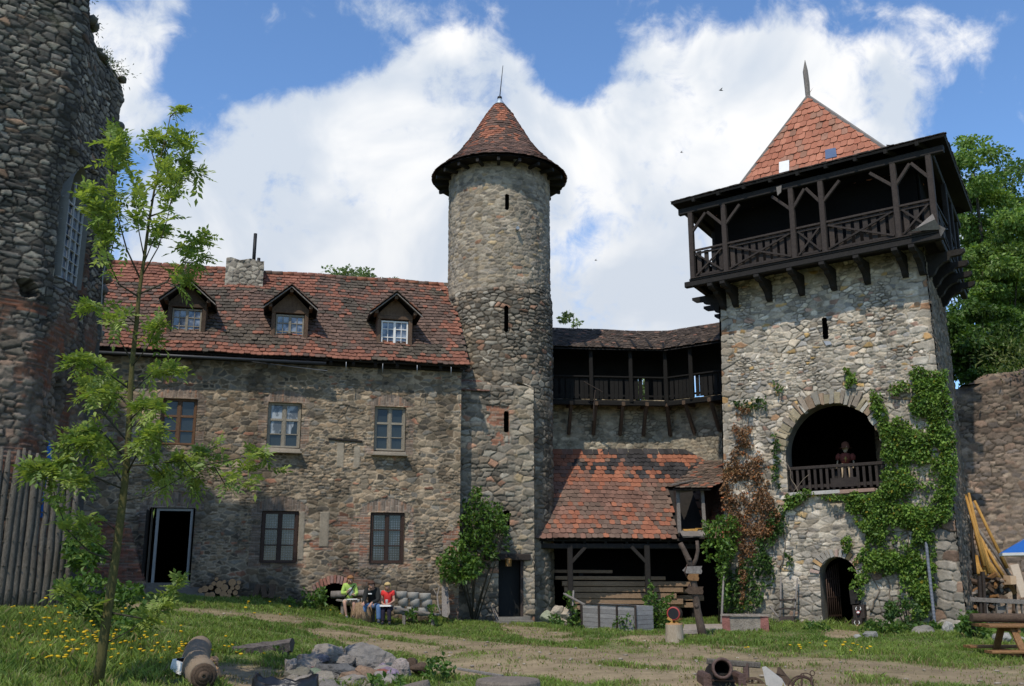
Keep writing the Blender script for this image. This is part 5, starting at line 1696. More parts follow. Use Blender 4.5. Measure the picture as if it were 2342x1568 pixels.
wn = Vector((wd.y, -wd.x, 0))
U, V, nu, nv = grid_uv(0, (B_ - A_).length, .2, 3.6, .03)
rk = bricks(U, V, .27, .085, 15, [(.20, .085, .06), (.24, .11, .07), (.16, .09, .07), (.26, .19, .13, .5)], (.17, .14, .115), .04)
rb = rubble(U, V, .3, .18, 16, PAL_R, (.16, .14, .12), .06)
r1 = blend(rk, rb, sst((1.3 - V + .4 * (fbm(U, V, 2) - .5)) / .1))
zt = np.interp(U, [0, 2.4, 3.0, 3.3, 3.86], [3.4, 3.2, 2.9, 2.95, 1.3]) + .25 * (fbm(U * 3, U * 0, 5) - .5)
P_ = np.array(A_) + U[..., None] * np.array(wd) + (r1[0])[..., None] * np.array(wn)
P_[..., 2] += V
grid_mesh('brickwork', U, V, P_, M_STONE, bw_, r1[1], V < zt)
P2 = P_ - np.array(wn) * .4
grid_mesh('rear_brickwork', U, V, P2, M_STONE, bw_, r1[1], V < zt)
# ================================================================ ground
DIRT = []
def dirt(pts, w0, w1=None):
    P = [gnd(*p) for p in pts]
    DIRT.append((np.array([(p.x, p.y) for p in P]), w0, w1 or w0))
dirt([(330, 1388), (480, 1398), (700, 1418), (820, 1436), (960, 1455), (1120, 1474), (1320, 1490)], .8, 1.1)
dirt([(1180, 1440), (1300, 1462), (1450, 1462), (1560, 1455)], .8, 1.0)
dirt([(1240, 1500), (1500, 1500), (1800, 1522), (2100, 1545), (2342, 1548)], 2.5, 2.0)
dirt([(1250, 1535), (1600, 1540), (1900, 1555), (2300, 1565)], 1.3, 1.0)
dirt([(760, 1446), (900, 1478), (1150, 1495), (1300, 1500)], .9, 1.5)
dirt([(1000, 1530), (1300, 1520)], 1.0)
dirt([(560, 1540), (620, 1560)], .9)
dirt([(1580, 1566), (1950, 1568)], 1.0)
dirt([(1925, 1440), (1925, 1455)], .5)
dirt([(1150, 1428), (1200, 1440)], .5)
dirt([(1560, 1445), (1640, 1430)], .5)
def dirt_mask(x, y):
    m = np.zeros_like(x)
    for P, w0, w1 in DIRT:
        n = len(P) - 1
        for i in range(n):
            a, b = P[i], P[i + 1]
            ab = b - a
            t = np.clip(((x - a[0]) * ab[0] + (y - a[1]) * ab[1]) / (ab @ ab + 1e-9), 0, 1)
            d = np.hypot(x - a[0] - t * ab[0], y - a[1] - t * ab[1])
            w = w0 + (w1 - w0) * (i + t) / n
            m = np.maximum(m, sst((w * 1.35 - d) / (w * .8)))
    n_ = fbm(x * 1.1, y * 1.1, 3, 4)
    return np.clip(m * 1.15 + (n_ - .5) * 2.0 * (m > .02) + (fbm(x * 4.5, y * 4.5, 23, 3) - .5) * .9 * (m > .02) + .9 * (fbm(x * .45, y * .6, 13, 4) - .60), 0, 1)
xs = np.unique(np.concatenate([np.linspace(-900, -60, 12), np.linspace(-60, -16, 14), np.arange(-16, 20, .11), np.linspace(20, 60, 14), np.linspace(60, 900, 12)]))
ys = np.unique(np.concatenate([np.linspace(-300, 2, 12), np.linspace(2, 10, 16), np.arange(10, 37, .11), np.linspace(37, 80, 16), np.linspace(80, 1500, 14)]))
X, Y = np.meshgrid(xs, ys)
far = sst((np.hypot(X, Y - 20) - 45) / 40)
Z = gz_np(X, Y) * (1 - far) - 6.0 * far
dm = dirt_mask(X, Y) * (1 - far)
Z = Z + (.035 * (fbm(X * 1.3, Y * 1.3, 4) - .5) + .035 * (fbm(X * 4, Y * 4, 6, 3) - .5) * dm) * (1 - far) - .02 * dm
sc_ = np.array((.245, .188, .115)) * (.75 + .5 * fbm(X * .7, Y * .9, 8))[..., None]
sc_ = sc_ * (.72 + .56 * fbm(X * 3.2, Y * 3.2, 5, 4))[..., None]
gc_ = np.array((.125, .142, .050)) * (.7 + .6 * fbm(X * .8, Y * .8, 9))[..., None]
colr = gc_ * (1 - dm[..., None]) + sc_ * dm[..., None]
g_ = grid_mesh('ground', X, Y, np.stack([X, Y, Z], -1), M_GROUND, None, colr)
setp(g_, kind='structure')
# meadow grass: blades in tufts, sparse and short where the soil is trodden
def grass():
    N = 640000
    rg = np.random.default_rng(3)
    y = 11.0 + 24.5 * rg.random(N) ** .82
    x = (rg.random(N) * 2 - 1) * (y * .57 + 2.2)
    dm = dirt_mask(x, y)
    tuft = fbm(x * 2.2, y * 2.2, 21, 3)
    den = np.clip(1.05 - dm * 1.15, .06, 1) * (.35 + 1.1 * sst((tuft - .35) / .35))
    # no grass inside buildings or the shed
    hs = (x - HC.x) * HD.x + (y - HC.y) * HD.y
    ho = (x - HC.x) * HN.x + (y - HC.y) * HN.y
    ins = ((hs < .05) & (ho < .02)) | ((y > 33.95) & (x > -2) & (x < 1)) | ((x > 1) & (y > 33.9) & (x < 5.4))
    gu_ = (x - G0.x) * GU.x + (y - G0.y) * GU.y
    go_ = (x - G0.x) * GW.x + (y - G0.y) * GW.y
    ins |= (go_ < .02) & (gu_ > -.4) & (gu_ < 7.4)
    k = (rg.random(N) < den) & ~ins
    x, y, dm, tuft = x[k], y[k], dm[k], tuft[k]
    n = len(x)
    hs, ho = hs[k], ho[k]
    wall = np.exp(-np.clip(ho, 0, 9) / .5) * (hs < 0) * (hs > -6.5) + np.exp(-np.clip(np.abs(go_[k]), 0, 9) / .6) * (gu_[k] > -.5) * (gu_[k] < 8)
    meadow = sst((-x - 3.2) / 2.5) * sst((19.5 - y) / 3)
    h = (.03 + .07 * sst((tuft - .38) / .3)) * (1 - .7 * dm) * (1 + .9 * meadow + 1.6 * np.clip(wall, 0, 1)) * rg.uniform(.6, 1.5, n)
    w = rg.uniform(.006, .013, n) * (1 + .3 * (y > 22))
    a = rg.random(n) * 2 * math.pi
    ln_ = rg.normal(0, .45, (n, 2)) * h[:, None]
    z = gz_np(x, y)
    b = np.stack([x, y, z - .01], -1)
    s = np.stack([np.cos(a) * w, np.sin(a) * w, 0 * w], -1)
    tip = np.stack([x + ln_[:, 0], y + ln_[:, 1], z + h], -1)
    mid = b * .5 + tip * .5 + np.stack([-ln_[:, 0] * .2, -ln_[:, 1] * .2, h * .12], -1)
    V = np.stack([b - s, b + s, mid + s * .75, tip, mid - s * .75], 1)
    t = np.clip(fbm(x * .6, y * .6, 31, 3) * 1.6 - .3 + rg.normal(0, .15, n), 0, 1)[:, None]
    c = np.array((.110, .175, .030)) * (1 - t) + np.array((.215, .285, .058)) * t
    dry = (rg.random(n) < .10 + .5 * dm)[:, None]
    c = np.where(dry, np.array((.24, .20, .09)), c) * rg.uniform(.7, 1.3, n)[:, None]
    C = np.repeat(c[:, None], 5, 1) * np.array([.8, .8, 1, 1.1, 1])[None, :, None]
    f = (np.arange(n) * 5)[:, None] + np.array([[0, 1, 2, 3, 4]])
    o = np_mesh('grass', V.reshape(-1, 3), [f], M_GRASS, None, C.reshape(-1, 3), False)
    setp(o, 'short green meadow grass covering the courtyard', 'grass', None, 'stuff')
grass()
# small pebbles and litter on the trodden soil
def pebbles():
    rg = np.random.default_rng(9)
    m = MB()
    for _ in range(520):
        y = 12 + 20 * rg.random()
        x = (rg.random() * 2 - 1) * y * .54
        if dirt_mask(np.array([x]), np.array([y]))[0] < .35: continue
        s = rg.uniform(.012, .045)
        c = rg.uniform(.7, 1.3)
        m.rock((x, y, gz(x, y)), (s * 1.4, s, s * .55), int(rg.integers(1e6)), .2, 1, (.33 * c, .28 * c, .22 * c), rg.uniform(0, 3))
    o = m.build('pebbles', M_ROCK)
    setp(o, 'scattered pale pebbles on the trodden soil', 'gravel', None, 'stuff')
pebbles()
# ================================================================ young ash tree in the foreground
TY = 12.6
tb = gnd(222, 1572)
TY = tb.y
ash = thing('ash_tree', 'slender young ash tree with fresh green pinnate leaves in the foreground meadow', 'tree', tb)
rgl = np.random.default_rng(21)
TR_PTS = [(222, 1580), (232, 1500), (243, 1420), (256, 1330), (266, 1260), (278, 1170), (288, 1080), (294, 990), (298, 900), (302, 830), (312, 740), (318, 670), (330, 590), (340, 510), (352, 440), (365, 370), (380, 310), (392, 255)]
TR_W = [30, 26, 24, 22, 21, 20, 18, 16, 14.5, 13.5, 12, 10.5, 9, 7.5, 6, 4.5, 3.2, 2]
PXM = TY / 2283.0
def tp(x, y, dy=0.0): return at_y(x, y, TY + dy)
m = MB()
m.tube([tp(*p) for p in TR_PTS], [w * .45 * PXM for w in TR_W], 10, wob=.05)
m.build('trunk', M_GREENBARK, ash)
BR = [([(322, 640), (290, 570), (268, 490), (260, 420), (252, 300)], -.5, 12), ([(340, 505), (312, 440), (292, 370), (285, 315)], .4, 9), ([(341, 495), (385, 480), (405, 420), (432, 385), (460, 400)], .3, 10),
      ([(325, 630), (362, 565), (383, 500), (392, 455), (405, 400)], -.4, 9), ([(318, 672), (380, 645), (418, 600), (440, 555), (475, 540)], .5, 13), ([(320, 680), (272, 650), (250, 600), (225, 520), (212, 450)], -.6, 15),
      ([(303, 830), (258, 745), (235, 700), (195, 700)], .3, 8), ([(300, 840), (340, 790), (362, 735)], -.4, 8), ([(298, 890), (242, 850), (200, 825), (168, 828)], -.5, 13), ([(297, 900), (350, 850), (400, 848)], .4, 9),
      ([(292, 1010), (240, 950), (212, 900), (190, 870)], .5, 15), ([(290, 1050), (232, 985), (185, 985), (150, 1030)], -.6, 15), ([(287, 1120), (205, 1085), (120, 1062), (70, 1080)], -.9, 17), ([(290, 1065), (350, 1062), (420, 1052), (505, 1015)], .8, 17),
      ([(284, 1145), (335, 1135), (400, 1100), (470, 1062), (545, 1070), (645, 1080)], 1.1, 8), ([(470, 1062), (560, 1045), (612, 1030)], 1.0, 6), ([(490, 1066), (515, 1108), (575, 1105)], 1.2, 4), ([(268, 1285), (205, 1262), (152, 1210), (118, 1110), (112, 1060)], -.8, 13),
      ([(268, 1275), (215, 1235), (180, 1185)], -.3, 8), ([(274, 1220), (225, 1180), (190, 1190)], .3, 6), ([(250, 1400), (330, 1415), (382, 1382), (412, 1318)], .6, 16), ([(244, 1470), (300, 1440), (340, 1405)], .3, 5),
      ([(247, 1420), (190, 1375), (140, 1345)], -.5, 8), ([(345, 460), (372, 420), (385, 370)], -.3, 7), ([(360, 390), (345, 340), (350, 300)], .2, 6), ([(375, 330), (395, 310), (415, 330)], 0, 6), ([(388, 268), (398, 258), (404, 250)], 0, 4),
      ([(295, 960), (330, 930), (365, 935)], -.5, 10), ([(296, 930), (262, 895), (250, 860)], .6, 10), ([(288, 1085), (330, 1010), (348, 985)], -.7, 12), ([(285, 1110), (250, 1060), (235, 1010)], .7, 11), ([(330, 600), (352, 545), (372, 520)], .3, 7), ([(312, 740), (285, 720), (262, 735)], -.3, 5)]
def pinnate(base, dirv, L, n=4):
    """one compound leaf: pairs of leaflets along a drooping rachis"""
    d = dirv.normalized()
    side = d.cross(Vector((0, 0, 1)))
    if side.length < .1: side = Vector((1, 0, 0))
    side.normalize()
    roll = random.uniform(-.7, .7)
    upv = side.cross(d)
    side = (side * math.cos(roll) + upv * math.sin(roll)).normalized()
    upv = side.cross(d).normalized()
    V = []
    rach = []
    for k in range(n + 1):
        f = (k + .8) / (n + .8)
        p = base + d * (L * f) + Vector((0, 0, -L * .35 * f * f))
        rach.append(p)
        ll = L * random.uniform(.36, .50)
        for sg in ((-1, 1) if k < n else (0,)):
            ld_ = (side * sg * 1.0 + d * (.55 if sg else 1) + upv * random.uniform(-.15, .25) + Vector((0, 0, -.25))).normalized()
            w_ = ld_.cross(upv).normalized() * ll * .23
            m_ = p + ld_ * ll * .45
            V.append([p, m_ + w_ + upv * ll * .05, p + ld_ * ll + Vector((0, 0, -ll * .12)), m_ - w_ + upv * ll * .05])
    return V
LV, LC = [], []
m = MB()
BR += [([(352, 440), (368, 400), (378, 350), (380, 320)], .3, 7), ([(330, 590), (318, 530), (312, 480), (320, 440)], -.3, 8), ([(262, 420), (270, 370), (265, 320)], -.5, 8), ([(290, 370), (276, 340), (262, 300)], .4, 6), ([(405, 420), (420, 350), (424, 310)], .3, 7),
       ([(225, 520), (208, 480), (206, 430)], -.6, 7), ([(250, 600), (262, 540), (240, 480)], -.5, 7), ([(418, 600), (445, 600), (462, 585)], .5, 6), ([(240, 950), (255, 915), (240, 880)], .5, 9), ([(232, 985), (215, 1010), (190, 1015)], -.6, 9), ([(205, 1085), (185, 1110), (150, 1100)], -.8, 9), ([(350, 1062), (375, 1090), (360, 1110)], .8, 9),
       ([(420, 1052), (450, 1085), (440, 1110)], .9, 7), ([(242, 850), (232, 890), (205, 905)], -.5, 8), ([(292, 980), (340, 960), (358, 1000)], .4, 9), ([(380, 645), (405, 655), (430, 640)], .4, 5)]
for pts, dz, cnt in BR:
    n = len(pts)
    P = [tp(x, y, dz * (i / (n - 1))) for i, (x, y) in enumerate(pts)]
    w0 = 5.0 if cnt > 9 else 3.6
    m.tube(P, [max(.9, w0 * (1 - .8 * i / (n - 1))) * .5 * PXM for i in range(n)], 5)
    for k in range(int(cnt * 3.6)):
        f = min(.999, .25 + .75 * random.random() ** .7) * (n - 1)
        i = int(f)
        a = P[i].lerp(P[i + 1], f - i)
        d = (P[i + 1] - P[i]).normalized() * .8 + Vector((random.gauss(0, 1), random.gauss(0, 1), random.gauss(.35, .9))) * 1.1
        L = random.uniform(.15, .27)
        vs = pinnate(a, d, L, random.choice([3, 4, 4, 5]))
        t = random.random()
        up_ = 1 if pts[0][1] < 720 else .0
        c = np.array((.14, .215, .050)) * (1 - t) + np.array((.32, .385, .095)) * t
        c = c * random.uniform(.8, 1.15) * (1 + .12 * up_)
        LV.append(np.array([[tuple(q) for q in v] for v in vs]))
        LC.append(np.tile(c, (len(vs), 4, 1)))
m.build('branches', M_TWIG, ash)
leaf_mesh('foliage', LV, LC, leaf_mat('fresh_leaf', .42), ash)

# ================================================================ big trees
def big_tree(name, label, base, h, crown, nclump, per, lsize, c1, c2, seed, group=None, trunk_r=.35, limbs=12, lowfill=0.0):
    rg = np.random.default_rng(seed)
    rr = random.Random(seed)
    t = thing(name, label, 'tree', base, group)
    cx, cy, cz, rx, ry, rz_ = crown
    m = MB()
    b = Vector(base)
    top = Vector((cx, cy, cz + rz_ * .7))
    trunk = [b + Vector((0, 0, -.3)), b.lerp(top, .25) + Vector((rr.uniform(-.3, .3), 0, 0)), b.lerp(top, .5) + Vector((rr.uniform(-.5, .5), 0, 0)), b.lerp(top, .78), top]
    m.tube(trunk, [trunk_r, trunk_r * .82, trunk_r * .6, trunk_r * .3, .03], 9, wob=.05)
    cents = []
    while len(cents) < nclump:
        v = rg.normal(0, 1, 3)
        v /= np.linalg.norm(v)
        r_ = rg.random() ** .38
        p = np.array((cx + v[0] * rx * r_, cy + v[1] * ry * r_, cz + v[2] * rz_ * r_))
        if fbm(np.array([p[0] * .35]), np.array([p[2] * .35]), seed, 3)[0] < .34: continue
        cents.append(p)
    for k in range(limbs):
        c = Vector(cents[k * max(1, nclump // limbs) % nclump])
        f = min(.95, max(.12, (c.z - b.z) / (top.z - b.z) - .25))
        s_ = b.lerp(top, f)
        mid = s_.lerp(c, .5) + Vector((rr.uniform(-.4, .4), rr.uniform(-.4, .4), rr.uniform(-.6, .1)))
        m.tube([s_, mid, c], [trunk_r * .38 * (1.1 - f), trunk_r * .22 * (1.1 - f), .02], 6)
    m.build('trunk', M_TWIG, t)
    Vs, Cs = [], []
    for c in cents:
        n = int(per * rg.uniform(.6, 1.4))
        s = rg.uniform(.55, 1.15) * (rx * .20)
        v = rg.normal(0, 1, (n, 3))
        v /= np.linalg.norm(v, axis=1)[:, None]
        p = c + v * (rg.random(n) ** .45)[:, None] * np.array((s * 1.3, s * 1.3, s * .6))
        k = rg.uniform(.75, 1.25)
        V, C = leaves(p, lsize, leaf_cols(n, c1, c2, rg) * k, v, .6, .25, .62, rg)
        Vs.append(V); Cs.append(C)
    leaf_mesh('crown', Vs, Cs, M_LEAF, t)
    return t
G1, G2 = (.09, .17, .03), (.21, .30, .065)
TG = 'tall trees beyond the court wall'
p = at_y(2262, 600, 43)
big_tree('deciduous_tree', 'tall leafy tree right beside the gate tower gallery, its top highest', (p.x - .2, 43, -1), 24, (p.x - .2, 43, p.z - .2, 2.7, 2.6, 6.8), 190, 210, .19, G1, G2, 5, TG, .38, 14)
p = at_y(2345, 640, 46)
big_tree('deciduous_tree', 'broad leafy tree at the far right edge, behind the tallest one', (p.x + .6, 46, -1), 22, (p.x + .9, 46, p.z + .5, 3.6, 3.0, 6.2), 170, 200, .19, G1, (.10, .16, .035), 6, TG, .38, 12)
p = at_y(2215, 790, 37.5)
big_tree('deciduous_tree', 'low dark leafy tree just over the court wall beside the gate tower', (p.x + .3, 37.5, -.5), 12, (p.x + .4, 37.5, p.z - .2, 2.3, 1.5, 2.0), 90, 190, .16, (.036, .082, .014), (.10, .17, .03), 7, TG, .2, 8)
BG = 'tree tops beyond the castle roofs'
p = at_y(800, 690, 52)
big_tree('background_tree', 'pale green tree top showing above the middle of the house ridge', (p.x, 52, 0), 16, (p.x, 52, p.z + .25, 2.3, 1.6, 1.9), 55, 80, .22, (.10, .15, .05), (.18, .23, .09), 8, BG, .2, 10)
p = at_y(905, 690, 54)
big_tree('background_tree', 'small pale tree top low above the house ridge beside the round tower', (p.x, 54, 0), 15, (p.x, 54, p.z + .1, 1.0, 1.0, 1.5), 22, 70, .22, (.10, .15, .05), (.18, .23, .09), 9, BG, .15, 6)
p = at_y(1312, 775, 56)
big_tree('background_tree', 'pale tree top peeping over the wall walk roof', (p.x, 56, 0), 14, (p.x, 56, p.z + .25, 1.2, 1.0, 1.45), 24, 70, .22, (.10, .15, .05), (.17, .22, .09), 10, BG, .15, 8)
p = at_y(1450, 900, 48)
big_tree('background_tree', 'leafy tree glimpsed through the loopholes of the wall walk', (p.x, 48, 0), 12, (p.x + 2, 48, p.z - 1, 6.0, 1.6, 2.0), 90, 100, .26, (.10, .15, .05), (.2, .25, .1), 19, BG, .2, 6)

# ================================================================ climbers on the gatehouse
def face_leaves(polys, n, size, c1, c2, off=(.03, .22), rg=None, dens=None, out=None, seed=1):
    rg = rg or np.random.default_rng(seed)
    Vs, Cs = [], []
    for poly in polys:
        xs_, ys_ = [q[0] for q in poly], [q[1] for q in poly]
        A = sum(poly[i][0] * poly[(i + 1) % len(poly)][1] - poly[(i + 1) % len(poly)][0] * poly[i][1] for i in range(len(poly)))
        k = int(n * abs(A) / 2 / 1000)
        x = rg.uniform(min(xs_), max(xs_), k * 3); y = rg.uniform(min(ys_), max(ys_), k * 3)
        wob = 9
        ins = in_poly(x + wob * (fbm(x * .05, y * .05, 3) - .5) * 4, y + wob * (fbm(x * .05, y * .05, 9) - .5) * 4, poly)
        f = fbm(x * .028, y * .028, seed, 4)
        ins &= rg.random(len(x)) < sst((f - .30) / .22) * .95 + .05
        x, y, f = x[ins][:k], y[ins][:k], f[ins][:k]
        d = np.stack([(x - 1171) / FPX, CP - (784 - y) / FPX * SP, SP + (784 - y) / FPX * CP], -1)
        o = off[0] + (off[1] - off[0]) * np.clip(f * 1.8 - .5 + rg.normal(0, .2, len(x)), 0, 1)
        gw = np.array(GW)
        t = ((np.array(G0) @ gw) + o) / (d @ gw)
        P = d * t[:, None] + np.array((0, 0, EYE))
        c = leaf_cols(len(x), c1, c2, rg) * (.62 + .8 * fbm(x * .045, y * .045, seed + 7, 3))[:, None]
        c = np.where((rg.random(len(x)) < .035)[:, None], c * np.array((1.9, 1.0, .6)), c)
        V, C = leaves(P, size, c, np.broadcast_to(gw, P.shape) + np.array((0, 0, .2)), .55, .75, .75, rg)
        Vs.append(V); Cs.append(C)
    return Vs, Cs
IV1, IV2 = (.072, .145, .024), (.19, .285, .052)
iv = thing('climbing_vine', 'lush green vine climbing the right half of the gate tower from ground to arch', 'climber', gp(6, 0, .1))
RIGHT = [[(2092, 838), (2166, 850), (2180, 960), (2188, 1060), (2176, 1180), (2140, 1210), (2060, 1200), (2020, 1150), (2020, 1040), (2010, 985), (2045, 960), (2082, 950)],
         [(1985, 885), (2012, 900), (2030, 950), (2035, 1010), (2012, 1000), (1996, 950)], [(2030, 880), (2068, 872), (2080, 890), (2040, 905)], [(1932, 836), (1956, 845), (1962, 880), (1942, 885)],
         [(1935, 1135), (2040, 1110), (2120, 1180), (2140, 1250), (2120, 1310), (2060, 1310), (1990, 1300), (1962, 1370), (1945, 1345), (1962, 1280), (1985, 1240), (1965, 1190), (1935, 1165)],
         [(2070, 1250), (2140, 1230), (2135, 1330), (2120, 1410), (2085, 1415), (2060, 1340)], [(1800, 1128), (1850, 1120), (1868, 1136), (1830, 1152), (1795, 1165)], [(1868, 1128), (1950, 1130), (1948, 1142), (1880, 1138)], [(1925, 1225), (1945, 1222), (1948, 1258), (1930, 1262)]]
Vs, Cs = face_leaves(RIGHT, 215, .10, IV1, IV2, (.04, .32), seed=3)
leaf_mesh('foliage', Vs, Cs, M_LEAF, iv)
M_VSTEM = plain('vine_stem', (.16, .125, .09), .9)
def stems(par, lines, r=.018, off=.05):
    m = MB()
    for L in lines:
        L2 = []
        for (a, b) in zip(L[:-1], L[1:]):
            for q in range(4): L2.append((a[0] + (b[0] - a[0]) * q / 4 + random.uniform(-3, 3), a[1] + (b[1] - a[1]) * q / 4))
        L = L2 + [L[-1]]
        pts = [on_v(x, y, G0 + GW * (off + .02 * math.sin(i * 1.1)), GW) for i, (x, y) in enumerate(L)]
        m.tube(pts, [r * (1.2 - .7 * i / max(1, len(L) - 1)) for i in range(len(L))], 5)
    return m.build('stem', M_VSTEM, par)
stems(iv, [[(2105, 1418), (2100, 1330), (2075, 1240), (2085, 1100), (2120, 950)], [(2072, 1415), (2082, 1370), (2070, 1320), (2045, 1270), (2030, 1200)], [(2040, 1410), (2035, 1340), (2010, 1290), (2000, 1220)], [(1990, 1400), (2010, 1350), (1990, 1310)], [(2045, 1390), (2060, 1350), (2052, 1310)]], .022)
iv2 = thing('climbing_vine', 'dark glossy ivy on the gate tower left of the door, above the stone trough', 'climber', gp(.8, 0, .1))
LEFT = [[(1645, 1310), (1690, 1290), (1745, 1250), (1770, 1290), (1775, 1330), (1745, 1345), (1735, 1370), (1720, 1400), (1655, 1405), (1640, 1390)], [(1720, 1240), (1760, 1170), (1800, 1140), (1830, 1135), (1790, 1200), (1775, 1250), (1745, 1280)], [(1795, 1270), (1812, 1235), (1830, 1240), (1820, 1280), (1800, 1300)],
        [(1775, 870), (1792, 878), (1785, 895), (1768, 890)], [(1670, 910), (1730, 908), (1765, 930), (1720, 935), (1675, 925)], [(1765, 985), (1782, 1000), (1778, 1080), (1790, 1120), (1766, 1100)]]
Vs, Cs = face_leaves(LEFT, 96, .11, (.022, .060, .014), (.085, .145, .030), (.04, .26), seed=4)
leaf_mesh('foliage', Vs, Cs, M_LEAF, iv2)
stems(iv2, [[(1690, 1405), (1700, 1330), (1720, 1250), (1760, 1180)], [(1785, 1300), (1795, 1240), (1790, 1180), (1815, 1120), (1850, 1085)], [(1830, 1140), (1812, 1100), (1800, 1060)], [(1660, 1390), (1672, 1290), (1680, 1200)]], .018)
iv3 = thing('dead_vine', 'rusty brown dead vine hanging on the left edge of the gate tower', 'climber', gp(.6, 2, .1))
DEAD = [[(1682, 925), (1708, 930), (1720, 1000), (1752, 1050), (1762, 1130), (1785, 1180), (1768, 1210), (1745, 1240), (1722, 1270), (1708, 1330), (1692, 1345), (1690, 1270), (1664, 1210), (1648, 1130), (1656, 1065), (1682, 1020)], [(1690, 1290), (1704, 1285), (1700, 1380), (1690, 1375)]]
Vs, Cs = face_leaves(DEAD, 190, .08, (.13, .062, .028), (.26, .14, .062), (.04, .26), seed=5)
leaf_mesh('foliage', Vs, Cs, M_LEAF_DRY, iv3)
stems(iv3, [[(1690, 1350), (1700, 1250), (1715, 1120), (1700, 1000), (1690, 920)], [(1740, 1200), (1730, 1100), (1720, 1040)]], .016)

# ================================================================ shrubs
def shrub(name, label, polys, Y, n, size, c1, c2, seed, dy=.5, group=None, stem=True, cat='shrub', droop=.3):
    rg = np.random.default_rng(seed)
    yps = [p[0] if isinstance(p[0], (int, float)) else Y for p in polys]
    polys = [p[1] if isinstance(p[0], (int, float)) else p for p in polys]
    allp = [q for p in polys for q in p]
    xm, yb = sum(q[0] for q in allp) / len(allp), max(q[1] for q in allp)
    b = at_y(xm, yb, Y)
    b.z = min(b.z, gz(b.x, b.y))
    t = thing(name, label, cat, b, group)
    Vs, Cs = [], []
    for YP, poly in zip(yps, polys):
        A = abs(sum(poly[i][0] * poly[(i + 1) % len(poly)][1] - poly[(i + 1) % len(poly)][0] * poly[i][1] for i in range(len(poly)))) / 2
        k = int(1.9 * n * A / 1000)
        x = rg.uniform(min(q[0] for q in poly), max(q[0] for q in poly), k * 3); y = rg.uniform(min(q[1] for q in poly), max(q[1] for q in poly), k * 3)
        ins = in_poly(x + 30 * (fbm(x * .06, y * .06, 3) - .5), y + 30 * (fbm(x * .06, y * .06, 9) - .5), poly)
        f = fbm(x * .035, y * .035, seed, 3)
        ins &= rg.random(len(x)) < sst((f - .28) / .2)
        x, y, f = x[ins][:k], y[ins][:k], f[ins][:k]
        d = np.stack([(x - 1171) / FPX, CP - (784 - y) / FPX * SP, SP + (784 - y) / FPX * CP], -1)
        yy = YP + rg.uniform(-dy, dy, len(x)) * (1 if YP == Y else .5) - dy * (f - .5) * 1.5
        P = d * (yy / d[:, 1])[:, None] + np.array((0, 0, EYE))
        P[:, 2] = np.maximum(P[:, 2], gz_np(P[:, 0], P[:, 1]) + .02)
        V, C = leaves(P, size, leaf_cols(len(x), c1, c2, rg), np.broadcast_to(np.array((0, -1., .5)), P.shape), .4, droop, .62, rg)
        Vs.append(V); Cs.append(C)
    leaf_mesh('foliage', Vs, Cs, M_LEAF, t)
    if stem:
        m = MB()
        for poly in polys:
            cx, cy = sum(q[0] for q in poly) / len(poly), sum(q[1] for q in poly) / len(poly)
            tp_ = min(poly, key=lambda q: q[1])
            for k in range(3):
                m.tube([b + Vector((rg.uniform(-.1, .1), rg.uniform(-.1, .1), -.05)), at_y(cx + rg.uniform(-10, 10), cy, Y), at_y(tp_[0] + rg.uniform(-8, 8), tp_[1] + 8, Y)], [.025, .016, .005], 5)
        m.build('stem', M_TWIG, t)
    return t
E1, E2 = (.040, .095, .016), (.115, .19, .032)
shrub('elder_shrub', 'tall green shrub growing in the corner between house and round tower', [[(1085, 1105), (1110, 1140), (1150, 1160), (1165, 1210), (1165, 1260), (1120, 1290), (1080, 1320), (1040, 1315), (1005, 1310), (1015, 1285), (1040, 1275), (1050, 1200), (1065, 1150)], (32.0, [(996, 1272), (1030, 1250), (1062, 1235), (1110, 1280), (1090, 1320), (1040, 1330), (1008, 1318)]), [(1140, 1160), (1160, 1170), (1165, 1230), (1145, 1220)]], 33.2, 62, .15, E1, E2, 31, .7)
shrub('climbing_shrub', 'bright green shrub spilling round the left corner of the gate tower over the shed', [[(1608, 1195), (1650, 1178), (1690, 1180), (1692, 1230), (1668, 1290), (1640, 1310), (1622, 1270), (1606, 1240)], [(1640, 1290), (1665, 1285), (1670, 1400), (1645, 1400), (1648, 1340)]], 32.3, 75, .13, (.055, .12, .02), (.15, .24, .04), 32, .35)
shrub('leafy_shrub', 'round leafy shrub between the grey crate and the keg on the stump', [[(1490, 1330), (1500, 1345), (1508, 1370), (1520, 1365), (1545, 1350), (1530, 1380), (1545, 1390), (1540, 1430), (1500, 1440), (1462, 1430), (1456, 1400), (1460, 1380), (1480, 1360)]], 29.6, 70, .12, E1, E2, 33, .45)
shrub('leafy_shrub', 'small leafy shrub growing at the left end of the grey crate', [[(1290, 1360), (1318, 1352), (1322, 1390), (1330, 1425), (1296, 1430), (1300, 1395)]], 30.2, 62, .11, E1, E2, 34, .3)
shrub('currant_bush', 'pale stalked bush below the vine at the corner of the gate tower', [[(2020, 1375), (2060, 1360), (2100, 1385), (2110, 1415), (2070, 1435), (2030, 1425)]], 28.3, 62, .12, (.035, .085, .02), (.09, .15, .035), 35, .35)
shrub('leafy_shrub', 'lobed leafy weed beside the picnic table in front of the woodpile', [[(2190, 1400), (2220, 1395), (2245, 1405), (2250, 1440), (2215, 1445), (2195, 1430)], [(2240, 1440), (2270, 1440), (2275, 1465), (2245, 1465)]], 24.5, 62, .15, E1, E2, 36, .35)
WG = 'weed clumps along the walls'
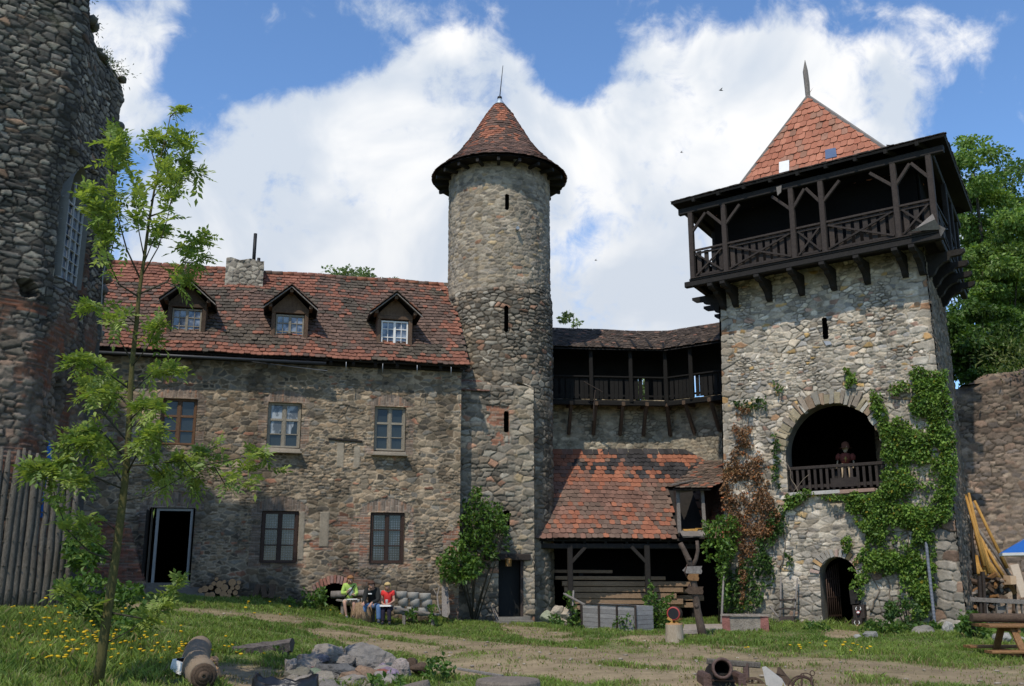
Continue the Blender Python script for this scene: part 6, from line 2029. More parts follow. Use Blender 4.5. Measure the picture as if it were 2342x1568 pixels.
WEEDS = [([(660, 1375), (700, 1350), (740, 1345), (755, 1380), (720, 1395), (670, 1392)], 30.6, 'weed clump left of the bench by the cellar opening', .13), ([(925, 1405), (950, 1390), (1005, 1385), (1000, 1420), (960, 1425)], 30.6, 'weeds growing through the plank bench below the concrete rings', .13),
         ([(1255, 1400), (1290, 1400), (1290, 1430), (1258, 1428)], 30.0, 'weeds beside the pile of pale stones', .11), ([(1830, 1430), (1870, 1425), (1900, 1440), (1890, 1460), (1840, 1455)], 28.6, 'weeds left of the barred gate doorway', .12), ([(1965, 1430), (2010, 1418), (2080, 1430), (2140, 1425), (2180, 1440), (2100, 1460), (1990, 1460)], 27.2, 'long weed bank right of the barred gate doorway', .12),
         ([(505, 1490), (560, 1480), (590, 1500), (640, 1480), (665, 1500), (640, 1525), (560, 1530), (510, 1515)], 18.2, 'weeds sprouting under the fallen log', .12), ([(960, 1515), (1000, 1500), (1035, 1520), (1050, 1545), (1000, 1555), (965, 1545)], 15.8, 'nettles beside the fire pit', .12),
         ([(850, 1545), (890, 1535), (920, 1555), (900, 1572), (850, 1572)], 14.2, 'weeds in front of the fire pit', .11), ([(150, 1240), (200, 1230), (240, 1260), (235, 1300), (160, 1300)], 20.5, 'weeds in front of the brick wall', .14), ([(120, 1330), (200, 1310), (270, 1330), (330, 1340), (340, 1400), (240, 1420), (140, 1390)], 18.0, 'dense weeds at the end of the palisade', .15),
         ([(270, 1400), (330, 1395), (345, 1430), (300, 1450), (270, 1430)], 15.8, 'dark leafy weeds right of the ash trunk', .15), ([(1400, 1420), (1440, 1405), (1460, 1430), (1420, 1440)], 28.8, 'weeds at the foot of the grey crate', .1)]
for i, (poly, Y, lab, sz) in enumerate(WEEDS):
    shrub('weed_clump', lab, [poly], Y, 62 if Y > 20 else 30, sz if Y > 20 else sz * .8, (.04, .095, .018), (.105, .18, .03), 40 + i, .4, WG, False, 'weeds', .1)
# plants on top of the ruin
def tuft(name, label, cx, cy, Y, r, n, size, c1, c2, seed, group=None):
    rg = np.random.default_rng(seed)
    c = at_y(cx, cy, Y)
    t = thing(name, label, 'plant', c, group)
    v = rg.normal(0, 1, (n, 3))
    P = np.array(c) + v * np.array((r, r, r * .6)) * .5
    V, C = leaves(P, size, leaf_cols(n, c1, c2, rg), v, .5, -.2, .3, rg)
    leaf_mesh('foliage', [V], [C], M_LEAF, t)
RG_ = 'grass tufts on the ruined keep'
for i, (u, dz_, r_, lab) in enumerate([(.35, .05, .5, 'grass tuft on the topmost edge of the ruined keep'), (1.0, .0, .35, 'dry grass tuft on the upper step of the ruined keep'), (2.0, .0, .35, 'grass tuft midway down the broken keep edge'), (2.75, .0, .5, 'leafiest green tuft on the lower broken edge of the keep')]):
    q = kq(u, float(ktop(np.array([u]))[0]) + dz_, -.25)
    pxy = (1171 + FPX * q.x / (q.y * CP + (q.z - EYE) * SP), 784 - FPX * (-q.y * SP + (q.z - EYE) * CP) / (q.y * CP + (q.z - EYE) * SP))
    tuft('grass_tuft', lab, pxy[0], pxy[1] + 4, q.y, r_ * .8, 420, .085, (.04, .075, .02), (.10, .13, .04), 70 + i, RG_)
tuft('grass_tuft', 'grassy bank on top of the court wall at the right', 2320, 822, 33.0, 1.2, 420, .2, (.07, .10, .02), (.16, .18, .05), 80, 'grass on the court wall')

# ================================================================ dandelions in the meadow
m = MB()
m.tube([(0, 0, 0), (.01, 0, .12), (.0, .01, .22)], .004, 5, col=(.10, .16, .04))
m.lathe((0, .01, .215), [(.0, 0), (.022, .006), (.036, .016), (.030, .026), (.015, .03), (.0, .031)], 10, col=(.75, .52, .02))
DG = 'dandelions in the meadow'
d0 = m.build('dandelion', M_LEAF)
setp(d0, 'yellow dandelion flower in the long grass', 'flower', DG)
rg = random.Random(5)
spots = []
for _ in range(250):
    a = rg.random()
    if a < .72: x, y = rg.gauss(190, 110), rg.gauss(1475, 45)
    elif a < .86: x, y = rg.gauss(430, 70), rg.gauss(1510, 25)
    elif a < .95: x, y = rg.uniform(450, 1000), rg.uniform(1380, 1420)
    else: x, y = rg.uniform(1640, 2000), rg.uniform(1480, 1510)
    if y < 1380 or y > 1562 or x < 0: continue
    spots.append((x, y))
spots += [(30, 1375), (40, 1362), (25, 1385), (12, 1392), (440, 1530), (452, 1538), (462, 1536), (470, 1540), (436, 1524), (480, 1541), (640, 1383), (648, 1378)]
for i, (x, y) in enumerate(spots):
    o = d0 if i == 0 else d0.copy()
    if i: COL.objects.link(o)
    p = gnd(x, y)
    s = rg.uniform(.6, 1.0)
    o.location = (p.x, p.y, p.z)
    o.scale = (s * (1.25 if p.y > 20 else 1), s * (1.25 if p.y > 20 else 1), s * rg.uniform(.7, 1.2))
    o.rotation_euler = (rg.uniform(-.25, .25), rg.uniform(-.25, .25), rg.uniform(0, 6))
# ================================================================ palisade and things at the left
def px_m(Y): return Y / 2283.0
pal = thing('palisade', 'palisade of tall weathered barked logs in front of the ruined keep', 'fence', gnd(60, 1375))
rg = random.Random(3)
xs_ = [-38, -20, -3, 14, 31, 48, 66, 84, 100, 116, 131, 146]
tops = [1026, 1030, 1028, 1024, 1030, 1036, 1052, 1085, 1062, 1090, 1078, 1110]
for i, (x, ty) in enumerate(zip(xs_, tops)):
    Y = 20.0 + .10 * i
    b = at_y(x, 1372, Y)
    b.z = gz(b.x, Y) - .1
    h = at_y(x, ty, Y).z
    m = MB()
    r = rg.uniform(.068, .082)
    lx = rg.uniform(-.05, .05)
    n = 7
    pts = [Vector((b.x + lx * k / n + rg.uniform(-.012, .012), Y + rg.uniform(-.01, .01), b.z + (h - b.z) * k / n)) for k in range(n + 1)]
    m.tube(pts, [r * (1.08 - .25 * k / n) * rg.uniform(.93, 1.07) for k in range(n)] + [r * .35], 9, wob=.06)
    for _ in range(5):
        k = rg.randint(1, n - 1)
        m.tube([pts[k], pts[k] + Vector((rg.uniform(-.1, .1), -.10, .03))], [.02, .012], 5)
    m.build('log', M_BARK, pal)
m = MB()
m.beam(at_y(-40, 1290, 20.3), at_y(150, 1290, 21.4), .08, .1); m.beam(at_y(-40, 1110, 20.3), at_y(150, 1120, 21.4), .08, .1)
m.build('rail', M_DARKWOOD, pal)
p = at_y(107, 1030, 22.0)
par = thing('folded_parasol', 'folded blue parasol tip showing above the palisade', 'parasol', (p.x, p.y, gz(p.x, p.y)))
m = MB()
m.lathe((p.x, p.y, p.z), [(.0, .28), (.03, .25), (.11, 0), (.13, -.5), (.15, -1.1), (.10, -1.5)], 10)
m.build('canopy', M_BLUE, par)
m = MB()
m.tube([(p.x, p.y, gz(p.x, p.y)), (p.x, p.y, p.z + .3)], .02, 6)
m.build('pole', M_GREYWOOD, par)

# ================================================================ firewood by the house
FW = [(1000, 1310, 45), (1090, 1390, 42), (1115, 1240, 30), (1190, 1250, 48), (1170, 1335, 42), (1255, 1295, 48), (1240, 1380, 48), (1355, 1225, 52), (1320, 1345, 33), (1357, 1297, 28), (1425, 1290, 34), (1440, 1225, 30), (1395, 1360, 34), (1425, 1425, 30), (1030, 1390, 36), (1075, 1290, 34), (945, 1330, 36), (1310, 1400, 30), (1150, 1180, 26), (1250, 1215, 26)]
for i, (x, y, r) in enumerate(FW):
    vx, vy, vr = .98 * (300 + x / 5.6), .98 * (1140 + y / 5.6), .98 * r / 5.6
    c = on_v(vx, vy, HC + HN * .75, HN)
    rr = vr * px_m(30)
    t = thing('firewood_log', 'round sawn log with pale cut end in the firewood pile by the house', 'log', c, 'sawn logs in the firewood pile')
    m = MB()
    d = HN + Vector((rg.uniform(-.08, .08), 0, rg.uniform(-.04, .04)))
    m.tube([c - d * .7, c - d * .3, c], [rr * .95, rr, rr], 11, wob=.05)
    m.build('bark', M_BARK if i % 3 else M_BROWNWOOD, t)
    m = MB()
    u = HD * rr * .94
    m.add([c + HN * .012 + HD * (math.cos(a) * rr * .95) + Vector((0, 0, math.sin(a) * rr * .95)) for a in [k * math.pi / 6 for k in range(12)]], [tuple(range(11, -1, -1))])
    m.build('cut_end', M_ENDGRAIN, t)
for i, (x, w, h, tilt, lab) in enumerate([(586, 12, 26, .25, 'dark split slab leaning beside the firewood pile'), (604, 10, 24, -.3, 'reddish split slab leaning on the house wall'), (622, 14, 26, .1, 'broad dark slab standing at the foot of the house wall')]):
    c = on_v(x, 1352, HC + HN * .35, HN)
    m = MB()
    m.box(c, (w * px_m(31), .09, h * px_m(31) * 1.2), m=Matrix.Rotation(tilt, 3, 'Y') @ Matrix.Rotation(-.2, 3, 'X'), jit=.02)
    setp(m.build('wood_slab', M_BROWNWOOD), lab, 'wood')

# ================================================================ bench group by the cellar opening
BY = 30.75
def bz(x): return gz(x, BY)
bA, bB = at_y(768, 1398, BY), at_y(1004, 1400, BY)
SEAT = .44
bench = thing('plank_bench', 'low weathered plank bench along the house wall under the three people', 'bench', (bA.x, BY, bz(bA.x)))
zA, zB = bz(bA.x) + SEAT, bz(bB.x) + SEAT - .08
m = MB()
for k in (0, 1): m.beam((bA.x, BY + .02 + .17 * k, zA), (bB.x, BY + .02 + .17 * k, zB), .16, .05)
m.build('seat', M_GREYWOOD, bench)
for f in (.06, .36, .66, .94):
    x = bA.x + (bB.x - bA.x) * f
    m = MB()
    m.beam((x, BY + .1, bz(x) - .1), (x, BY + .1, zA + (zB - zA) * f - .02), .10, .12)
    m.build('leg', M_GREYWOOD, bench)
p, q = at_y(757, 1360, 31.35), at_y(905, 1357, 31.45)
m = MB()
m.tube([p, p.lerp(q, .5) + Vector((0, 0, .02)), q], [.12, .115, .10], 10, wob=.04)
setp(m.build('log_rail', M_GREYWOOD), 'pale stripped log lying along the wall behind the seated people', 'log')
# shaggy stump used as a table with paper cups
c = at_y(827, 1400, 30.45)
stz = gz(c.x, 30.45)
m = MB()
m.tube([(c.x + .02, 30.45, stz - .05), (c.x, 30.47, stz + .2), (c.x - .05, 30.5, stz + .42), (c.x - .07, 30.52, stz + .52)], [.30, .30, .25, .22], 14, wob=.12)
for k in range(26):
    a = rg.uniform(0, 6.28)
    m.tube([(c.x + .24 * math.cos(a), 30.5 + .24 * math.sin(a), stz + rg.uniform(.3, .5)), (c.x + .34 * math.cos(a), 30.45 + .34 * math.sin(a), stz + rg.uniform(.0, .2))], [.03, .008], 4)
setp(m.build('stump_table', wood_mat('shaggy_bark', (.12, .07, .035), (.40, .28, .17), .9, (6, 6, 2), .5, 1.0)), 'shaggy brown stump standing as a table between the seated woman and man', 'stump')
def cup(px, py, Y, lab, grp='paper cups of the picnickers', zb=None, s=1.0):
    p = at_y(px, py, Y)
    if zb is not None: p.z = zb
    m = MB()
    m.lathe(p, [(.0, .0), (.030 * s, .0), (.040 * s, .13 * s), (.043 * s, .135 * s), (.036 * s, .13 * s), (.028 * s, .02)], 14)
    o = m.build('paper_cup', M_WHITE)
    setp(o, lab, 'cup', grp)
    return o
cup(820, 1374, 30.45, 'white paper cup at the left edge of the shaggy stump', zb=stz + .50)
cup(829, 1370, 30.62, 'white paper cup at the back of the shaggy stump', zb=stz + .52)
cup(834, 1376, 30.40, 'white paper cup at the right edge of the shaggy stump', zb=stz + .50)
p = gnd(934, 1415)
m = MB()
m.lathe((p.x, p.y, p.z + .05), [(.0, .0), (.07, .0), (.12, .025), (.125, .028), (.07, .008), (.0, .008)], 20)
setp(m.build('paper_plate', M_WHITE), 'white paper plate lying in the grass before the bench', 'plate')
# hollow concrete edging blocks stacked against the wall
M_CONC = plain('concrete', (.32, .295, .255), .95, 0, .3, 10, .5)
for row, yb in enumerate((1404, 1386, 1368)):
    for k in range(3):
        x = 922 + k * 27 + (-9, 0, -4)[row]
        p = at_y(x, yb + k * 2, 31.55)
        m = MB()
        r, h = (.17, .24) if row < 2 else (.185, .20)
        m.lathe(p, [(r * .7, 0), (r, 0), (r, h), (r * .98, h + .01), (r * .72, h + .01), (r * .7, h - .14)], 18)
        setp(m.build('concrete_ring', M_CONC), ['grey concrete ring of the bottom row', 'grey concrete ring of the middle row', 'grey concrete ring of the top row'][row] + [', nearest the woman in red', ', in the middle', ', next to the leaning slab'][k], 'planter ring', 'stacked concrete rings')
m = MB()
a, b = at_y(1019, 1408, 31.6), at_y(1017, 1342, 32.25)
m.prism([a + Vector((-.11, 0, 0)), a + Vector((.06, 0, -.05)), a + Vector((.14, 0, .1)), b + Vector((.10, 0, 0)), b + Vector((-.10, 0, .02))], (0, .07, 0))
setp(m.build('leaning_slab', M_GREYWOOD), 'tall grey wooden slab leaning on the house corner', 'plank')
m = MB()
m.tube([at_y(1008, 1405, 31.5), at_y(1002, 1385, 31.7), at_y(1000, 1362, 31.9), at_y(1005, 1342, 32.2), at_y(996, 1330, 32.2)], [.035, .03, .028, .02, .012], 6); m.tube([at_y(1000, 1362, 31.9), at_y(990, 1345, 32)], [.025, .012], 6)
setp(m.build('crooked_branch', M_GREYWOOD), 'crooked bare branch leaning beside the grey slab', 'branch')

m = MB()
for a_, b_ in (((1140, 1428), (1122, 1380)), ((1148, 1430), (1126, 1384))): m.tube([at_y(*a_, 33.1), at_y(*b_, 33.7)], [.022, .018], 6)
setp(m.build('garden_tool', M_GREYWOOD), 'pair of grey tool handles leaning left of the low tower doorway', 'tool')
# ================================================================ near ground: log, roll, fire pit, bag, stumps
a, b = gnd(528, 1508), gnd(668, 1502)
Yl = (a.y + b.y) / 2
P, Q = at_y(518, 1487, Yl), at_y(668, 1466, Yl + .5)
m = MB()
n = 9
vs = []
for k in range(n + 1):
    c = P.lerp(Q, k / n)
    jj = lambda s=.018: rg.uniform(-s, s)
    hh = .10 + .02 * math.sin(k * 1.3) + .05 * (k / n)
    vs.append([c + Vector((jj(), -.15 + jj(), -.04 - hh + jj(.03))), c + Vector((jj(), -.17 + jj(), .0 + jj())), c + Vector((0, -.05 + jj(), .055 + jj())), c + Vector((0, .14 + jj(), .05 + jj())), c + Vector((jj(), .2 + jj(), -.04)), c + Vector((0, .08, -.16 - hh * .3))])
flat_ = [v for r_ in vs for v in r_]
fs = [(k * 6 + i, k * 6 + (i + 1) % 6, (k + 1) * 6 + (i + 1) % 6, (k + 1) * 6 + i) for k in range(n) for i in range(6)] + [tuple(range(5, -1, -1)), tuple(range(n * 6, n * 6 + 6))]
m.add(flat_, fs)
for f in (.2, .85):
    c = P.lerp(Q, f)
    m.tube([(c.x, c.y, gz(c.x, c.y) - .05), (c.x, c.y + .02, c.z - .08)], [.12, .11], 8, wob=.1)
setp(m.build('fallen_log', wood_mat('weathered_log', (.035, .028, .024), (.23, .19, .165), .9, (2, 9, 9), .3, 1.0)), 'weathered half log lying as a rough seat in the weeds behind the fire pit', 'log')
# burlap roll
M_BURLAP = plain('burlap', (.21, .155, .105), .95, 0, .2, 30, .6)
Yr = gnd(450, 1560).y
pts = [gnd(*q) + Vector((0, 0, .17)) for q in ((456, 1503), (450, 1516), (445, 1533), (448, 1553), (462, 1577))]
roll = thing('burlap_roll', 'rolled up brown burlap mat lying in the dandelion meadow', 'mat', pts[3])
m = MB()
sp_ = []
for k in range(17):
    f = k / 16 * (len(pts) - 1)
    i = min(int(f), len(pts) - 2)
    sp_.append(pts[i].lerp(pts[i + 1], f - i))
m.tube(sp_, [.15] + [.195 + .012 * math.sin(k * 1.9) for k in range(15)] + [.17], 16, wob=.03)
m.build('roll', M_BURLAP, roll)
m = MB()
c = sp_[-1] + Vector((.02, -.03, 0))
for r_ in (.15, .10, .055): m.lathe(c, [(r_, -.02), (r_ + .02, .015), (r_ - .03, .01)], 14, ax=(sp_[-1] - sp_[-3]))
m.build('rolled_end', M_BROWNWOOD, roll)
def crumple(name, lab, cat, px, py, Y, size, mat, seed, sub=4, rz=0.0):
    p = at_y(px, py, Y)
    m = MB()
    m.rock(p, size, seed, .5, sub, None, rz, 1)
    return setp(m.build(name, mat), lab, cat)
M_PAPER = plain('brown_paper', (.36, .21, .115), .9, 0, .25, 6, .6)
crumple('paper_sack', 'crumpled brown paper sack tucked against the burlap roll', 'sack', 488, 1546, Yr + .25, (.12, .32, .15), M_PAPER, 5, 4, .25)
crumple('paper_sack', 'small brown paper scrap at the far end of the burlap roll', 'sack', 486, 1514, Yr + .8, (.10, .13, .09), M_PAPER, 6, 4)
p = at_y(416, 1524, Yr + .35)
bx = thing('paper_box', 'open white carton half hidden by dandelions beside the burlap roll', 'carton', p)
m = MB()
Mx = Matrix.Rotation(-.35, 3, 'Z') @ Matrix.Rotation(.3, 3, 'Y')
m.box(p, (.20, .24, .15), m=Mx, jit=.012)
m.build('box', M_WHITE, bx)
m = MB()
m.box(p + Mx @ Vector((.0, .02, .085)), (.15, .18, .02), m=Mx, jit=.006)
m.build('opening', M_DARK, bx)  # dark slab paints the shaded inside onto the closed carton
# fire pit stones
FP = [(985, 508, 185, 76, 16.3), (1045, 498, 66, 56, 16.5), (1215, 545, 240, 118, 16.2), (868, 540, 150, 70, 16.1), (830, 588, 190, 84, 15.6), (1065, 602, 170, 64, 15.2), (1212, 622, 110, 70, 15.1), (1318, 600, 140, 46, 15.5), (1400, 604, 120, 88, 15.5), (800, 640, 130, 70, 15.0), (955, 642, 150, 60, 14.9),
      (1120, 664, 130, 60, 14.7), (870, 664, 150, 56, 14.7), (1000, 690, 150, 50, 14.5), (764, 596, 80, 110, 15.5), (1090, 552, 90, 50, 15.9), (960, 590, 90, 50, 15.4), (1130, 640, 110, 60, 14.9), (1320, 660, 150, 60, 14.9), (1440, 610, 44, 90, 15.6), (1240, 690, 150, 50, 14.6), (760, 676, 90, 60, 14.8)]
looks = ['broad pale grey', 'small rounded pale', 'largest angular grey', 'lichen spotted grey', 'long low grey', 'dark flat slate coloured', 'brownish', 'thin flat pale', 'pinkish white edged', 'low mossy grey', 'flat pale', 'squat grey', 'mottled grey', 'low front', 'tall left end', 'small wedge shaped', 'knobbly pale', 'rough brown grey', 'low greyish front right', 'narrow upright', 'low pale front', 'dull grey bottom left']
where = ['on the top left of the fire pit', 'capping the top of the fire pit', 'on the right half of the fire pit', 'left of the top stone of the fire pit', 'on the left side of the fire pit', 'in the middle front of the fire pit', 'right of the dark front stone', 'near the right end of the fire pit', 'at the right end of the fire pit', 'at the lower left of the fire pit', 'in the lower middle of the fire pit', 'below the brownish stone of the fire pit', 'in the bottom row behind the bin bag', 'lying frontmost in the fire pit', 'marking the left corner of the fire pit', 'between the two biggest fire pit stones', 'above the dark front stone', 'under the dark front stone', 'beside the weeds of the fire pit', 'set on edge at the far right of the fire pit', 'beside the leaning log end', 'of the fire pit']
cols_ = [(.24, .205, .17), (.29, .25, .21), (.19, .17, .15), (.23, .195, .165), (.21, .18, .15), (.11, .105, .10), (.22, .145, .095), (.27, .235, .195), (.29, .24, .21), (.18, .16, .12), (.25, .215, .17)]
for i, (x, y, w, h, Y) in enumerate(FP):
    vx, vy = 372 + .385 * x, 1303 + .385 * y
    p = at_y(vx, vy, Y)
    k = .385 * px_m(Y)
    sx, sz_ = w * k * .62, h * k * .72
    m = MB()
    m.rock(p, (sx, max(sx * .62, .16), sz_), 100 + i, .30, 4, cols_[i % 11], rg.uniform(-.3, .3), 1)
    setp(m.build('fire_pit_stone', M_ROCK), f'{looks[i]} stone {where[i]}', 'stone', 'fire pit stones')
for i in range(24):
    a = rg.uniform(0, 6.28)
    x, y = 800 + 125 * math.cos(a) * rg.uniform(.5, 1.05), 1532 + 34 * math.sin(a) * rg.uniform(.3, 1.05)
    Y = 15.4 - (y - 1532) / 40
    p = at_y(x, y, Y)
    s_ = rg.uniform(.05, .12)
    m = MB()
    m.rock(p, (s_ * rg.uniform(1, 1.7), s_, s_ * rg.uniform(.5, .9)), 700 + i, .3, 3, tuple(q * rg.uniform(.6, 1.1) for q in cols_[i % 11]), rg.uniform(0, 3), 1)
    setp(m.build('fire_pit_stone', M_ROCK), 'small loose stone wedged among the big fire pit stones', 'stone', 'small loose stones in the fire pit')
m = MB()
c = gnd(800, 1550)
m.rock((c.x, 15.6, gz(c.x, 15.6) - .02), (.75, .55, .10), 7, .15, 3, (.09, .085, .08))
setp(m.build('ash_bed', M_ROCK), 'dark ash bed inside the ring of fire pit stones', 'ash')
# bin bag
p = at_y(652, 1556, 13.2)
m = MB()
n = 40
prof = [(.30, -.62), (.40, -.45), (.43, -.2), (.41, -.02), (.40, .03), (.385, .0), (.36, -.12), (.2, -.25), (.0, -.28)]
vs = []
from mathutils import noise as mnoise
for r_, h_ in prof:
    for k in range(n):
        a = 2 * math.pi * k / n
        q = Vector((math.cos(a), math.sin(a), h_ * 2))
        f = 1 + .10 * mnoise.noise(q * 2.6) + .05 * mnoise.noise(q * 7)
        vs.append(p + Vector((math.cos(a) * r_ * f * 1.02, math.sin(a) * r_ * f * .8, h_ + .06 * mnoise.noise(q * 3 + Vector((5, 0, 0))) + (.045 * math.cos(2 * a) if h_ > -.1 else 0))))
m.add(vs, [(i * n + k, i * n + (k + 1) % n, (i + 1) * n + (k + 1) % n, (i + 1) * n + k) for i in range(len(prof) - 1) for k in range(n)], True)
setp(m.build('bin_bag', plain('black_plastic', (.008, .008, .010), .38, 0, .2, 6, .5, .6)), 'open black plastic bin bag in front of the fire pit', 'bag')
# stumps
M_STUMP = wood_mat('weathered_stump', (.10, .08, .062), (.32, .265, .215), .92, (10, 10, 3), .3, 1.0, 14)
def stump(lab, px, py, Y, r, h, mat, tilt=0.0, grp=None):
    p = at_y(px, py, Y)
    t = thing('tree_stump', lab, 'stump', (p.x, p.y, p.z - h), grp)
    m = MB()
    M_ = Matrix.Rotation(tilt, 3, 'Y')
    ax = M_ @ Vector((0, 0, 1))
    n = 26
    rr = [1 + .07 * mnoise.noise(Vector((math.cos(2*math.pi*k/n)*1.5, math.sin(2*math.pi*k/n)*1.5, px))) for k in range(n)]
    ring = lambda z, s: [p + M_ @ Vector((math.cos(2*math.pi*k/n) * r * s * rr[k], math.sin(2*math.pi*k/n) * r * s * rr[k], z)) for k in range(n)]
    vs = ring(-h, 1.10) + ring(-h * .5, 1.03) + ring(-.03, 1.0)
    m.add(vs, [(i*n+k, i*n+(k+1) % n, (i+1)*n+(k+1) % n, (i+1)*n+k) for i in range(2) for k in range(n)], False)
    m.build('bark', mat, t)
    m = MB()
    vs = ring(-.03, 1.0) + ring(0, .96) + ring(.004, .6) + ring(-.004, .3)
    m.add(vs, [(i*n+k, i*n+(k+1) % n, (i+1)*n+(k+1) % n, (i+1)*n+k) for i in range(3) for k in range(n)] + [tuple(range(3*n, 4*n))], False)
    m.build('cut_top', mat if grp is None else M_ENDGRAIN, t)
    return t, p
stump('broad weathered stump with cracked flat top at the bottom edge of the lawn', 1162, 1553, 13.9, .44, .42, M_STUMP)
stump('tilted sawn log end beside the fire pit weeds', 938, 1566, 13.6, .26, .4, M_STUMP, -.25)
p = at_y(938, 1518, 16.0)
m = MB()
m.tube([p + Vector((0, .35, -.02)), p + Vector((.0, -.02, 0))], [.09, .095], 10, wob=.05); m.rock(at_y(958, 1528, 15.8), (.14, .12, .09), 4, .3, 3)
setp(m.build('charred_log', M_BROWNWOOD), 'short dark charred log at the right of the fire pit', 'log')
m = MB()
m.beam(at_y(1048, 1529, 15.4), at_y(1150, 1546, 14.8), .05, .035)
setp(m.build('dry_stick', M_GREYWOOD), 'long pale stick lying in the grass behind the broad stump', 'stick')

# ================================================================ mortar cannon at the lower right
CY = 14.6
k_ = px_m(CY)
def cp_(x, y, dy=0.0): return at_y(x, y, CY + dy)
can = thing('mortar_cannon', 'old wooden mortar cannon pointing at the viewer with a crossbar behind it', 'cannon', cp_(1655, 1568))
M_CAN = wood_mat('dark_reddish_wood', (.045, .025, .020), (.17, .105, .085), .6, (4, 4, 8), .3, .6)
mz = cp_(1652, 1528)
axc = Vector((-.06, -1, .16)).normalized()
m = MB()
m.lathe(mz, [(.085, -.9), (.135, -.9), (.125, -.06), (.150, -.05), (.150, .0), (.140, .015), (.112, .015), (.107, -.02), (.105, -.5), (.0, -.5)], 28, ax=axc)
m.build('barrel', M_CAN, can)
m = MB()
m.lathe(mz, [(.104, -.06), (.102, -.48), (.0, -.48)], 20, ax=axc)
m.build('bore', M_DARK, can)
m = MB()
c = cp_(1654, 1556, .25)
m.prism([cp_(1632, 1538, .12), cp_(1674, 1540, .12), cp_(1678, 1554, .12), cp_(1628, 1552, .12)], (0, .5, .0)); m.prism([cp_(1630, 1556, .14), cp_(1680, 1557, .14), cp_(1684, 1600, .1), cp_(1628, 1600, .1)], (0, .5, 0))
m.build('carriage_bed', M_DARKWOOD, can)
m = MB()
m.beam(cp_(1627, 1555, .10), cp_(1681, 1557, .10), .03, .02)
m.build('carriage_iron', M_IRON, can)
for x0, x1 in ((1609, 1628), (1688, 1706)):
    m = MB()
    w = (x1 - x0) * k_
    c = cp_((x0 + x1) / 2, 1546, .15)
    m.prism([c + Vector((-w / 2, 0, -.5)), c + Vector((w / 2, 0, -.5)), c + Vector((w / 2, 0, -.02)), c + Vector((w * .3, 0, .03)), c + Vector((-w * .3, 0, .03)), c + Vector((-w / 2, 0, -.02))], (0, .55, 0))
    m.build('carriage_cheek', M_CAN, can)
m = MB()
a, b = cp_(1617, 1512, .55), cp_(1738, 1521, .55)
m.beam(a, b, .085, .085, bev=.015)
m.build('crossbar', M_RAILWOOD if False else M_BARK, can)
m = MB()
m.beam(cp_(1706, 1517, .55), cp_(1709, 1600, .5), .08, .08)
m.build('post', M_CAN, can)
m = MB()
wc_ = cp_(1722, 1585, .35)
m.lathe(wc_, [(.19, -.03), (.225, -.03), (.225, .03), (.19, .03), (.19, -.03)], 28, ax=(.25, 1, 0))
for q in range(6):
    a = q * math.pi / 6
    d = Vector((1, -.25, 0)).normalized() * math.cos(a) + Vector((0, 0, math.sin(a)))
    m.beam(wc_ - d * .2, wc_ + d * .2, .03, .03)
m.build('wheel', M_BROWNWOOD, can)
tro = thing('split_log_trough', 'split hollow log trough with pale weathered side and broken ends', 'trough', cp_(1790, 1568))
m = MB()
m.prism([cp_(1743, 1526), cp_(1750, 1524), cp_(1788, 1553), cp_(1815, 1600), cp_(1760, 1600)], (.02, .06, 0))
m.build('side_board', M_WHITE if False else plain('pale_weathered_wood', (.42, .39, .35), .9, 0, .3, 9, .4), tro)
m = MB()
m.prism([cp_(1766, 1543, .2), cp_(1776, 1540, .2), cp_(1778, 1526, .25), cp_(1784, 1526, .25), cp_(1800, 1546, .25), cp_(1850, 1600, .2), cp_(1800, 1600, .1)], (.02, .06, 0))
m.build('inner_board', M_BROWNWOOD, tro)
iron = thing('iron_hoops', 'rusty iron hoop frame with small rings beside the split log trough', 'ironwork', cp_(1840, 1568))
m = MB()
def ringt(c, r, tr, ax=(0, -1, 0), n=20):
    ax = Vector(ax).normalized()
    x = ax.cross(Vector((0, 0, 1))).normalized()
    y = ax.cross(x)
    pts = [c + x * (math.cos(2*math.pi*q/n) * r) + y * (math.sin(2*math.pi*q/n) * r) for q in range(n + 1)]
    m.tube(pts, tr, 6, cap=False)
ringt(cp_(1858, 1539), .033, .006); ringt(cp_(1835, 1544), .024, .006)
arcp = lambda cx, cy, r, a0, a1: [cp_(cx + r * math.cos(a0 + (a1 - a0) * q / 10), cy - r * math.sin(a0 + (a1 - a0) * q / 10)) for q in range(11)]
m.tube(arcp(1836, 1572, 24, -.3, math.pi + .3), .016, 7); m.tube(arcp(1832, 1575, 30, .9, math.pi + .2), .012, 6); m.tube(arcp(1842, 1556, 17, .3, 2.7), .007, 6)
m.tube([cp_(1855, 1548), cp_(1858, 1600)], .018, 6); m.tube([cp_(1834, 1550), cp_(1832, 1600)], .015, 6)
m.build('hoop', M_IRON, iron)

# ================================================================ before the shed: signpost, keg, crate, stones
gp_ = gnd(1608, 1457)
SY = gp_.y
def sq(x, y, dy=0.0): return at_y(x, y, SY + dy)
sign = thing('signpost', 'forked tree trunk signpost with three wooden arrow boards before the shed', 'signpost', gp_)
m = MB()
m.tube([sq(1610, 1462), sq(1602, 1430), sq(1595, 1395), sq(1590, 1350), sq(1583, 1315), sq(1580, 1295)], [.12, .105, .095, .088, .085, .09], 9, wob=.06)
m.tube([sq(1581, 1300), sq(1574, 1278), sq(1563, 1255), sq(1556, 1241)], [.085, .075, .065, .06], 8, wob=.05)
m.tube([sq(1582, 1298), sq(1592, 1278), sq(1596, 1258), sq(1594, 1236)], [.07, .055, .05, .045], 8, wob=.05)
m.rock(sq(1593, 1385, -.08), (.06, .05, .06), 3, .1, 2); m.rock(sq(1577, 1280, -.06), (.06, .05, .06), 4, .1, 2)
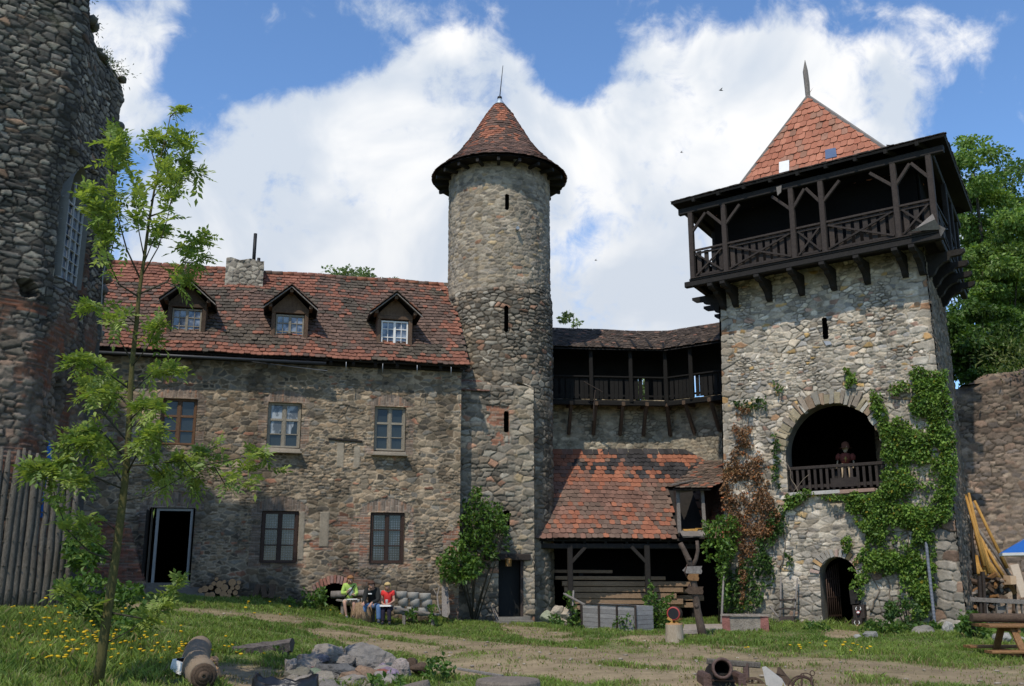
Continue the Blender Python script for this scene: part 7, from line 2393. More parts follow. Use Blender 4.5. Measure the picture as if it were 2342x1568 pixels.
m.build('trunk', M_BARK if False else wood_mat('brown_bark', (.04, .028, .02), (.15, .11, .085), .9, (9, 9, 3), .3, .8), sign)
for i, (x0, x1, y0, y1, lab, mt) in enumerate([(1561, 1606, 1294, 1312, 'broad grey arrow board pointing left', M_GREYWOOD), (1571, 1599, 1311, 1328, 'short orange brown arrow board', M_ORANGEWOOD), (1566, 1609, 1341, 1359, 'low dark brown arrow board', M_BROWNWOOD)]):
    d = -.12
    m = MB()
    t_ = 9 if i != 1 else 5
    m.prism([sq(x0, (y0 + y1) / 2 + 1, d), sq(x0 + t_, y1 - 1, d), sq(x1 - 2, y1, d), sq(x1, y1 - 6, d), sq(x1 - 2, y0 + 6, d), sq(x1, y0, d), sq(x0 + t_, y0 + 1, d)], (0, .035, 0))
    o = m.build('arrow_board', mt, sign)
    o['label'] = lab
m = MB()
m.tube([sq(1572, 1290, -.1), sq(1566, 1308, -.12), sq(1571, 1320, -.12)], .02, 5); m.prism([sq(1572, 1342, -.1), sq(1579, 1342, -.1), sq(1578, 1333, -.1)], (0, .03, 0))
m.build('bracket', M_IRON, sign)
kp_ = gnd(1541, 1468)
KY = kp_.y
st, top_ = stump('pale sawn stump carrying the small keg before the shed', 1541, 1425, KY, .205, at_y(1541, 1425, KY).z - kp_.z + .05, wood_mat('pale_stump', (.24, .18, .12), (.48, .40, .30), .9, (8, 8, 2), .2, .6, 12), 0, 'x')
del st['group']
kc = at_y(1540, 1403, KY - .12)
keg = thing('wooden_keg', 'small dark keg with red rimmed black head lying on a stump', 'keg', kc)
ka = Vector((-.32, -1, .03)).normalized()
m = MB()
m.lathe(kc, [(.0, -.46), (.12, -.46), (.15, -.45), (.165, -.3), (.172, -.2), (.165, -.08), (.152, .0), (.135, .0), (.13, -.02), (.0, -.02)], 26, ax=ka)
m.build('barrel', M_BROWNWOOD, keg)
m = MB()
m.lathe(kc, [(.128, .004), (.155, .004), (.158, -.012), (.128, -.012)], 26, ax=ka)
m.build('red_rim', plain('red_paint', (.30, .035, .03), .6), keg)
m = MB()
m.lathe(kc, [(.0, -.004), (.129, -.004)], 26, ax=ka)
m.build('keg_head', M_BLACK, keg)
m = MB()
for f in (-.1, -.2, -.32): m.lathe(kc + ka * f, [(.173, -.015), (.176, 0), (.173, .015)], 26, ax=ka)
m.build('hoop', M_IRON, keg)
cr = thing('keg_cradle', 'pale crossed timber cradle holding the keg on its stump', 'cradle', kc - Vector((0, 0, .2)))
m = MB()
for f in (-.03, -.38):
    c = kc + ka * f
    for sg in (-1, 1): m.beam(c + Vector((sg * .15, 0, -.10)), c + Vector((-sg * .12, 0, -.255)), .05, .06)
m.build('crossed_legs', M_YELLOWWOOD, cr)
# grey crate
g0, g1 = gnd(1332, 1437), gnd(1456, 1446)
def wbox(name, lab, cat, A, B, h, dep, boards, mat, battens=3):
    A, B = Vector(A), Vector(B)
    d = (B - A)
    L = d.length
    d.normalize()
    nn = Vector((d.y, -d.x, 0)).normalized()
    t = thing(name, lab, cat, A)
    m = MB()
    z0 = min(A.z, B.z) - .03
    for k in range(boards):
        za, zb_ = z0 + h * k / boards + .004, z0 + h * (k + 1) / boards - .004
        for off in (0, -dep):
            m.prism([A + nn * off + Vector((0, 0, za - A.z)), A + d * L + nn * off + Vector((0, 0, za - A.z + random.uniform(-.006, .006))), A + d * L + nn * off + Vector((0, 0, zb_ - A.z)), A + nn * off + Vector((0, 0, zb_ - A.z))], nn * -.03)
        for e in (.0, L - .03):
            m.prism([A + d * e + Vector((0, 0, za - A.z)) - nn * .03, A + d * e - nn * dep + Vector((0, 0, za - A.z)), A + d * e - nn * dep + Vector((0, 0, zb_ - A.z)), A + d * e - nn * .03 + Vector((0, 0, zb_ - A.z))], d * .028)
    m.build('side_boards', mat, t)
    m = MB()
    for k in range(battens):
        e = L * (k + (0 if battens > 2 else .33)) / (battens - 1 if battens > 2 else 1.5)
        m.beam(A + d * e + nn * .025 + Vector((0, 0, z0 - A.z)), A + d * e + nn * .025 + Vector((0, 0, z0 - A.z + h)), .06, .04, up=nn)
    m.beam(A + nn * .0 + Vector((0, 0, z0 - A.z + h + .01)), A + d * L + nn * .0 + Vector((0, 0, z0 - A.z + h + .01)), .06, .03)
    m.build('batten', M_RAILWOOD, t)
    m = MB()
    m.box(A + d * L / 2 - nn * dep / 2 + Vector((0, 0, z0 - A.z + h * .35)), (L - .08, dep - .08, h * .6), math.atan2(d.y, d.x))
    m.build('filling', M_DARK, t)
    return t
M_CRATE = wood_mat('silver_grey_board', (.16, .15, .145), (.38, .365, .35), .9, (3, 3, 12), .35, .6)
wbox('board_crate', 'long silver grey board crate standing before the shed', 'crate', g0, g1, .76, .7, 6, M_CRATE, 4)
m = MB()
m.beam(at_y(1290, 1357, 29.8), at_y(1338, 1383, 29.0), .07, .04); m.beam(at_y(1312, 1350, 29.6), at_y(1310, 1385, 29.5), .05, .05)
setp(m.build('loose_lath', M_GREYWOOD), 'two loose grey laths sticking up behind the left end of the board crate', 'lath')
SL_ = [(1252, 1412, 30, 22, 'greenish stone lowest at the left of the stone pile'), (1274, 1396, 26, 20, 'small pale stone on top of the stone pile'), (1292, 1403, 40, 26, 'long pale stone in the middle of the stone pile'), (1306, 1408, 26, 24, 'upright pale stone at the right of the stone pile'), (1290, 1421, 44, 14, 'flat pale slab at the bottom of the stone pile')]
for i, (x, y, w, h, lab) in enumerate(SL_):
    Y = 30.4
    p = at_y(x, y, Y)
    m = MB()
    m.rock(p, (w * px_m(Y) * .6, .2, h * px_m(Y) * .62), 300 + i, .2, 3, (.38, .32, .24) if i else (.25, .26, .17), 0, 1)
    setp(m.build('pale_stone', M_ROCK), lab, 'stone', 'stone pile beside the round tower')
# timber stacked in the shed
M_BOARD = wood_mat('sawn_board', (.16, .10, .06), (.36, .24, .15), .85, (3, 9, 9), .6)
BD = [(1270, 1520, 1321, 8), (1285, 1578, 1334, 11), (1290, 1560, 1347, 11), (1296, 1545, 1361, 12), (1302, 1560, 1374, 12), (1310, 1530, 1388, 11), (1340, 1515, 1400, 10), (1500, 1600, 1350, 11), (1510, 1608, 1366, 12), (1505, 1590, 1382, 11), (1262, 1400, 1306, 7)]
ords = ['second board from the top, with a yellowish edge', 'third board down, reaching furthest right', 'fourth board down', 'fifth board down', 'sixth board down', 'seventh board down', 'lowest board', 'upper short board at the right end', 'middle short board at the right end', 'lower short board at the right end', 'topmost narrow board']
for i, (x0, x1, y, h) in enumerate(BD):
    Y = 36.0 + .04 * i
    m = MB()
    m.beam(at_y(x0, y, Y), at_y(x1, y + 1, Y - .1), .5, h * px_m(Y), bev=.01)
    setp(m.build('timber_board', M_BOARD), ords[i] + ' of the timber stack in the shed', 'board', 'timber stack in the shed')
m = MB()
for x in (1330, 1480, 1585):
    a = at_y(x, 1395, 36.3)
    m.beam((a.x, 36.4, -.1), (a.x, 36.4, at_y(x, 1310, 36.3).z), .14, .5)
setp(m.build('timber_rack', M_DARKWOOD), 'dark rack carrying the timber stack inside the shed', 'rack')
m = MB()
a = at_y(1612, 1440, 29.5)
m.col = (.3, .25, .2)
m.prism([gnd(1562, 1452) + Vector((0, 0, .02)), gnd(1652, 1448) + Vector((0, 0, .02)), gnd(1655, 1436) + Vector((0, 0, .02)), gnd(1566, 1437) + Vector((0, 0, .02))], (0, 0, .10))
m.col = (.3, .25, .2)
setp(m.build('threshold_slab', M_ROCK), 'flat pale threshold slab on the ground under the signpost', 'slab')
m = MB()
m.tube([at_y(1650, 1425, 30.6), at_y(1654, 1340, 31.8), at_y(1657, 1290, 32.3)], [.04, .035, .03], 6)
setp(m.build('leaning_pole', M_GREYWOOD), 'grey pole leaning at the edge of the ivy beside the shed', 'pole')

# ================================================================ along the gatehouse foot
t0, t1 = gnd(1652, 1446), gnd(1760, 1444)
tr = thing('stone_trough', 'rendered stone trough with red painted corners below the ivy', 'trough', t0)
d = (t1 - t0)
d.z = 0
L = d.length
d.normalize()
nn = Vector((d.y, -d.x, 0))
TH = at_y(1700, 1408, (t0.y + t1.y) / 2).z - t0.z
an = math.atan2(d.y, d.x)
ctr = t0 + d * L / 2 - nn * .45
m = MB()
m.col = (.24, .205, .165)
for off, ln_, wd_, ax_ in ((0, L - .4, .12, 0), (-.8, L - .4, .12, 0)):
    m.box(t0 + d * L / 2 + nn * (off - .06) + Vector((0, 0, TH / 2 - .03)), (ln_, wd_, TH), an, jit=.012)
m.box(ctr + Vector((0, 0, TH * .35)), (L - .3, .7, TH * .7), an)
m.build('basin', M_ROCK, tr)
for e in (.11, L - .12):
    m = MB()
    m.box(t0 + d * e - nn * .45 + Vector((0, 0, TH / 2 - .03)), (.22, .93, TH + .01), an, jit=.012, col=(.26, .11, .09))
    m.build('painted_corner', M_ROCK, tr)
m = MB()
m.col = (.27, .225, .185)
m.box(t0 + d * L / 2 - nn * .05 + Vector((0, 0, TH + .015)), (L + .06, .2, .05), an, jit=.012)
m.build('rim', M_ROCK, tr)
wbY = 29.6
wb = thing('old_barrow', 'old wooden barrow standing on end against the gate tower wall', 'barrow', gnd(1795, 1442))
def wq(x, y, o=.35): return on_v(x, y, G0 + GW * o, GW)
for (xa, ya, xb, yb) in ((1783, 1435, 1786, 1320), (1812, 1438, 1824, 1322)):
    m = MB()
    m.tube([wq(xa, ya, .55), wq((xa + xb) / 2 + 1, (ya + yb) / 2, .4), wq(xb, yb, .15)], [.035, .032, .024], 7)
    m.build('handle', M_GREYWOOD, wb)
m = MB()
for y in (1372, 1392, 1412): m.beam(wq(1782, y, .42 + (y - 1372) * .002), wq(1820, y - 1, .42 + (y - 1372) * .002), .05, .05)
m.prism([wq(1786, 1410, .5), wq(1815, 1408, .5), wq(1818, 1424, .55), wq(1784, 1425, .55)], GW * .05)
m.build('frame', M_RAILWOOD, wb)
m = MB()
for x in (1776, 1800):
    c = wq(x, 1432, .6)
    m.lathe(c, [(.12, -.025), (.155, -.025), (.155, .025), (.12, .025), (.12, -.025)], 20, ax=(GU * .9 + GW * .5))
m.build('wheel', M_RAILWOOD, wb)
m = MB()
m.tube([wq(1760, 1385, .3), wq(1775, 1405, .4), wq(1788, 1418, .45)], [.03, .03, .025], 6)
m.build('brace', M_GREYWOOD, wb)
# board boxes with horned masks beside the door
def mask_box(lab, x0, x1, y0, y1, o, msk):
    t = thing('painted_box', lab, 'box', wq(x0, y1, o))
    m = MB()
    q = [wq(x0 + 3, y1, o), wq(x1 + 2, y1 - 1, o), wq(x1, y0, o), wq(x0, y0 + 2, o)]
    m.prism(q, GW * -.28)
    m.build('case', M_RAILWOOD, t)
    cx, cy = msk
    m = MB()
    m.prism([wq(cx - 4.5, cy - 2, o + .02), wq(cx - 3, cy + 5, o + .02), wq(cx, cy + 8, o + .02), wq(cx + 4, cy + 5, o + .02), wq(cx + 5.5, cy - 3, o + .02), wq(cx, cy - 1, o + .02)], GW * .03)
    f = m.build('red_mask', plain('red_enamel', (.38, .04, .04), .5), t)
    m = MB()
    for sg in (-1, 1): m.tube([wq(cx + sg * 3.5, cy - 2, o + .05), wq(cx + sg * 6, cy - 6, o + .05), wq(cx + sg * 4.2, cy - 11, o + .05)], [.016, .012, .005], 6)
    m.rock(wq(cx, cy + 3, o + .06), (.05, .03, .035), 2, .1, 2)
    m.build('horn', M_WHITE, f)
mask_box('dark painted box with red horned mask, upper of two beside the gate doorway', 1949, 1976, 1382, 1414, .22, (1963, 1398))
mask_box('dark painted box with red horned mask, standing on the ground beside the gate doorway', 1947, 1970, 1413, 1444, .34, (1960, 1430))
m = MB()
q = [wq(1946, 1382, .18), wq(1968, 1379, .18), wq(1966, 1344, .14), wq(1942, 1350, .14)]
m.prism(q, GW * -.05); m.rock(wq(1958, 1370, .22), (.05, .02, .04), 5, .2, 2)
setp(m.build('door_board', M_DARKWOOD), 'dark upright board above the painted boxes, half covered by the vine', 'board')
# striped pole
m = MB()
a, b = wq(2118, 1240, .22), wq(2138, 1425, .55)
n = 60
for k in range(n):
    p, q = a.lerp(b, k / n), a.lerp(b, (k + .62) / n)
    m.tube([p, q], .045, 8, col=(.24, .25, .27)); m.tube([q, a.lerp(b, (k + 1) / n)], .041, 8, col=(.03, .045, .10))
setp(m.build('striped_pole', attr_mat('striped_paint', .6, 30, .15, 60, .1)), 'blue and white striped pole leaning on the gate tower', 'pole')
for i, (x, y, w, h, lab) in enumerate([(1990, 1450, 26, 16, 'bluish stone in the weeds near the barred doorway'), (2112, 1441, 40, 20, 'grey stone at the foot of the vine'), (2168, 1438, 24, 26, 'white stone at the corner of the gate tower'), (2150, 1430, 20, 14, 'reddish stone below the striped pole'), (2294, 1457, 30, 26, 'round white stone behind the picnic table'), (2335, 1465, 34, 14, 'flat white stone under the picnic table'), (1962, 1455, 14, 10, 'small white stone by the doorway path')]):
    p = gnd(x, y + h / 2)
    m = MB()
    k = px_m(p.y)
    m.rock(p + Vector((0, 0, h * k * .35)), (w * k * .6, w * k * .5, h * k * .65), 400 + i, .25, 3, [(.20, .19, .17), (.22, .20, .165), (.38, .355, .31), (.26, .15, .10), (.32, .30, .26), (.32, .30, .26), (.30, .28, .25)][i], 0, 1)
    setp(m.build('boulder', M_ROCK), lab, 'stone', 'stones along the gate tower')

# ================================================================ poles, woodpile, fence, picnic table, parasol at the right
def zq(x, y, Y): return at_y(2136 + .2686 * x, 1107 + .2686 * y, Y)
PL = [(268, 85, 432, 700, 'y', 'leftmost long'), (296, 75, 470, 760, 'y', 'topmost long'), (345, 140, 625, 715, 'y', 'long outer right'), (290, 262, 655, 790, 'g', 'long grey crossing'), (338, 590, 384, 770, 'y', 'short leftmost'), (352, 430, 440, 780, 'y', 'thin left'), (405, 480, 490, 785, 'y', 'thick middle'), (432, 545, 520, 795, 'y', 'second middle'), (418, 590, 560, 805, 'y', 'slanting low'), (462, 560, 618, 822, 'y', 'lower right'), (385, 435, 600, 800, 'y', 'long lower right'), (318, 330, 350, 760, 'd', 'dark upright'), (365, 610, 410, 760, 'y', 'short inner left')]
for i, (x0, y0, x1, y1, c, nm) in enumerate(PL):
    m = MB()
    a, b = zq(x0, y0, 32.6 - .012 * x0 * .2), zq(x1, y1, 31.3 + .03 * (i % 4))
    m.tube([a, a.lerp(b, .5) + Vector((rg.uniform(-.03, .03), 0, rg.uniform(-.03, 0))), b], [.042, .05, .06], 8)
    setp(m.build('wooden_pole', {'y': M_YELLOWWOOD, 'g': M_GREYWOOD, 'd': M_DARKWOOD}[c]), f'{nm} {"peeled yellow" if c == "y" else "weathered grey" if c == "g" else "dark"} pole leaning on the court wall', 'pole', 'poles leaning on the court wall')
FG = 'split firewood heap under the leaning poles'
for i in range(46):
    x, y = rg.uniform(300, 700), rg.uniform(800, 1090)
    if y < 800 + abs(x - 500) * .1: continue
    c = zq(x, y, 30.6 + rg.uniform(-.2, .6))
    d = Vector((rg.uniform(-1, 1), rg.uniform(-1, .2), rg.uniform(-.5, .5))).normalized()
    L = rg.uniform(.18, .36)
    m = MB()
    r_ = rg.uniform(.05, .10)
    m.tube([c - d * L, c + d * L], [r_, r_ * .9], rg.choice([3, 4, 5, 8]), smooth=False, wob=.15)
    setp(m.build('firewood_piece', rg.choice([M_BROWNWOOD, M_BROWNWOOD, M_BARK, M_GREYWOOD, M_ORANGEWOOD])), 'split firewood piece in the heap behind the low rail fence', 'firewood', FG)
fen = thing('rail_fence', 'low weathered picket rail fence before the firewood heap', 'fence', zq(290, 1060, 29.8))
FYY = 29.8
for (x, y0, y1, w) in ((280, 735, 1075, .15), (385, 780, 1080, .12), (412, 745, 975, .16)):
    m = MB()
    a, b = zq(x, y1, FYY), zq(x, y0, FYY)
    m.beam((a.x, a.y, gz(a.x, a.y) - .1), b, w, .08)
    m.build('post', M_RAILWOOD, fen)
m = MB()
m.beam(zq(300, 980, FYY - .06), zq(800, 1005, FYY - .06), .06, .13)
m.build('rail', M_GREYWOOD, fen)
for x in (450, 535, 620, 705, 750):
    m = MB()
    a, b = zq(x, 1090, FYY), zq(x - 8, 1005, FYY)
    m.beam((a.x, a.y, gz(a.x, a.y) - .1), b, .10, .03)
    m.build('picket', M_GREYWOOD, fen)
m = MB()
m.prism([zq(540, 1105, FYY + .05), zq(615, 1085, FYY + .05), zq(610, 1030, FYY + .05), zq(550, 1050, FYY + .05)], (0, .03, 0))
m.build('patch_board', M_GREYWOOD, fen)
m = MB()
m.prism([zq(650, 690, 31.0), zq(720, 680, 31.0), zq(800, 950, 29.9), zq(745, 965, 29.9)], (0, .06, .01))
setp(m.build('pale_plank', plain('pale_plank_wood', (.36, .30, .23), .9, 0, .25, 12, .3)), 'broad pale plank leaning over the firewood heap', 'plank')
m = MB()
m.prism([zq(400, 770, 30.9), zq(565, 800, 30.7), zq(560, 820, 30.4), zq(410, 790, 30.5)], (0, .02, -.02))
setp(m.build('roofing_felt', M_BLACK), 'dark felt sheet on top of the firewood heap', 'sheet')
m = MB()
m.box(zq(648, 815, 30.5), (.19, .3, .26), .2, jit=.02)
setp(m.build('timber_offcut', plain('fresh_cut_wood', (.46, .32, .20), .9)), 'pale square timber offcut at the foot of the leaning poles', 'timber')
# picnic table
PY = 19.6
pb = gnd(2312, 1508)
PY = pb.y
def pq(x, y, dy=0.0): return at_y(x, y, PY + dy)
X0 = pq(2243, 1440).x
tab = thing('picnic_table', 'varnished timber picnic table with attached benches, cut by the right edge', 'table', pb)
zt = pq(2300, 1430).z
zs = pq(2300, 1484).z
m = MB()
for k in range(4): m.beam((X0 + .04 * (k % 2), PY - .28 + .21 * k, zt), (X0 + 2.1, PY - .28 + .21 * k, zt), .20, .055, bev=.012)
m.build('table_top', M_ORANGEWOOD, tab)
for sg in (-1, 1):
    m = MB()
    off = -.22 if sg < 0 else .0
    for k in (0, 1): m.beam((X0 + off, PY + sg * (.60 + .17 * k), zs), (X0 + 2.2, PY + sg * (.60 + .17 * k), zs), .155, .05, bev=.012)
    m.build('bench_seat', M_ORANGEWOOD, tab)
for x in (X0 + .52, X0 + 1.6):
    for sg in (-1, 1):
        m = MB()
        m.beam((x, PY + sg * .68, gz(x, PY) - .04), (x, PY + sg * .22, zt - .03), .06, .13, up=(1, 0, 0))
        m.build('leg', M_ORANGEWOOD, tab)
    m = MB()
    m.beam((x + .06, PY - .76, zs - .07), (x + .06, PY + .76, zs - .07), .05, .11); m.beam((x + .06, PY - .34, zt - .07), (x + .06, PY + .36, zt - .07), .05, .09)
    m.build('crosspiece', M_ORANGEWOOD, tab)
m = MB()
m.tube([(X0 - .02, PY + .30, zt + .13), (X0 + 1.0, PY + .32, zt + .12), (X0 + 2.2, PY + .3, zt + .13)], [.085, .09, .085], 9, wob=.05)
setp(m.build('rough_beam', M_BROWNWOOD), 'rough brown beam lying on the back of the picnic table', 'beam')
# parasol
QY = 25.5
pc_ = at_y(2432, 1222, QY)
ps = thing('open_parasol', 'open blue parasol with pale hem at the right edge', 'parasol', (pc_.x, QY, gz(pc_.x, QY)))
rim = at_y(2292, 1264, QY)
R0 = pc_.x - rim.x
m = MB()
n = 8
rr_ = [(pc_.x + R0 * math.cos(math.pi + 2 * math.pi * k / n), QY + R0 * math.sin(math.pi + 2 * math.pi * k / n), rim.z) for k in range(n)]
tp_ = (pc_.x, QY, rim.z + R0 * .62)
mid_ = [tuple(Vector(q).lerp(Vector(tp_), .5) + Vector((0, 0, -.04))) for q in rr_]
for k in range(n):
    k2 = (k + 1) % n
    m.add([rr_[k], rr_[k2], mid_[k2], mid_[k]], [(0, 1, 2, 3)], True); m.add([mid_[k], mid_[k2], tp_], [(0, 1, 2)], True)
m.build('canopy', M_BLUE, ps)
m = MB()
for k in range(n):
    a, b = Vector(rr_[k]), Vector(rr_[(k + 1) % n])
    m.add([a, b, b + Vector((0, 0, -.07)), a + Vector((0, 0, -.07))], [(0, 1, 2, 3)])
m.build('hem', M_WHITE, ps)
m = MB()
m.tube([(pc_.x, QY, gz(pc_.x, QY)), (pc_.x, QY, rim.z + R0 * .64)], .025, 8)
for q in rr_: m.tube([Vector(tp_) + Vector((0, 0, -.05)), Vector(q) + Vector((0, 0, -.02))], .01, 4)
m.build('pole', M_GREYWOOD, ps)

# ================================================================ seated skeleton dummy in the big arch
SKO = -1.35
def kk(x, y, o=0.0): return on_v(x, y, G0 + GB * -(SKO + o) if False else G0 + GU * 0 + GB * (SKO + o), GW)
M_BONE = plain('old_bone', (.36, .27, .17), .8, 0, .25)
M_RED = plain('faded_red_cloth', (.15, .035, .025), .9, 0, .3)
skel = thing('skeleton_dummy', 'seated skeleton dummy in a red doublet and cap behind the balcony railing', 'dummy', kk(1934, 1068))
hb = kk(1934, 1025)
ku = px_m(30.3)
m = MB()
m.rock(hb, (.10, .12, .13), 8, .06, 3); m.rock(hb + GW * .06 + Vector((0, 0, -.10)), (.06, .06, .05), 9, .06, 2)
m.build('skull', M_BONE, skel)
m = MB()
m.lathe(hb + Vector((0, 0, .0)), [(.20, .0), (.21, .015), (.135, .02), (.13, .10), (.11, .18), (.05, .22), (.0, .225)], 18)
m.build('cap', plain('brown_felt', (.13, .05, .03), .9), skel)
m = MB()
ch_ = kk(1934, 1046)
m.tube([kk(1934, 1060), kk(1934, 1052), kk(1934, 1042), kk(1934, 1036)], [.13, .17, .20, .12], 14)
for sg in (-1, 1): m.tube([kk(1934 + sg * 13, 1039), kk(1934 + sg * 17, 1044), kk(1934 + sg * 18, 1052)], [.08, .09, .07], 10)
m.build('doublet', M_RED, skel)
m = MB()
m.tube([kk(1934, 1056, .16), kk(1934, 1044, .19)], [.012, .03], 6); m.beam(kk(1930, 1049, .2), kk(1938, 1049, .2), .03, .02)
m.build('doublet_trim', plain('dull_gold', (.36, .24, .06), .6), skel)
m = MB()
m.rock(kk(1934, 1062), (.16, .09, .08), 4, .2, 3)
m.tube([kk(1934, 1058), kk(1934, 1066)], [.03, .04], 8)
m.build('pelvis', M_BONE, skel)
for sg in (-1, 1):
    m = MB()
    kn = kk(1934 + sg * 8, 1068, .30)
    m.tube([kk(1934 + sg * 5, 1063), kn], [.035, .03], 8); m.rock(kn, (.05, .05, .05), 3, .1, 2)
    m.tube([kn, kk(1934 + sg * 8 + 1, 1086, .34), kk(1934 + sg * 9 + 1, 1101, .32)], [.035, .022, .028], 8)
    m.tube([kk(1934 + sg * 9 + 1, 1101, .32), kk(1934 + sg * 9 + 2, 1104, .46)], [.03, .02], 6)
    m.build('leg_bone', M_BONE, skel)
    m = MB()
    m.tube([kk(1934 + sg * 18, 1051), kk(1934 + sg * 19, 1060, .1), kk(1934 + sg * 17, 1069, .22)], [.028, .024, .018], 7)
    h_ = kk(1934 + sg * 17, 1069, .22)
    for f in range(5): m.tube([h_, h_ + GW * (.07 if f else .04) + GU * (.022 * (f - 2)), h_ + GW * (.10 if f else .05) + GU * (.024 * (f - 2)) + Vector((0, 0, -.03))], [.010, .008, .006], 5)
    m.build('arm_bone', M_BONE, skel)
m = MB()
m.box(kk(1934, 1070, -.1), (.9, .4, .06), GR); m.box(kk(1934, 1090, -.2), (.6, .3, .4), GR)
setp(m.build('balcony_seat', M_DARKWOOD), 'dark seat under the skeleton dummy in the arch', 'seat')

# ================================================================ swallows
M_BIRD = plain('dark_feathers', (.02, .02, .022), .7)
for i, (x, y, Y, lab) in enumerate([(1648, 206, 70, 'dark swallow high left of the gate tower finial'), (1558, 348, 75, 'tiny swallow left of the gate tower roof'), (1362, 595, 80, 'tiny swallow low over the wall walk'), (437, 243, 70, 'tiny swallow right of the ash tree top')]):
    c = at_y(x, y, Y)
    t = thing('swallow', lab, 'bird', c, 'swallows in the sky')
    m = MB()
    s = 1.0 if i == 0 else .7
    m.tube([c + Vector((-.14 * s, 0, .02)), c, c + Vector((.10 * s, 0, -.01)), c + Vector((.2 * s, 0, -.03))], [.015 * s, .045 * s, .035 * s, .01], 8)
    for sg in (-1, 1): m.add([c + Vector((-.05 * s, 0, .02)), c + Vector((.06 * s, 0, .02)), c + Vector((.12 * s, sg * .22 * s, .12 * s)), c + Vector((.02 * s, sg * .12 * s, .10 * s))], [(0, 1, 2, 3)])
    for sg in (-1, 1): m.add([c + Vector((.16 * s, 0, -.02)), c + Vector((.32 * s, sg * .07, -.04)), c + Vector((.2 * s, sg * .02, -.02))], [(0, 1, 2)])
    m.build('body', M_BIRD, t)
# ================================================================ the three people on the bench
def skin_mesh(name, nodes, edges, mat, parent, place, grow=0.0, sub=2, cols=None, root=None):
    keys = [k for k in nodes if any(k in e for e in edges)]
    idx = {k: i for i, k in enumerate(keys)}
    me = bpy.data.meshes.new(name + '_cage')
    me.from_pydata([nodes[k][:3] for k in keys], [(idx[a], idx[b]) for a, b in edges], [])
    ob = bpy.data.objects.new(name + '_cage', me)
    COL.objects.link(ob)
    sk_ = ob.modifiers.new('skin', 'SKIN')
    sk_.use_smooth_shade = True
    if not me.skin_vertices:
        bmx = bmesh.new(); bmx.from_mesh(me)
        bmx.verts.layers.skin.verify(); bmx.to_mesh(me); bmx.free()
    for k in keys:
        v = me.skin_vertices[0].data[idx[k]]
        r_ = nodes[k][3] + grow
        v.radius = (r_, r_ * (nodes[k][4] if len(nodes[k]) > 4 else 1))
        v.use_root = (k == (root or keys[0]))
    ss = ob.modifiers.new('sub', 'SUBSURF')
    ss.levels = ss.render_levels = sub
    dg = bpy.context.evaluated_depsgraph_get()
    ev = ob.evaluated_get(dg)
    m2 = bpy.data.meshes.new_from_object(ev)
    V = [place @ v.co for v in m2.vertices]
    F = [tuple(p.vertices) for p in m2.polygons]
    bpy.data.objects.remove(ob)
    bpy.data.meshes.remove(me)
    bpy.data.meshes.remove(m2)
    m = MB()
    m.add(V, F, True)
    return m.build(name, mat, parent)
M_SKIN = plain('skin', (.42, .24, .17), .6, 0, .08, 20, .05)
def cloth(n, c, v=.15): return plain(n, c, .9, 0, v, 14, .4)
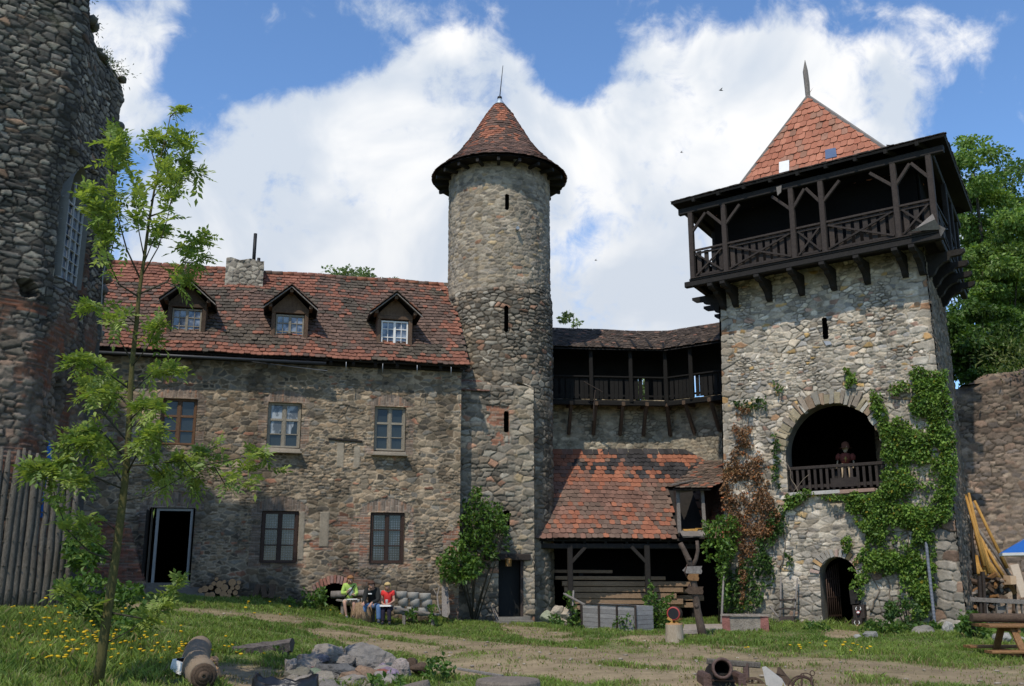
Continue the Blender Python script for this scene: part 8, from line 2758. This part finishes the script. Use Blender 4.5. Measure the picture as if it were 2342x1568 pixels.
def person(label, px, py, Y, pose, rz, hair, hairc, top, topmat, legs, legmat, shoemat, s=.93, bow=26):
    p = at_y(px, py, Y)
    base = Vector((p.x, Y, gz(p.x, Y)))
    t = thing('person', label, 'person', base)
    PL_ = Matrix.Translation(base) @ Matrix.Rotation(rz, 4, 'Z') @ Matrix.Scale(s, 4)
    N = {'pelvis': (0, 0, .54, .125, .9), 'waist': (0, -.02, .70, .115, .85), 'chest': (0, -.08, .90, .13, .85), 'upper': (0, -.11, 1.03, .10, .9), 'neck': (0, -.15, 1.11, .050), 'jaw': (0, -.20, 1.16, .066), 'head': (0, -.205, 1.25, .088), 'crown': (0, -.195, 1.32, .062), 'nose': (0, -.305, 1.20, .013), 'nose_root': (0, -.275, 1.235, .014)}
    for sg, w in ((-1, 'l'), (1, 'r')):
        N.update({'sh' + w: (sg * .165, -.09, 1.03, .062), 'el' + w: (sg * .24, -.14, .77, .044), 'wr' + w: (sg * .13, -.37, .67, .029), 'hd' + w: (sg * .09, -.44, .655, .030, .6),
                  'hp' + w: (sg * .09, -.04, .50, .092), 'kn' + w: (sg * .14, -.43, .50, .062), 'sn' + w: (sg * .14, -.42, .30, .054), 'an' + w: (sg * .14, -.41, .09, .038), 'to' + w: (sg * .155, -.56, .045, .034, .8),
                  'er' + w: (sg * .092, -.19, 1.22, .016)})
    N.update(pose)
    nk = Vector(N['neck'][:3])
    BOW = Matrix.Rotation(R(bow), 3, 'X')
    for q in ('jaw', 'head', 'crown', 'nose', 'nose_root', 'erl', 'err'):
        v = nk + BOW @ (Vector(N[q][:3]) - nk)
        N[q] = (*v, *N[q][3:])
    E_ = [('pelvis', 'waist'), ('waist', 'chest'), ('chest', 'upper'), ('upper', 'neck'), ('neck', 'jaw'), ('jaw', 'head'), ('head', 'crown'), ('head', 'nose_root'), ('nose_root', 'nose')]
    for w in 'lr': E_ += [('upper', 'sh' + w), ('sh' + w, 'el' + w), ('el' + w, 'wr' + w), ('wr' + w, 'hd' + w), ('pelvis', 'hp' + w), ('hp' + w, 'kn' + w), ('kn' + w, 'sn' + w), ('sn' + w, 'an' + w), ('an' + w, 'to' + w), ('head', 'er' + w)]
    for w, sg in (('l', -1), ('r', 1)):      # five fingers each, curled
        h, wr = Vector(N['hd' + w][:3]), Vector(N['wr' + w][:3])
        d = (h - wr).normalized()
        sd = d.cross(Vector((0, 0, 1))).normalized()
        for f in range(4):
            o = sd * (.020 * (f - 1.5))
            L = (.055, .066, .070, .06)[f]
            N[f'f{w}{f}a'] = (*(h + o + d * .035), .011)
            N[f'f{w}{f}b'] = (*(h + o * 1.15 + d * (.035 + L * .6) + Vector((0, 0, -.018))), .010)
            N[f'f{w}{f}c'] = (*(h + o * 1.15 + d * (.035 + L * .75) + Vector((0, 0, -.05))), .008)
            E_ += [('hd' + w, f'f{w}{f}a'), (f'f{w}{f}a', f'f{w}{f}b'), (f'f{w}{f}b', f'f{w}{f}c')]
        th_ = h - d * .02 + sd * (.045 * (-sg))
        N[f't{w}a'] = (*(th_ + d * .01), .012)
        N[f't{w}b'] = (*(th_ + d * .05 + Vector((0, 0, -.012))), .009)
        E_ += [('hd' + w, f't{w}a'), (f't{w}a', f't{w}b')]
    skin_mesh('body', N, E_, M_SKIN, t, PL_, 0.0, 2, root='pelvis')
    te = [('pelvis', 'waist'), ('waist', 'chest'), ('chest', 'upper')]
    N2 = dict(N)
    if top == 'long':
        te.append(('upper', 'neck'))
        N2['neck'] = (*Vector(N['upper'][:3]).lerp(Vector(N['neck'][:3]), .75), .062)
    for w in 'lr':
        te += [('upper', 'sh' + w), ('sh' + w, 'el' + w)]
        if top == 'long': te += [('el' + w, 'wr' + w)]
        else:
            a, b = Vector(N['sh' + w][:3]), Vector(N['el' + w][:3])
            N2['el' + w] = (*a.lerp(b, .55), .052)
    skin_mesh('jacket' if top == 'long' else 'shirt', N2, te, topmat, t, PL_, .024, 2, root='pelvis')
    N3 = dict(N)
    le = [('waist', 'pelvis')]
    for w in 'lr':
        le += [('pelvis', 'hp' + w), ('hp' + w, 'kn' + w)]
        if legs == 'long':
            le += [('kn' + w, 'sn' + w), ('sn' + w, 'an' + w)]
            N3['an' + w] = (*N['an' + w][:3], .056)
        else:
            a, b = Vector(N['kn' + w][:3]), Vector(N['hp' + w][:3])
            N3['kn' + w] = (*a.lerp(b, .08), .068)
    N3['waist'] = (0, -.01, .62, .12, .9)
    skin_mesh('trousers' if legs == 'long' else 'shorts', N3, le, legmat, t, PL_, .022, 2, root='pelvis')
    for w in 'lr':
        a, b = Vector(N['an' + w][:3]), Vector(N['to' + w][:3])
        NS = {'a': (*(a + Vector((0, .03, -.035))), .048), 'b': (*a.lerp(b, .5), .050), 'c': (*b, .043)}
        skin_mesh('shoe', NS, [('a', 'b'), ('b', 'c')], shoemat, t, PL_, 0, 2, root='b')
    hm = MB()
    hd_, cr = Vector(N['head'][:3]), Vector(N['crown'][:3])
    bm = bmesh.new()
    bmesh.ops.create_icosphere(bm, subdivisions=3, radius=1.0)
    c = hd_ + (cr - hd_) * .30 + BOW @ Vector((0, .020, .004))
    vs = []
    for v in bm.verts:
        q = v.co.copy()
        low = max(0, -q.z)
        f = Vector((q.x * .116, q.y * .122, q.z * .118))
        if q.z < 0: f.z *= (1 + hair * 1.1)
        if q.y < -.35 and q.z < .30: f.y *= .40
        f += Vector((mnoise.noise(q * 4), mnoise.noise(q * 4 + Vector((9, 0, 0))), mnoise.noise(q * 4 + Vector((0, 9, 0))))) * .012
        vs.append(PL_ @ (c + BOW @ f))
    hm.add(vs, [tuple(v.index for v in f.verts) for f in bm.faces], True)
    bm.free()
    hm.build('hair', hairc, t)
    em = MB()
    for sg in (-1, 1): em.lathe(PL_ @ (hd_ + BOW @ Vector((sg * .032, -.084, -.005))), [(.0, -.004), (.008, 0), (.0, .004)], 8, ax=(0, -1, 0))
    em.lathe(PL_ @ (Vector(N['jaw'][:3]) + BOW @ Vector((0, -.066, .0))), [(.0, -.003), (.012, 0), (.0, .003)], 8, ax=(0, -1, 0))
    em.build('eyes_and_mouth', plain('face_dark', (.12, .05, .04), .6), t)
    return t, PL_, N
M_HAIR1, M_HAIR2, M_HAIR3 = cloth('auburn_hair', (.26, .12, .045), .4), cloth('dark_brown_hair', (.075, .035, .022), .3), cloth('blond_hair', (.46, .33, .15), .35)
# woman in lime green
P1, T1, N1 = person('person in lime green jacket and beige shorts with a dark shoulder strap, bending over food', 797, 1400, 30.72,
    {'knl': (-.18, -.42, .52, .06), 'anl': (-.10, -.40, .08, .038), 'tol': (-.10, -.56, .045, .034, .8), 'snl': (-.14, -.42, .28, .05), 'knr': (.12, -.44, .50, .062), 'wrr': (.13, -.40, .74, .029), 'hdr': (.10, -.47, .76, .03, .6), 'wrl': (-.10, -.34, .82, .029), 'hdl': (-.05, -.38, .88, .03, .6)},
    .25, .55, M_HAIR1, 'long', cloth('lime_fabric', (.36, .50, .11)), 'short', cloth('beige_fabric', (.48, .40, .32)), cloth('grey_shoe', (.16, .16, .17)), .93)
m = MB()
m.tube([T1 @ Vector(q) for q in ((.15, -.16, 1.05), (.05, -.26, .90), (-.07, -.25, .76), (-.14, -.12, .66))], .022, 6)
m.build('shoulder_strap', M_BLACK, P1)
m = MB()
m.rock(T1 @ Vector((.02, -.20, .84)), (.085, .05, .11), 3, .05, 3)
m.build('grey_top', cloth('pale_grey_fabric', (.40, .42, .44)), P1)
m = MB()
m.box(T1 @ Vector((.06, -.40, .60)), (.30, .20, .03), .25, jit=.006)
setp(m.build('food_tray', M_WHITE), 'white cardboard food tray on the lap of the woman in lime green', 'tray')
# man in black
P2, T2, N2_ = person('person in black jacket and blue jeans leaning forward with elbows on the knees', 851, 1402, 30.72,
    {'chest': (0, -.15, .87, .135, .85), 'upper': (0, -.22, .99, .105, .9), 'neck': (0, -.28, 1.06, .052), 'jaw': (0, -.34, 1.09, .066), 'head': (0, -.35, 1.18, .088), 'crown': (0, -.34, 1.25, .062), 'nose': (0, -.45, 1.13, .013), 'nose_root': (0, -.42, 1.165, .014), 'erl': (-.092, -.335, 1.15, .016), 'err': (.092, -.335, 1.15, .016),
     'shl': (-.175, -.20, .99, .066), 'shr': (.175, -.20, .99, .066), 'ell': (-.22, -.36, .70, .046), 'elr': (.22, -.38, .68, .046), 'wrl': (-.20, -.60, .62, .030), 'hdl': (-.20, -.67, .60, .030, .6), 'wrr': (.05, -.56, .62, .030), 'hdr': (.02, -.62, .58, .030, .6),
     'knl': (-.20, -.44, .52, .064), 'snl': (-.20, -.44, .30, .056), 'anl': (-.19, -.42, .09, .04), 'tol': (-.20, -.58, .045, .036, .8), 'knr': (.24, -.44, .52, .064), 'snr': (.25, -.44, .30, .056), 'anr': (.26, -.43, .09, .04), 'tor': (.28, -.59, .045, .036, .8)},
    .02, .15, M_HAIR2, 'long', cloth('black_fabric', (.014, .015, .014)), 'long', cloth('blue_denim', (.085, .16, .30), .25), cloth('dark_blue_shoe', (.05, .06, .08)), .97)
m = MB()
m.box(T2 @ Vector((-.05, -.29, .88)), (.11, .012, .03), .1)
m.build('jacket_print', M_WHITE, P2)
# woman in red
P3, T3, N3_ = person('person in red short sleeved top and dark trousers holding a white tray on the lap', 887, 1406, 30.72,
    {'wrl': (-.13, -.34, .68, .029), 'hdl': (-.08, -.41, .67, .03, .6), 'wrr': (.13, -.34, .68, .029), 'hdr': (.08, -.41, .67, .03, .6), 'ell': (-.22, -.12, .76, .042), 'elr': (.22, -.12, .76, .042), 'knl': (-.09, -.43, .50, .062), 'knr': (.11, -.43, .50, .062), 'snl': (-.09, -.42, .30, .05), 'snr': (.12, -.42, .30, .05), 'anl': (-.09, -.41, .09, .038), 'anr': (.13, -.41, .09, .038), 'tol': (-.10, -.56, .045, .034, .8), 'tor': (.15, -.56, .045, .034, .8), 'upper': (0, -.09, 1.03, .095, .9), 'neck': (0, -.12, 1.11, .05), 'jaw': (0, -.17, 1.16, .064), 'head': (0, -.175, 1.25, .086), 'crown': (0, -.165, 1.32, .06), 'nose': (0, -.275, 1.20, .013), 'nose_root': (0, -.245, 1.235, .014), 'erl': (-.09, -.16, 1.22, .016), 'err': (.09, -.16, 1.22, .016)},
    -.05, .75, M_HAIR3, 'short', cloth('red_fabric', (.62, .035, .03)), 'long', cloth('dark_purple_fabric', (.016, .012, .026)), cloth('dark_shoe', (.02, .022, .03)), .92)
m = MB()
m.box(T3 @ Vector((.0, -.42, .61)), (.34, .22, .045), -.05, jit=.006)
setp(m.build('food_tray', M_WHITE), 'white food tray on the lap of the woman in red', 'tray')
c = T3 @ Vector((.02, -.40, .645))
m = MB()
m.lathe(c, [(.0, .0), (.030, .0), (.042, .14), (.045, .145), (.036, .14), (.028, .02)], 14)
setp(m.build('paper_cup', M_WHITE), 'white paper cup on the tray of the woman in red', 'cup', 'paper cups of the picnickers')
